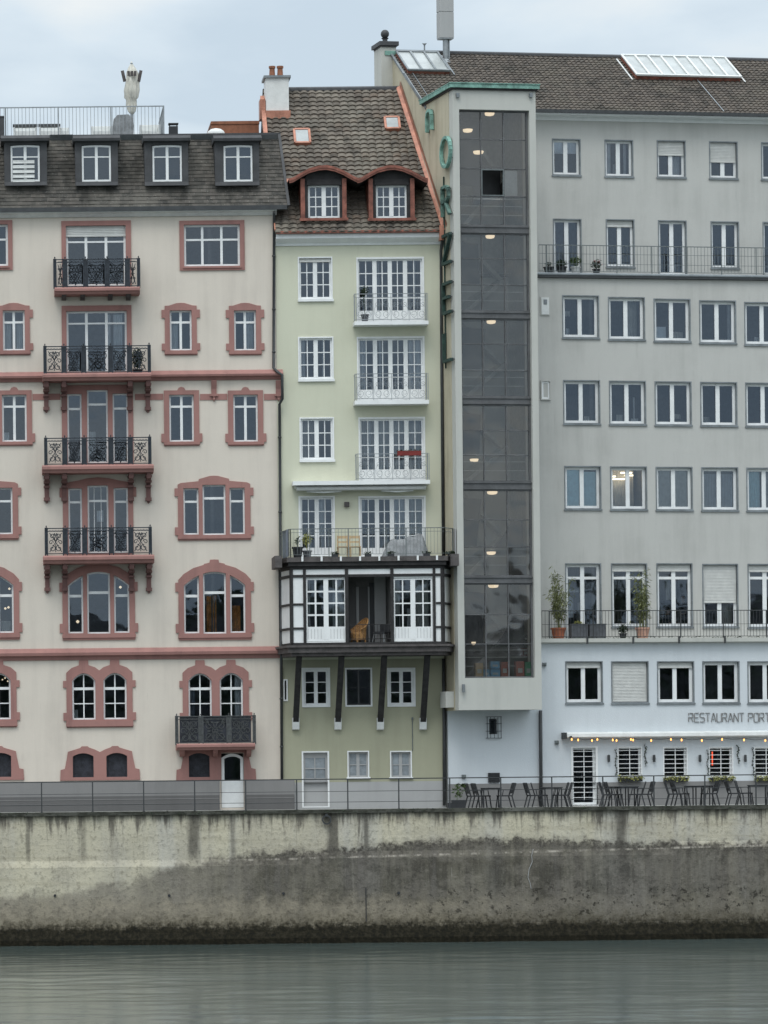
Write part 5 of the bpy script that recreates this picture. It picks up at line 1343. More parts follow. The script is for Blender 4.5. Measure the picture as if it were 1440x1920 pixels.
for ch_, y0, y1, da, db, green in (('n', 204, 250, -2.9, -2.3, 1), ('O', 254, 317, -1.1, .08, 1), ('R', 346, 408, -1.02, -.06, 2), ('Z', 437, 497, -1.0, -.02, 0), ('E', 527, 590, -1.0, -.02, 0), ('L', 619, 680, -1.0, .0, 0)):
    d = (da + db) / 2; z0, z1 = FG.Z(840, y1, d), FG.Z(840, y0, d); mb = MB()
    for P in LET[ch_]:
        pts = [(-.12, -(da + x * (db - da)), z0 + .08 + zz * (z1 - z0 - .16)) for x, zz in P]
        mb.poly(pts, .11, .13, 0, up=(1, 0, 0))
        for x, y, z in pts[::max(1, len(pts) // 3)]: mb.box(-.11, -.021, y - .02, y + .02, z - .02, z + .02, 1)
    mb.build('letter', [M[('verdark', 'verdigris', 'verdull')[green]], M['darkmetal']], sg)
mb = MB(); mb.box(-.09, -.04, .98, 1.02, zside(840, 690), zside(840, 330)); mb.build('mounting_rail', M['verdark'], sg)

RL = {'R': [[(0, .72), (0, 1)], [(.2, 1), (.75, 1), (.85, .9), (.85, .6), (.75, .5), (0, .5), (0, 0)], [(.5, .42), (.9, 0)]],
 'E': [[(.2, 1), (.9, 1)], [(0, 1), (0, 0), (.9, 0)], [(.15, .5), (.75, .5)]],
 'S': [[(.9, 1), (.15, 1), (0, .88), (0, .62), (.12, .5)], [(.25, .5), (.8, .5), (.9, .38), (.9, .1), (.8, 0), (0, 0)]],
 'T': [[(0, 1), (.9, 1)], [(.45, .85), (.45, 0)]], 'A': [[(0, 0), (.42, 1)], [(.52, 1), (.95, 0)], [(.3, .3), (.6, .3)]],
 'U': [[(0, 1), (0, .12), (.1, 0), (.5, 0)], [(.65, 0), (.8, 0), (.9, .12), (.9, 1)]],
 'N': [[(0, 0), (0, .8)], [(0, 1), (.9, 0), (.9, 1)]], 'P': [[(0, .4), (0, 0)], [(0, .55), (0, 1), (.75, 1), (.85, .9), (.85, .6), (.75, .5), (.2, .5)]],
 'O': [[(.3, 1), (.8, 1), (.9, .9), (.9, .1), (.8, 0), (.1, 0), (0, .1), (0, .9), (.12, 1)]]}
rs = thing('restaurant_sign', 'grey letters reading RESTAURANT PORT on the whitewashed wall above the awning', 'sign', FG.world(0, 0, 0), YAW)
x = 1291.0
for ch_ in 'RESTAURANT PORT':
    if ch_ != ' ':
        a, z0 = FG.p(x, 1353.5, D2); b, z1 = FG.p(x + 9.0, 1337, D2); mb = MB()
        for P in RL[ch_]: mb.poly([(a + px * (b - a), -D2 - .022, z0 + pz * (z1 - z0)) for px, pz in P], .025, .03)
        mb.build('letter', M['plinth'], rs)
    x += 10.6 if ch_ != ' ' else 6
# string of lights under the awning
sl2 = thing('string_lights', 'string of small warm bulbs hanging under the long white awning', 'lights', FG.world(0, 0, 0), YAW)
pts = []; mb = MB()
bx = (1072, 1084, 1110, 1120, 1149, 1156, 1183, 1187, 1221, 1258, 1278, 1316, 1354, 1395, 1435, 1470)
yB = -D2 - .55
for k, x in enumerate(bx):
    u, z = FG.p(x, 1387.5 + (k * 7 % 3), D2 + .55); pts.append((u, yB, z + .09))
cab = []
for p, q in zip(pts, pts[1:]):
    for t in (0, .25, .5, .75): cab.append((p[0] + (q[0] - p[0]) * t, yB, p[2] + (q[2] - p[2]) * t - .05 * math.sin(PI * t)))
cab.append(pts[-1]); mb.tube(cab, .01, 5); mb.box(pts[0][0] - .02, pts[0][0] + .02, yB - .01, -D2 - .3, pts[0][2] - .01, pts[0][2] + .06)
mb.build('cable', M['blackpot'], sl2)
for u, y, z in pts: MB().lathe([(.010, z - .02), (.028, z - .06), (.032, z - .085), (.014, z - .115)], 8, u, y).build('bulb', M['bulb'], sl2)
# ================================================================== goods behind the lowest tower panes
zb = FG.Z(930, 1270, -.3) + .0
def card(x0, y0, x1, y1, m, lab, d=-.37):
    a, z0 = FG.p(x0, y1, d); b, z1 = FG.p(x1, y0, d); mb = MB(); w, h = b - a, z1 - z0
    t = tag(MB().box(-w / 2, w / 2, -.12, .12, 0, h).box(-w / 2 - .004, w / 2 + .004, -.124, .124, h * .72, h * .78).box(-w * .28, w * .28, -.126, -.1215, h * .25, h * .55, 1).build('carton', [M[m], M['offwhite']]), lab, 'carton', 'cartons behind the tower glass')
    t.location = FG.world((a + b) / 2, d, z0); t.rotation_euler = (0, 0, YAW); return t
card(890, 1243, 904, 1269, 'cardtan', 'tall tan carton standing at the foot of the tower glazing')
card(905, 1255, 916, 1269, 'cardblue', 'low blue carton on the floor right beside the tall tan one')
card(918, 1255, 936, 1269, 'cardblue', 'wide blue carton on the floor carrying another blue carton')
card(918, 1240, 935, 1254, 'cardblue', 'blue carton stacked on top of another in the tower window')
card(938, 1241, 951, 1269, 'cardred', 'brick red carton right beside the two stacked blue ones')
card(966, 1240, 981, 1269, 'cardred', 'brick red carton beside the green one in the tower window')
card(983, 1241, 995, 1269, 'cardgreen', 'green carton in the right corner of the lowest tower panes')
card(978, 1215, 993, 1231, 'red', 'bright red box on a shelf above the green carton', -1.0)
card(980, 1190, 991, 1203, 'blackpot', 'small black box with a pale face high above the red box', -1.0)
# shelf and floor carrying them
mb = MB(); a, z0 = FG.p(868, 1269.5, -.6); b, _ = FG.p(996, 1269.5, -.6); mb.box(a, b, .25, 1.9, z0 - .10, z0 - .005)
for y in (1231.5, 1203.5): u0, z = FG.p(972, y, -1.0); mb.box(u0, b, .85, 1.15, z - .04, z - .003)
mb.build('display_shelf', M['plinth'], tw)

# ================================================================== roof furniture of the pink house
def roofp(px, py, dep): p = at_y(px, py, dep); return p
def pxw(n): return n * .0203
p = roofp(248, 250, 4.0); h = roofp(248, 118, 4.0).z - p.z + .6
t = thing('parasol', 'closed cream parasol standing on the roof terrace of the pink house', 'parasol', (p.x, p.y, p.z - .6))
MB().lathe([(.05, 0), (.05, h)], 8).lathe([(.35, 0), (.35, .08), (.1, .12)], 14).build('pole', M['steel'], t)
cm = MB(); zc = h - roofp(248, 118, 4).z + roofp(248, 207, 4).z
prof = [(.06, zc - .14), (.13, zc - .04), (.18, zc + .2), (.17, zc + .42), (.23, zc + .50), (.245, zc + .8), (.22, zc + 1.15), (.19, zc + 1.45), (.13, zc + 1.62), (.045, h - .05), (.012, h + .06)]
cm.lathe(prof, 40, 0, 0, 0, lambda w, z: 1 + .20 * math.sin(w * 7 + z * .6) * (1 if z < h - .3 else .4) + .16 * math.sin(w * 3 + z * 2.9) + .07 * math.sin(w * 13 + z * 5)); cm.build('canopy', M['canvas'], t, True)
tm = MB()
for sgn in (-1, 1): tm.bar((sgn * .27, -.03, h - .72), (sgn * .36, -.03, h - .30), .12, .07)
for sgn in (-1, 0, 1): tm.bar((sgn * .12, -.28, h - .55), (sgn * .13, -.27, h - .36), .10, .04)
tm.build('trim', M['brownslab'], t)
p = roofp(231, 250, 3.2); t = thing('covered_grill', 'grill under a grey cover beside the closed parasol', 'grill', (p.x, p.y, p.z - .3)); mb = MB()
mb.prism([[(-.38, .1), (.38, .1), (.40, .55), (.37, .82), (.2, .98), (-.22, .96), (-.37, .80), (-.40, .5)]], -.3, .3); mb.build('cover', M['tarp'], t)
mb = MB(); [mb.box(x - .03, x + .03, y - .03, y + .03, 0, .12) for x in (-.3, .3) for y in (-.22, .22)]; mb.build('leg', M['darkmetal'], t)
def seat(x0, x1, py, dep, lab, dark=False):
    p = roofp((x0 + x1) / 2, 250, dep); w = pxw(x1 - x0); top = roofp(0, py, dep).z - p.z + .35
    t = thing('garden_armchair', lab, 'armchair', (p.x, p.y, p.z - .35), 0, 'white lounge furniture on the roof terrace')
    MB().box(-w / 2 + .05, w / 2 - .05, -.35, .35, .12, .38).build('seat', M['offwhite'], t)
    mb = MB(); mb.box(-w / 2, w / 2, .36, .44, .1, top); 
    for x in (-w / 2, w / 2 - .06): mb.box(x, x + .06, -.4, .359, .1, top - .12)
    mb.build('frame', M['offwhite'], t)
    mb = MB(); mb.box(-w / 2 + .08, w / 2 - .08, .24, .355, .39, top - .06); mb.build('backrest', M['offwhite'], t)
    if dark: MB().box(-w / 2 - .02, w / 2 + .02, .26, .46, top + .002, top + .10).build('dark_rail', M['darkmetal'], t)
seat(25, 70, 236, 3.5, 'left white lounge seat with dark top rail on the roof terrace', True); seat(73, 113, 236, 3.5, 'right white lounge seat with dark top rail on the roof terrace', True)
seat(171, 211, 236, 3.5, 'plain white lounge seat left of the covered grill'); seat(262, 300, 234, 3.5, 'white lounge seat in the right corner of the roof railing')
seat(112, 130, 238, 3.5, 'small white stool right of the two lounge seats')
p = roofp(325, 252, 2.5); t = thing('vent_stack', 'short black flue with a flat cap right of the roof railing', 'flue', (p.x, p.y, p.z - .25))
MB().box(-.17, .17, -.17, .17, 0, .54).build('pipe', M['blackpot'], t); mb = MB(); mb.box(-.19, .19, -.19, .19, .62, .66); [mb.box(x - .02, x + .02, -.02, .02, .545, .62) for x in (-.14, .14)]; mb.build('cap', M['darkmetal'], t)
p = roofp(4, 252, 1.5); t = tag(MB().box(-.35, .07, 0, .5, 0, 1.0).box(-.37, .09, -.02, .52, 1.0, 1.05).build('roof_chimney', M['lead']), 'dark square chimney cut by the left edge above the first dormer', 'chimney'); t.location = (p.x, p.y, p.z - .35)
p = roofp(441, 252, 5.0); t = thing('roof_hatch_house', 'low roof house with red brown fascia behind the pink house roof', 'roof structure', (p.x, p.y, p.z - .5)); w = pxw(91) / 2
MB().box(-w, w, 0, 3, .42, 1.02).box(-w - .02, w + .02, -.03, 3, .9, 1.0).build('fascia', M['brown'], t); MB().box(-w - .15, w * .0, -.04, 3, 0, .415, 0).build('dark_wall', M['lead'], t); MB().box(.003, w, -.02, 3, 0, .415).build('pale_wall', M['wood'], t)
p = roofp(405, 252, 1.9); t = tag(MB().lathe([(.34, 0), (.34, .16), (.30, .24), (.2, .31), (.08, .34)], 16).build('roof_dome', M['offwhite'], None, True), 'small white dome rooflight in front of the red brown roof house', 'rooflight'); t.location = (p.x, p.y, p.z - .12)
# ================================================================== mobile phone mast
dk = -D0 + RDg; P0 = FG.world(FG.U(838, 112, -dk + .6), -dk + .6, FG.Z(838, 116, -dk + .6)); G = FG.g(838, 60, -dk + .6); z72 = G(0, 72)[1]; hz = z72 - (P0.z - FG.zb)
t = thing('antenna_mast', 'grey antenna mast with tall panels on the roof ridge behind the stair tower', 'antenna', (P0.x, P0.y, P0.z - .4), YAW)
mb = MB(); mb.tube([(-.06, 0, 0), (-.06, 0, .5 + hz + 3)], .10, 10); mb.tube([(.10, .1, 0), (.10, .1, .5 + hz)], .05, 8); mb.lathe([(.3, .28), (.12, .5)], 12, -.06); mb.build('pole', M['steel'], t)
mb = MB(); z = .4 + hz
mb.box(-.33, .24, -.18, .25, z + 0.006, z + 1.0); mb.box(-.31, .22, -.16, .23, z + 1.0, z + 1.03); mb.box(-.33, .24, -.18, .25, z + 1.03, z + 2.6)
mb.build('antenna_panel', M['plinth_light'], t)
mb = MB(); mb.box(-.32, .23, -.17, .24, z - .04, z + .003); mb.build('base_plate', M['steel'], t)
p = FG.world(FG.U(796, 100, -dk), -dk, zG1 + .05); t = tag(MB().lathe([(.03, 0), (.03, .28), (.06, .29), (.06, .33)], 8).box(-.09, .09, -.02, .02, .33, .35).build('roof_vent', M['steel']), 'thin grey vent pipe on the ridge left of the antenna', 'vent pipe'); t.location = p

# ================================================================== terrace on the bay: furniture
def onbay(px, d): return FN.world(Un(px, 1040, d), d, zt2)
p = onbay(760, .9); t = tag(None or (lambda mb: mb.build('covered_table', M['tarp'], None))(MB()), 'garden furniture under a grey tarpaulin on the bay terrace', 'covered furniture')
def tarp():
    mb = MB(); nx, ny = 14, 8
    def hgt(i, j):
        x, y = i / nx, j / ny
        e = min(1, min(y, 1 - y) * 5) * min(1, min(x, 1 - x) * 6)
        return max(.0, e) * (.55 + .28 * x + .08 * math.sin(x * 19) * math.cos(y * 7) + (.12 if x > .75 else 0)) * (1 if 0 < i < nx and 0 < j < ny else 0)
    P = lambda i, j: (-.9 + 1.8 * i / nx + random.Random(i * 31 + j).uniform(-.03, .03), -.45 + .9 * j / ny, hgt(i, j) + random.Random(i * 7 + j * 3).uniform(0, .03))
    for i in range(nx):
        for j in range(ny): mb.face([P(i, j), P(i + 1, j), P(i + 1, j + 1), P(i, j + 1)])
    return mb
old = t; me = tarp().build('tarp_shape', M['tarp']); old.data = me.data; bpy.data.objects.remove(me); old.location = p
def chair_wood(px, lab):
    t = thing('wooden_chair', lab, 'chair', onbay(px, 1.0), 0, 'pale wooden chairs on the bay terrace')
    MB().box(-.2, .2, -.2, .2, .40, .43).build('seat', M['wood'], t)
    for x in (-.18, .18):
        for y in (-.18, .18): MB().box(x - .02, x + .02, y - .02, y + .02, 0, .399).build('leg', M['wood'], t)
    mb = MB(); [mb.box(x - .02, x + .02, .16, .2, .432, .85) for x in (-.18, .18)]; mb.box(-.16, .16, .17, .19, .74, .84); mb.box(-.16, .16, .17, .19, .58, .64); mb.build('backrest', M['wood'], t)
chair_wood(643, 'left pale wooden chair between the terrace doors above the bay'); chair_wood(666, 'right pale wooden chair beside the grey tarpaulin above the bay')
potted('potted_plant', 'black pot with thin stems at the left end of the bay terrace', onbay(558, 1.2), .2, .42, 'blackpot', 'leafdark', (.14, .14, .25), 60, .08)
potted('potted_plant', 'yellow green bush in front of the left terrace door above the bay', onbay(576, .9), .17, .3, 'planter', 'leafyellow', (.24, .2, .30), 200, .10, lift=.15)
for k, (px, n) in enumerate(((628, 40), (690, 30), (733, 50), (800, 40), (846, 120))):
    d = BD + (.08 if k < 4 else -.4)
    t = thing('edge_plant', ('low dark plant at the terrace edge below the wooden chairs', 'low dark plant at the bay terrace edge left of the tarpaulin', 'low dark plant at the terrace edge before the tarpaulin', 'low dark plant at the terrace edge right of the tarpaulin', 'low dark planting in the right corner box of the bay terrace')[k], 'plant', FN.world(Un(px, 1045, d), d, zt2), 0, 'low plants along the bay terrace edge')
    MB().box(-.12, .12, -.07, .07, 0, .10).build('trough', M['blackpot'], t); f = MB(); leaves(f, (0, 0, .13), (.2 if k < 4 else .3, .1, .09), n * 2, .08); f.build('foliage', M['leafdark'], t, fixn=False)
# chairs in the loggia
zl = Zb(690, 1205)
p = FN.world(Un(672, 1200, 1.1), 1.1, zl); t = thing('wicker_chair', 'orange wicker armchair with a high pointed back in the open loggia', 'chair', p, math.radians(-60))
mb = MB(); mb.lathe([(.27, .12), (.30, .36), (.28, .40)], 14); mb.build('seat', M['wicker'], t)
mb = MB()
for k in range(-6, 7):
    a0, a1 = k / 6 * 1.9 + PI / 2, (k + 1) / 6 * 1.9 + PI / 2
    if k == 6: break
    ht = lambda a: .52 + .42 * max(0, math.cos((a - PI / 2) * .8)) ** 2
    o = lambda a, r, z: (r * math.cos(a), r * math.sin(a), z)
    mb.face([o(a0, .29, .36), o(a1, .29, .36), o(a1, .36, ht(a1)), o(a0, .36, ht(a0))]); mb.bar(o(a0, .36, ht(a0)), o(a1, .36, ht(a1)), .035)
mb.build('backrest', M['wicker'], t)
for x in (-.18, .18):
    for y in (-.18, .18): MB().box(x - .025, x + .025, y - .025, y + .025, 0, .12).build('leg', M['wicker'], t)
p = FN.world(Un(717, 1200, 1.15), 1.15, zl); t = thing('lounge_chair', 'dark chair on a pale frame beside the right loggia post', 'chair', p, math.radians(-40))
MB().box(-.25, .25, -.25, .25, .34, .42).build('seat', M['blackpot'], t); MB().box(-.25, .25, .22, .28, .43, .72).build('backrest', M['blackpot'], t)
for x in (-.22, .22):
    for y in (-.22, .22): MB().bar((x, y, .339), (x * 1.2, y * 1.2, 0), .03).build('leg', M['steel'], t)
# ================================================================== plants on the terraces of the grey building
def onG(px, d, z): return FG.world(FG.U(px, 500, d), d, z)
zT1t = zs; dd = D1 - .35
potted('potted_plant', 'black pot with sparse leaves at the left end of the upper grey terrace', onG(1029, dd, zT1t), .2, .26, 'blackpot', 'leafdark', (.15, .15, .12), 60, .08)
potted('potted_plant', 'black pot with a round bush, second from left on the upper terrace', onG(1053, dd, zT1t), .2, .28, 'blackpot', 'leafdark', (.27, .22, .17), 190, .10)
potted('potted_plant', 'leafy green plant in a white pot on the upper terrace', onG(1079, dd, zT1t), .19, .28, 'offwhite', 'leaf', (.30, .25, .2), 210, .11, lift=.05)
potted('potted_plant', 'flowering bush in a small black pot before the shuttered upper terrace window', onG(1118, dd, zT1t), .15, .2, 'blackpot', 'leafdark', (.27, .24, .22), 200, .10, flowers='petal')
zT2t = zs2; d2 = D2 - .2
def bamboo(name, lab, px, pot, h, w, nl, fol='bamboo', pr=.27, ph=.42):
    t = thing(name, lab, 'plant', FG.world(FG.U(px, 1190, d2), d2, zT2t), 0); mb = MB()
    mb.lathe([(pr * .75, 0), (pr, ph * .82), (pr * 1.1, ph * .83), (pr * 1.1, ph), (pr * .95, ph), (pr * .9, ph * .93)], 16); mb.build('pot', M[pot], t)
    cm = MB(); lf = MB()
    for k in range(13):
        a = random.random() * 6.28; r = pr * .6 * random.random(); x, y = r * math.cos(a), r * math.sin(a); lx, ly = random.gauss(0, w * .55), random.gauss(0, w * .4); hh = h * random.uniform(.6, 1)
        pts = [(x + lx * (s / 5) ** 1.6, y + ly * (s / 5) ** 1.6, ph * .9 + (hh - ph) * s / 5) for s in range(6)]
        cm.tube(pts, .012, 5, r1=.004)
        for q in range(nl):
            s = random.uniform(.25, 1) * 4.99; i = int(s); f = s - i; P = [pts[i][c] + (pts[i + 1][c] - pts[i][c]) * f for c in range(3)]
            c0 = Vector((P[0] + random.gauss(0, .09), P[1] + random.gauss(0, .09), P[2])); dv = Vector((random.gauss(0, 1), random.gauss(0, 1), -.5 + random.gauss(0, .5))).normalized(); b = dv.cross(Vector((random.random(), random.random(), 1))).normalized(); L = random.uniform(.14, .24)
            lf.face([c0, c0 + dv * L * .5 + b * .018, c0 + dv * L, c0 + dv * L * .5 - b * .018])
    cm.build('cane', M['bamboo'], t); lf.build('foliage', M[fol], t, fixn=False)
bamboo('bamboo', 'tall pale bamboo in a terracotta pot at the left end of the lower terrace', 1047, 'terracotta', 2.75, .45, 75)
bamboo('bamboo', 'tall narrow bamboo in a pale pink clay pot between two terrace windows', 1205, 'palepot', 2.75, .30, 70, pr=.26, ph=.42)
for px, lab in ((1084, 'dark grey box planter with yellow flowers beside the terracotta pot'), (1118, 'empty grey box planter in front of the tall terrace door')):
    t = thing('box_planter', lab, 'planter', FG.world(FG.U(px, 1190, d2), d2, zT2t), YAW); mb = MB(); mb.box(-.32, .32, -.2, .2, 0, .52); mb.box(-.335, .335, -.215, .215, .521, .56); mb.build('box', M['planter'], t)
    if px == 1084: f = MB(); leaves(f, (0, 0, .6), (.25, .15, .1), 90, .09); f.build('foliage', M['leafyellow'], t, fixn=False)
potted('potted_plant', 'small dark bush between the grey planter and the pale pink pot', FG.world(FG.U(1168, 1190, d2), d2, zT2t), .15, .2, 'blackpot', 'leafdark', (.24, .2, .2), 190, .10)
# flower boxes and climbers at the restaurant windows
for k, x0 in enumerate((1160, 1245.5, 1331, 1416)):
    u, z = FG.p(x0 + 21, 1464, D2 + .1)
    t = thing('flower_box', ('first flower box under the barred window beside the barred door', 'second flower box, under the barred window without a lamp glow', 'third flower box, under the window with the long red light', 'fourth flower box at the right edge of the picture')[k], 'flower box', FG.world(u, D2 + .14, z - .03), YAW, 'flower boxes under the restaurant windows')
    MB().xprism([(-.08, 0), (.08, 0), (.1, .14), (-.1, .14)], -.46, .46).build('box', M['blackpot'], t); f = MB(); [leaves(f, (i * .11, -.07, .13), (.12, .09, .15), 34, .09) for i in range(-4, 5)]; f.build('foliage', M['leafyellow'], t, fixn=False)
for k, (x, y0, y1) in enumerate(((1154, 1406, 1452), (1209, 1396, 1434), (1326, 1408, 1452), (1383, 1398, 1430), (1411, 1404, 1452))):
    u, z0 = FG.p(x, y1, D2); z1 = FG.Z(x, y0, D2)
    t = thing('climbing_plant', ('thin climber left of the first barred window', 'thin climber right of the first barred window', 'thin climber left of the window with the long red light', 'thin climber right of the window with the long red light', 'thin climber left of the last barred window')[k], 'climber', FG.world(u, D2 + .04, z0), YAW, 'climbers beside the restaurant windows')
    pts = [(.03 * math.sin(q * 1.3), -.02, (z1 - z0) * q / 8) for q in range(9)]; MB().tube(pts, .012, 5).build('stem', M['brownslab'], t)
    f = MB(); [leaves(f, (p[0], -.04, p[2]), (.06, .04, .07), 9, .07) for p in pts]; f.build('foliage', M['leafdark'], t, fixn=False)

# ================================================================== promenade, quay wall, river
def flat_sheet(name, pts, m):
    mb = MB(); mb.face(pts); o = mb.build(name, M[m]); return tag(o, kind='structure')
pv = MB(); pv.box(-60, 60, QY + .35, 30, -.3, 0); pv = pv.build('promenade', M['stone']); pv.location.z = ZQ; tag(pv, kind='structure')
def quay_mat():
    t = NT('quay_concrete'); c = t.n('TexCoord').outputs['Object']; s = t.n('SeparateXYZ', {0: c}); X, Z_ = s.outputs[0], s.outputs[2]
    co = t.coord(); fine = t.noise(co, 7, 8, .7); big = t.noise(co, .35, 6, .6); mid = t.noise(co, 1.6, 7, .65)
    vst = t.noise(t.coord((1.0, 1, .10)), 2.2, 7, .7); vst2 = t.noise(t.coord((1.0, 1, .06), (7, 0, 3)), .55, 7, .6); hst = t.noise(t.coord((.06, 1, 1.0)), 3.0, 7, .65)
    # outline of the dark field: height above the water along the wall
    cr = t.n('ValToRGB', {0: t.math('DIVIDE', t.math('ADD', X, 16.0), 32.0)}); cr.color_ramp.interpolation = 'B_SPLINE'; e = cr.color_ramp.elements
    prof = [(0, .36), (.06, .36), (.13, .38), (.19, .46), (.26, .60), (.33, .655), (.42, .69), (.50, .725), (.58, .755), (.66, .755), (.75, .715), (.85, .70), (1, .71)]
    e[0].position = 0; e[0].color = c4(prof[0][1]); e[1].position = 1; e[1].color = c4(prof[-1][1])
    for p, v in prof[1:-1]: q = e.new(p); q.color = c4(v)
    bz = t.math('MULTIPLY', cr.outputs[0], 5.0)
    dz = t.math('SUBTRACT', t.math('ADD', bz, t.math('MULTIPLY', t.math('SUBTRACT', mid, .5), 1.1)), Z_)
    dark = t.math('MULTIPLY', t.ss(dz, -.22, .26), t.math('ADD', .76, t.math('MULTIPLY', t.ss(vst, .35, .6), .14)))
    upper = t.mix(t.ss(big, .35, .65), c4(.54, .52, .41), c4(.43, .415, .345)); upper = t.mix(t.math('MULTIPLY', t.ss(vst2, .45, .65), .6), upper, c4(.47, .48, .46))
    upper = t.mix(t.math('MULTIPLY', t.ss(hst, .45, .75), .45), upper, c4(.31, .285, .21)); upper = t.mix(t.math('MULTIPLY', t.ss(vst, .52, .68), .45), upper, c4(.26, .25, .22))
    lower = t.mix(t.ss(big, .3, .62), c4(.044, .042, .038), c4(.092, .086, .078)); lower = t.mix(t.math('MULTIPLY', t.ss(hst, .42, .7), .7), lower, c4(.08, .076, .07)); lower = t.mix(t.math('MULTIPLY', t.ss(mid, .50, .74), .42), lower, c4(.17, .16, .145)); blot = t.noise(t.coord((.7, 1, 1.1), (5, 0, 2)), .75, 8, .72); lower = t.mix(t.math('MULTIPLY', t.ss(blot, .48, .58), .9), lower, c4(.020, .019, .017)); lower = t.mix(t.math('MULTIPLY', t.ss(vst, .54, .68), .3), lower, c4(.19, .185, .175))
    left = t.ss(X, -3.0, -11.5); lower = t.mix(t.math('MULTIPLY', left, .85), lower, t.mix(t.ss(mid, .3, .7), c4(.33, .315, .26), c4(.24, .225, .19)))
    col = t.mix(dark, upper, lower)
    # dark bed just under the outline on the right, pale lime line below it
    bed = t.math('MULTIPLY', t.math('MULTIPLY', t.ss(dz, -.06, .05), t.math('SUBTRACT', 1.0, t.ss(dz, .08, .5))), t.ss(X, -9, -3)); col = t.mix(t.math('MULTIPLY', bed, t.math('MULTIPLY', t.ss(fine, .36, .60), .85)), col, c4(.055, .05, .045))
    zl = t.math('SUBTRACT', Z_, t.math('ADD', 3.17, t.math('MULTIPLY', X, .018)))
    lime = t.math('SUBTRACT', 1.0, t.ss(t.math('ABSOLUTE', zl), .02, .05)); lime = t.math('MULTIPLY', t.math('MULTIPLY', lime, t.ss(X, -9, -6)), t.ss(t.noise(t.coord((1, 1, .3)), 2.4, 6, .7), .46, .62)); col = t.mix(t.math('MULTIPLY', lime, .6), col, c4(.46, .44, .39))
    # lower pale band with pits
    pb = t.math('MULTIPLY', t.ss(t.math('ADD', Z_, t.math('MULTIPLY', t.math('SUBTRACT', mid, .5), 1.2)), 2.0, 1.25), t.math('SUBTRACT', .8, t.math('MULTIPLY', t.ss(X, 0, 6), .55))); col = t.mix(pb, col, t.mix(t.ss(mid, .35, .7), c4(.31, .285, .225), c4(.20, .185, .15)))
    pit = t.ss(t.noise(t.coord((1, 1, 1.2)), 4.2, 5, .75), .565, .62); pitz = t.math('MULTIPLY', t.ss(Z_, .5, 1.0), t.ss(Z_, 2.6, 1.7)); col = t.mix(t.math('MULTIPLY', t.math('MULTIPLY', pit, pitz), t.math('ADD', .25, t.math('MULTIPLY', t.ss(X, -6, 6), .7))), col, c4(.035, .033, .028))
    # runs of grime from the coping, some long
    run = t.math('SUBTRACT', t.math('ADD', t.math('MULTIPLY', vst, 2.4), -.86), t.math('MULTIPLY', t.math('SUBTRACT', 4.9, Z_), .55)); col = t.mix(t.math('MULTIPLY', t.ss(run, .0, .35), .8), col, c4(.085, .08, .07))
    longr = t.math('MULTIPLY', t.ss(vst2, .60, .68), t.ss(Z_, 2.6, 4.4)); col = t.mix(t.math('MULTIPLY', longr, .65), col, c4(.12, .115, .10))
    for x_, w_, f_ in ((-7.3, .30, .75), (-2.25, .28, .8), (8.4, .3, .7), (-1.0, .12, .6), (-13.4, .12, .6), (-5.9, .15, .5), (-11.4, .16, .4)):
        dd_ = t.math('ADD', t.math('ABSOLUTE', t.math('SUBTRACT', X, x_)), t.math('MULTIPLY', t.math('SUBTRACT', vst, .5), 1.2 * w_ * 2)); st_ = t.math('MULTIPLY', t.math('SUBTRACT', 1.0, t.ss(dd_, w_ * .3, w_)), t.ss(t.math('ADD', Z_, t.math('MULTIPLY', fine, .5)), 2.9, 3.8))
        col = t.mix(t.math('MULTIPLY', st_, f_), col, c4(.075, .072, .064))
    wst = t.ss(t.noise(t.coord((1.6, 1, .07), (3, 0, 9)), 2.6, 4, .6), .70, .76); col = t.mix(t.math('MULTIPLY', t.math('MULTIPLY', wst, t.ss(Z_, 1.4, 2.4)), .55), col, c4(.55, .54, .50))
    # waterline growth
    mo = t.math('SUBTRACT', t.math('ADD', .76, t.math('MULTIPLY', t.math('SUBTRACT', t.noise(t.coord((1, 1, .9)), 4.5, 9, .8), .5), 1.0)), Z_); col = t.mix(t.math('MULTIPLY', t.ss(mo, -.55, .1), t.math('ADD', .35, t.math('MULTIPLY', t.ss(fine, .4, .6), .4))), col, c4(.075, .066, .042)); col = t.mix(t.ss(mo, -.1, .22), col, t.mix(t.ss(fine, .35, .65), c4(.006, .006, .004), c4(.018, .016, .008)))
    gr_ = t.noise(t.coord((1, 1, .8)), 15, 4, .7); col = t.mix(t.math('MULTIPLY', t.ss(fine, .48, .68), .4), col, c4(.04, .037, .032)); col = t.mix(t.math('MULTIPLY', t.math('MULTIPLY', t.ss(gr_, .55, .72), t.ss(Z_, .8, 1.4)), .3), col, c4(.30, .29, .27)); col = t.mix(1.0, col, c4(1.03, .985, .945), 'MULTIPLY')
    return t.bsdf(col, .92, 0, t.bump(t.math('ADD', fine, t.math('MULTIPLY', mid, .6)), .7, .05), .2)
M['quay'] = quay_mat()
qw = thing('quay_wall', 'stained concrete river wall with dark growth at the waterline', 'wall', (0, QY, 0))
mb = MB()                                           # gently uneven face
nx, nz = 220, 26
def qf(i, j):
    x = -30 + 60 * i / nx; z = -1.5 + (ZQ + 1.42) * j / nz
    y = -.02 * max(0, z) * 0 + .018 * math.sin(x * 1.3 + z) + .012 * math.sin(x * 3.1 - z * 2.2)
    zl = 3.17 + x * .018
    if z < zl: y -= .07
    if z < .55: y -= .22 * min(1, (.55 - z) / .25)
    return (x, y, z)
for i in range(nx):
    for j in range(nz): mb.face([qf(i, j), qf(i + 1, j), qf(i + 1, j + 1), qf(i, j + 1)])
mb.build('wall_face', M['quay'], qw, True)
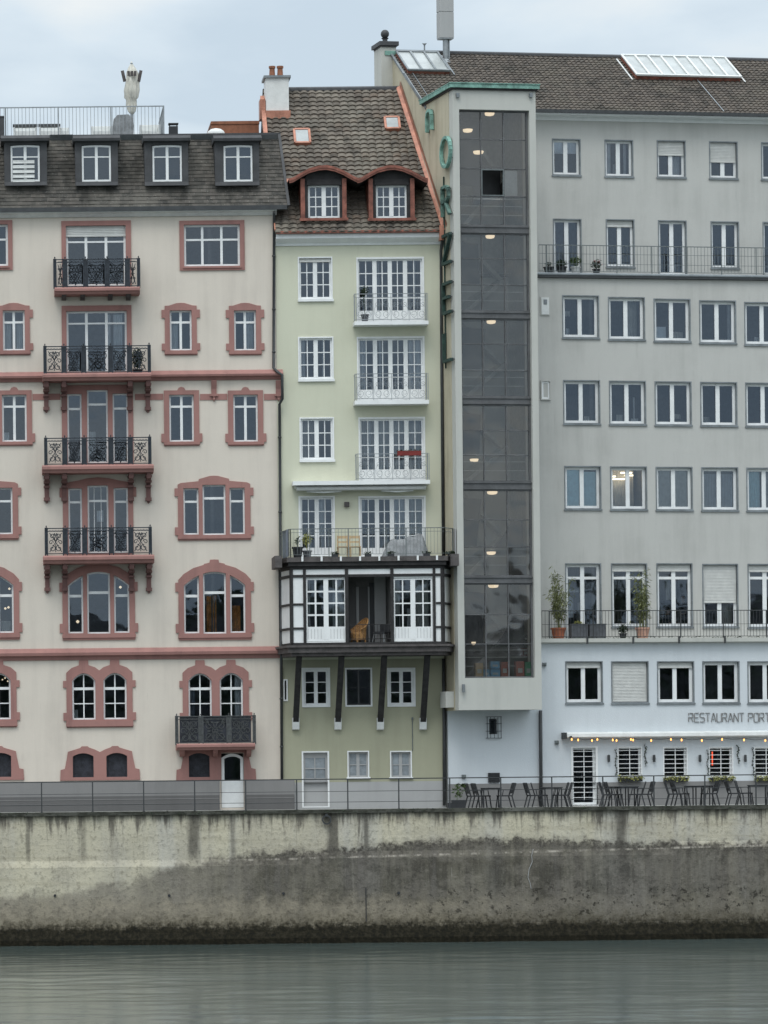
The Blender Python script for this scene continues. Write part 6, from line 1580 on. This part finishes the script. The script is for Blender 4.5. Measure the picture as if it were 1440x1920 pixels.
t = NT('coping_concrete'); v = t.coord((.5, 1, 1)); n1 = t.noise(v, 5, 7, .75); n2 = t.noise(t.coord((.3, 1, 1)), 1.1, 5, .6)
cc = t.mix(t.ss(n1, .38, .62), c4(.035, .036, .028), c4(.085, .085, .072)); cc = t.mix(t.math('MULTIPLY', t.ss(n2, .56, .7), .5), cc, c4(.2, .2, .18)); M['coping'] = t.bsdf(cc, .95, 0, t.bump(n1, .8, .04), .2)
mb = MB(); n = 150
for k in range(n):
    a, b = -30 + 60 * k / n, -30 + 60 * (k + 1) / n; r = lambda q: .015 * math.sin(q * 7.3) + .01 * math.sin(q * 17.1)
    mb.face([(a, -.12 + r(k), -.13), (b, -.12 + r(k + 1), -.13), (b, -.12 + r(k + 1), .0 + r(k * 2 + 2) * .6), (a, -.12 + r(k), .0 + r(k * 2) * .6)])
    mb.face([(a, -.12 + r(k), .0 + r(k * 2) * .6), (b, -.12 + r(k + 1), .0 + r(k * 2 + 2) * .6), (b, .42, .006), (a, .42, .006)])
    mb.face([(a, -.12 + r(k), -.13), (a, .02, -.13), (b, .02, -.13), (b, -.12 + r(k + 1), -.13)])
cop = mb.build('coping', M['coping'], qw, fixn=False); cop.location.z = ZQ
mm = MB()
for k in range(900):
    x = random.uniform(-17, 17)
    if math.sin(x * 2.1) + math.sin(x * .77 + 1) + random.gauss(0, .7) > .3: mm.leaf((x, -.12 - random.random() * .03, ZQ - random.uniform(-.01, .12)), .07)
mm.build('moss', M['leafdark'], qw, fixn=False)['kind'] = 'stuff'
mb = MB()                                           # a pale lime-filled crack and two construction joints
ck = [(1000, 1592), (997, 1604), (998, 1616), (992, 1630), (990, 1645), (994, 1656), (996, 1666)]
for (xa, ya), (xb, yb2) in zip(ck, ck[1:]):
    p, q = at_y(xa, ya, QY - .1), at_y(xb, yb2, QY - .1); mb.bar((p.x, -.085, p.z), (q.x, -.085, q.z), .018, .03)
mb.build('crack', M['plinth_light'], qw)
mb = MB(); p, q = at_y(686, 1664, QY - .1), at_y(686, 1728, QY - .1); mb.bar((p.x, -.09, p.z), (p.x, -.09, q.z), .03, .03); mb.build('joint', M['blackpot'], qw)
q = at_y(612, 1536, QY); mb = MB(); R_ = .15
mb.poly([(R_ * math.cos(k * PI / 9), -.10, R_ * math.sin(k * PI / 9) - .02) for k in range(19)], .05, .05); mb.box(-.05, .05, -.12, .05, .1, .2); t = mb.build('mooring_ring', M['darkmetal'], qw); t.location = (q.x, 0, q.z)
mb = MB()
for x, y in ((103, 1679), (317, 1679), (531, 1675), (747, 1674)): p = at_y(x, y, QY); mb.lathe([(.001, 0), (.05, 0)], 10); 
for x, y in ((103, 1679), (317, 1679), (531, 1675), (747, 1674)):
    p = at_y(x, y, QY); i0 = len(mb.v); mb.tube([(p.x, -.115, p.z), (p.x, -.05, p.z)], .055, 10)
mb.v = mb.v[0:]; mb2 = MB()
for x, y in ((103, 1679), (317, 1679), (531, 1675), (747, 1674)): p = at_y(x, y, QY); mb2.tube([(p.x, -.118, p.z), (p.x, -.05, p.z)], .05, 10)
mb2.build('drain_hole', M['blackpot'], qw)
# river and its bed
def water_mat():
    t = NT('river_water'); a = t.noise(t.coord((.30, .42, 1)), 1.3, 5, .6); b = t.noise(t.coord((.06, .16, 1)), .8, 4, .55); d = t.noise(t.coord((1.1, 1.2, 1)), 3.2, 4, .65)
    h = t.math('ADD', t.math('MULTIPLY', a, .6), t.math('ADD', t.math('MULTIPLY', b, .8), t.math('MULTIPLY', d, .16)))
    col = t.mix(t.ss(t.noise(t.coord((.02, .12, 1)), 1.0, 4, .6), .35, .68), c4(.052, .073, .068), c4(.073, .097, .092))
    return t.bsdf(col, .12, 0, t.bump(h, .35, .06), .5)
M['water'] = water_mat()
from mathutils import noise as mn
xs = [-700, -200, -60, -30] + [-24 + .17 * k for k in range(283)] + [30, 60, 200, 700]
yw = [-152, -120, -90, -70] + [-60 + .27 * k for k in range(212)] + [QY + .4]
def wave(x, y):
    if abs(x) > 24.2 or y < -60.1 or y > QY: return 0.0
    f = min(1, (y + 60) / 4) * min(1, (24.2 - abs(x)) / 2)
    big = .5 + .5 * mn.noise(Vector((x * .05, y * .09, 4)))
    return .46 * f * (.5 + big) * (.036 * mn.noise(Vector((x * .45, y * .75, 0))) + .022 * mn.noise(Vector((x * 1.1 + 5, y * 1.5, 2))) + .045 * mn.noise(Vector((x * .12, y * .22, 7))))
mb = MB(); W_ = len(xs)
mb.v = [(x, y, wave(x, y)) for y in yw for x in xs]
mb.f = [(j * W_ + i, j * W_ + i + 1, (j + 1) * W_ + i + 1, (j + 1) * W_ + i) for j in range(len(yw) - 1) for i in range(W_ - 1)]; mb.m = [0] * len(mb.f)
tag(mb.build('river', M['water'], None, True, False), kind='structure')
mb = MB(); mb.face([(-700, -700, -2), (700, -700, -2), (700, 400, -2), (-700, 400, -2)]); tag(mb.build('ground', M['stone'], fixn=False), kind='structure')
# the bank the picture is taken from: a quay with trees and a row of houses, mirrored in the lower windows
mb = MB(); mb.box(-300, 300, -400, -152, -1.9, 4.3); tag(mb.build('near_bank', M['stone']), kind='structure')
mb = MB()
for k in range(8200):
    x = random.uniform(-130, 260); hmax = 19.5 + 3.5 * math.sin(x * .11) + 2.5 * math.sin(x * .31 + 1) + 1.2 * math.sin(x * .9)
    z = 4.6 + (hmax - 4.6) * random.random() ** .8; y = -192 - random.uniform(0, 9)
    mb.leaf((x, y, z), 2.2)
tag(mb.build('bank_trees', M['leafdark'], fixn=False), 'dark belt of trees on the bank behind the viewer', 'trees', None, 'stuff')
mb = MB()
for k in range(22):
    x = -150 + k * 19; h = 13 + 6 * ((k * 37) % 7) / 7; mb.box(x, x + 18.6, -222, -208, 4.2, h + 4); mb.prism([[(x - .3, h + 4.01), (x + 18.9, h + 4.01), (x + 9.3, h + 8.5)]], -222, -207.6)
tag(mb.build('far_houses', M['plinth_dark']), 'row of houses on the bank behind the viewer', 'houses', None, 'stuff')

# ================================================================== quay railing
zr1 = at_y(720, 1459.5, QY).z; RLX = -19.0
qr = thing('quay_railing', 'thin dark iron railing along the top of the river wall', 'railing', (0, QY + .02, ZQ))
def rz(px): return at_y(720, px, QY).z - ZQ
mb = MB(); mb.box(RLX, 22, -.022, .022, rz(1461), rz(1459)); mb.build('handrail', M['darkmetal'], qr)
for py in (1483, 1503): z = rz(py); MB().box(RLX, 22, -.010, .010, z - .009, z + .009).build('rail_wire', M['darkmetal'], qr)
x0 = at_y(78, 1490, QY).x; stp = (at_y(1322, 1490, QY).x - x0) / 13
proto = MB().box(-.022, .022, -.023, .023, -.05, rz(1460)).box(-.05, .05, -.05, .05, .0, .02).build('post', M['darkmetal'], qr)
for k in range(-3, 17):
    o = proto if k == -3 else proto.copy()
    if k > -3: COL.objects.link(o); o.parent = qr
    o.location.x = x0 + k * stp
# low grey wall before the pink house with a darker band, broken by the white door
mw = MB(); zp = at_y(300, 1464.5, -.25).z - ZQ; zd = at_y(300, 1492, -.25).z - ZQ
for a, b in ((-26, at_y(412, 1490, -.25).x), (at_y(459, 1490, -.25).x, at_y(552.5, 1490, -.25).x)):
    mw.box(a, b, -.25, -.006, 0.002, zp); mw.box(a, b - .02, -.275, -.2505, 0.002, zd, 1)
    for py in (1498, 1507): zz = at_y(300, py, -.25).z - ZQ; mw.box(a, b - .03, -.285, -.2755, zz - .012, zz + .012, 0)
t = mw.build('low_wall', [M['plinth'], M['plinth_dark']]); t.location = (0, 0, ZQ); tag(t, 'low grey wall with a darker lower band along the foot of the pink house', 'wall')
for a_, b_ in ((-26, at_y(412, 1490, -.25).x), ):
    pass
# ================================================================== tables and chairs of the restaurant
def make_table(label, loc, rz=0):
    t = thing('bistro_table', label, 'table', loc, rz, 'dark tables on the promenade')
    mb = MB(); mb.box(-.36, .36, -.36, .36, .71, .735); mb.box(-.33, .33, -.33, .33, .68, .709); mb.build('tabletop', M['chairs'], t)
    for x in (-.31, .31):
        for y in (-.31, .31): MB().box(x - .02, x + .02, y - .02, y + .02, 0, .679).build('leg', M['chairs'], t)
    return t
def make_chair(label, loc, rz=0):
    t = thing('bistro_chair', label, 'chair', loc, rz, 'dark chairs around the promenade tables')
    mb = MB(); [mb.box(-.2 + k * .1, -.12 + k * .1, -.2, .2, .44, .455) for k in range(5)]; mb.box(-.2, .28, -.215, -.201, .41, .45); mb.box(-.2, .28, .201, .215, .41, .45); mb.build('seat', M['chairs'], t)
    mb = MB()                                        # chair faces +x; back at -x, leaning
    for y in (-.2, .2): mb.bar((-.2, y, .44), (-.34, y, .90), .042, up=(0, 1, 0))
    for k in range(6): f = .25 + k * .14; mb.bar((-.2 - .14 * f, -.185, .44 + .46 * f), (-.2 - .14 * f, .185, .44 + .46 * f), .066, .025, up=(1, 0, 0))
    mb.build('backrest', M['chairs'], t)
    for y in (-.2, .2):
        MB().bar((.24, y, .44), (.30, y, 0), .038, up=(0, 1, 0)).build('leg', M['chairs'], t); MB().bar((-.18, y, .44), (-.30, y, 0), .038, up=(0, 1, 0)).build('leg', M['chairs'], t)
    for y in (-.235, .235): MB().bar((-.26, y, .65), (.18, y, .66), .035, .03, up=(0, 0, 1)).bar((.16, y, .64), (.2, y, .45), .025, up=(0, 1, 0)).build('armrest', M['chairs'], t)
    return t
nm = ('nearest the potted plant', 'left of the barred door', 'right of the barred door', 'under the long red light', 'at the right edge')
ct = tt = None
sets = (((921, ), (889, 903), (948,)), ((1034,), (1001, 1013), (1056, 1049)), ((1177,), (1141, 1151), (1194, 1209)), ((1302,), (1264, 1276), (1331,)), ((1421,), (1378, 1396), (1452,)))
for k, (tb, lf_, rt) in enumerate(sets):
    Yt = -1.9
    for j, x in enumerate(tb + ((1157 + 0,) if k == 9 else ())):
        p = at_y(x, 1510, Yt); lab = 'dark square table on the promenade ' + nm[k]
        if tt is None: tt = make_table(lab, (p.x, Yt, ZQ))
        else: o = copy_tree(tt); o.location = (p.x, Yt, ZQ); o['label'] = lab; o.rotation_euler.z = random.uniform(-.1, .1)
    for side, xs in ((0, lf_), (1, rt)):
        for j, x in enumerate(xs):
            Yc = Yt - .15 + j * .55; p = at_y(x, 1510, Yc)
            lab = 'dark chair %s of the table %s, %s' % (('left', 'right')[side], nm[k], ('railing side', 'wall side')[j]) if len(xs) > 1 else 'dark chair %s of the table %s' % (('left', 'right')[side], nm[k])
            rot = (0 if side == 0 else PI) + random.uniform(-.35, .35)
            if ct is None: ct = make_chair(lab, (p.x, Yc, ZQ), rot)
            else: o = copy_tree(ct); o.location = (p.x, Yc, ZQ); o.rotation_euler.z = rot; o['label'] = lab
# second table of two wider groups
for x, k in ((1160, 2), (1318, 3)):
    p = at_y(x, 1510, -1.3); o = copy_tree(tt); o.location = (p.x, -1.3, ZQ); o['label'] = 'dark square table behind the one ' + nm[k]
p = at_y(857, 1511, -2.3); t = thing('potted_plant', 'leggy green plant in a low black trough at the foot of the stair tower', 'plant', (p.x, -2.3, ZQ))
MB().box(-.36, .30, -.15, .15, .0, .20).box(-.2, .32, -.14, .14, .201, .30).build('pot', M['blackpot'], t); f = MB(); f.tube([(0, 0, .3), (.05, 0, .9)], .012, 5); leaves(f, (.05, 0, .65), (.27, .2, .4), 130, .11); leaves(f, (.22, 0, .82), (.13, .1, .1), 40, .11); f.build('foliage', M['leaf'], t, fixn=False)

# ================================================================== sky and sun
w = bpy.data.worlds.new('World'); S.world = w; w.use_nodes = True; nt = w.node_tree; nt.nodes.clear()
out = nt.nodes.new('ShaderNodeOutputWorld'); bg = nt.nodes.new('ShaderNodeBackground'); bg.inputs[1].default_value = .10
SUN_EL, SUN_AZ = math.radians(60), math.radians(200)
sky = nt.nodes.new('ShaderNodeTexSky'); sky.sky_type = 'NISHITA'; sky.sun_disc = False; sky.sun_elevation = SUN_EL; sky.sun_rotation = SUN_AZ; sky.air_density = 1.2; sky.dust_density = 1.5
tc = nt.nodes.new('ShaderNodeTexCoord')
def wn(typ, ins, **pr):
    nd = nt.nodes.new('ShaderNode' + typ)
    for k, v in pr.items(): setattr(nd, k, v)
    for k, v in ins.items():
        if isinstance(v, bpy.types.NodeSocket): nt.links.new(v, nd.inputs[k])
        else: nd.inputs[k].default_value = v
    return nd
mp = wn('Mapping', {0: tc.outputs['Generated'], 3: (9, 9, 26), 1: (2.3, .4, .2)}).outputs[0]
n1 = wn('TexNoise', {'Vector': mp, 'Scale': 1.0, 'Detail': 6, 'Roughness': .5, 'Distortion': .25}).outputs[0]
mp2 = wn('Mapping', {0: tc.outputs['Generated'], 3: (4, 4, 9), 1: (.7, 1.4, .9)}).outputs[0]
n2 = wn('TexNoise', {'Vector': mp2, 'Scale': 1.0, 'Detail': 4, 'Roughness': .5}).outputs[0]
sz = wn('SeparateXYZ', {0: tc.outputs['Generated']}).outputs[2]
cr = wn('ValToRGB', {0: wn('Math', {0: wn('Math', {0: n1, 1: .6}, operation='MULTIPLY').outputs[0], 1: wn('Math', {0: n2, 1: .4}, operation='MULTIPLY').outputs[0]}, operation='ADD').outputs[0]})
e = cr.color_ramp.elements; e[0].position = .42; e[0].color = (5.7, 6.7, 7.6, 1); e[1].position = .58; e[1].color = (8.5, 8.8, 8.8, 1); q = e.new(.5); q.color = (6.9, 7.8, 8.5, 1)
hi = wn('MapRange', {0: sz, 1: .2, 2: .85, 3: 1.0, 4: 2.5}, interpolation_type='SMOOTHSTEP').outputs[0]
cl = wn('Mix', {0: 1.0, 6: cr.outputs[0], 7: wn('CombineXYZ', {0: hi, 1: hi, 2: hi}).outputs[0]}, data_type='RGBA', blend_type='MULTIPLY').outputs[2]
mx = wn('Mix', {0: .86, 6: sky.outputs[0], 7: cl}, data_type='RGBA').outputs[2]
nt.links.new(mx, bg.inputs[0]); nt.links.new(bg.outputs[0], out.inputs[0])
sl_ = bpy.data.lights.new('sun', 'SUN'); sl_.energy = 1.1; sl_.angle = math.radians(25); sl_.color = (1, .97, .92); so_ = bpy.data.objects.new('sun', sl_); COL.objects.link(so_)
# direction towards the sun; the sky's rotation is measured clockwise from +y
sd_ = Vector((math.sin(SUN_AZ) * math.cos(SUN_EL), math.cos(SUN_AZ) * math.cos(SUN_EL), math.sin(SUN_EL)))
so_.rotation_euler = sd_.to_track_quat('Z', 'Y').to_euler(); so_.location = sd_ * 200
S.view_settings.view_transform = 'Standard'; S.view_settings.look = 'None'; S.view_settings.exposure = 0.14; S.view_settings.gamma = 1.0; S.view_settings.use_curve_mapping = False
S.cycles.max_bounces = 8; S.cycles.transparent_max_bounces = 12
# ================================================================== two people inside the tall window above the restaurant
M['skin'] = m_plain('skin', c4(.50, .30, .22), .6, var=.05)
M['hair'] = m_plain('dark_hair', c4(.03, .022, .018), .7)
M['shirt'] = m_plain('dark_blue_shirt', c4(.06, .075, .11), .85)
M['jacket'] = m_plain('black_jacket', c4(.022, .022, .024), .85)
M['trousers'] = m_plain('charcoal_trousers', c4(.04, .04, .045), .85)
def skinned(name, pts, edges, mat, parent, root=0, sub=2):
    me = bpy.data.meshes.new(name); me.from_pydata([p[0] for p in pts], edges, []); me.materials.append(M[mat])
    o = bpy.data.objects.new(name, me); COL.objects.link(o); o.parent = parent
    md = o.modifiers.new('skin', 'SKIN'); md.use_smooth_shade = True
    for k, (p, r) in enumerate(pts): sv = me.skin_vertices[0].data[k]; sv.radius = (r, r); sv.use_root = (k == root)
    s2 = o.modifiers.new('subdivision', 'SUBSURF'); s2.levels = s2.render_levels = sub
    return o
def person(label, loc, rz, seated, top):
    t = thing('person', label, 'person', loc, rz); dz = -.48 if seated else 0
    V = []; E = []
    def add(p, r, par=None):
        V.append(((p[0], p[1], p[2] + dz), r))
        if par is not None: E.append((par, len(V) - 1))
        return len(V) - 1
    pel = add((0, 0, .96), .12); sp = add((0, .01, 1.16), .115, pel); chst = add((0, .015, 1.36), .125, sp); nk = add((0, .01, 1.49), .05, chst); jaw = add((0, -.025, 1.57), .068, nk); hd = add((0, .0, 1.66), .092, jaw); add((0, .005, 1.71), .078, hd); add((0, -.105, 1.615), .014, hd)
    T = {'pel': V[pel], 'sp': V[sp], 'ch': V[chst]}; arms = []; legs = []
    for s in (-1, 1):
        sh = add((s * .18, .015, 1.40), .055, chst); fo = (s * .22, -.24, 1.14) if seated or s < 0 else (s * .25, -.10, .92)
        el = add((s * .245, .03, 1.13), .042, sh); wr = add(fo, .028, el); pm = add((fo[0] - s * .005, fo[1] - .06, fo[2] - (0 if fo[2] > 1 else .05)), .034, wr); arms.append([V[i] for i in (sh, el, wr)])
        P = V[pm][0]
        for q, (dx, ln) in enumerate(((-.028, .06), (-.01, .075), (.009, .07), (.027, .055))):
            a = add((P[0] + dx, P[1] - .04, P[2] - dz - .005), .009, pm); b = add((P[0] + dx, P[1] - .04 - ln * .5, P[2] - dz - .02), .0085, a); add((P[0] + dx, P[1] - .04 - ln * .75, P[2] - dz - .045), .0075, b)
        a = add((P[0] - s * .042, P[1] - .01, P[2] - dz), .010, pm); add((P[0] - s * .055, P[1] - .05, P[2] - dz - .01), .009, a)
        hp = add((s * .095, 0, .90), .085, pel)
        if seated: kn = add((s * .12, -.42, .96), .062, hp); an = add((s * .12, -.42, .56), .04, kn); to = add((s * .13, -.58, .52), .036, an)
        else: kn = add((s * .10, -.02, .50), .06, hp); an = add((s * .105, .03, .09), .04, kn); to = add((s * .12, -.14, .04), .036, an)
        legs.append([V[i] for i in (hp, kn, an)])
    body = skinned('body', V, E, 'skin', t)
    hr = MB(); hr.lathe([(.02, 1.79 + dz), (.07, 1.77 + dz), (.10, 1.71 + dz), (.105, 1.66 + dz), (.098, 1.60 + dz)], 14, 0, .025); hr.build('hair', M['hair'], t, True)
    ey = MB(); [ey.lathe([(.004, z + dz), (.011, z + .006 + dz), (.004, z + .012 + dz)], 6, x, -.088) for x in (-.032, .032) for z in (1.655,)]; ey.build('eyes', M['hair'], t)
    P = [(T['pel'][0], .135), (T['sp'][0], .135), (T['ch'][0], .145), ((0, .01, 1.45 + dz), .085)]; Ed = [(0, 1), (1, 2), (2, 3)]
    for A in arms: b = len(P); P += [(A[0][0], .075), (A[1][0], .058), (A[2][0], .044)]; Ed += [(2, b), (b, b + 1), (b + 1, b + 2)]
    skinned('shirt' if seated else 'jacket', P, Ed, top, t)
    P = [((T['pel'][0][0], T['pel'][0][1], T['pel'][0][2] - .03), .128)]; Ed = []
    for A in legs: b = len(P); P += [(A[0][0], .10), (A[1][0], .074), (A[2][0], .055)]; Ed += [(0, b), (b, b + 1), (b + 1, b + 2)]
    skinned('trousers', P, Ed, 'trousers', t)
    return t
zfl = gz(1220, 1199, D1)
person('person in a black jacket standing behind the third tall terrace window', FG.world(FG.U(1281, 1150, D1 - .95), D1 - .95, zfl), YAW - .5, False, 'jacket')
pl = FG.world(FG.U(1252, 1150, D1 - .9), D1 - .9, zfl)
person('person in a dark blue shirt sitting behind the third tall terrace window', pl, YAW + .6, True, 'shirt')
t = thing('indoor_chair', 'dark chair under the seated person behind the third terrace window', 'chair', pl, YAW + .6)
MB().box(-.21, .21, -.25, .2, .33, .37).build('seat', M['chairs'], t); MB().box(-.2, .2, .18, .21, .372, .82).build('backrest', M['chairs'], t)
for x in (-.18, .18):
    for y in (-.2, .17): MB().box(x - .018, x + .018, y - .018, y + .018, 0, .329).build('leg', M['chairs'], t)
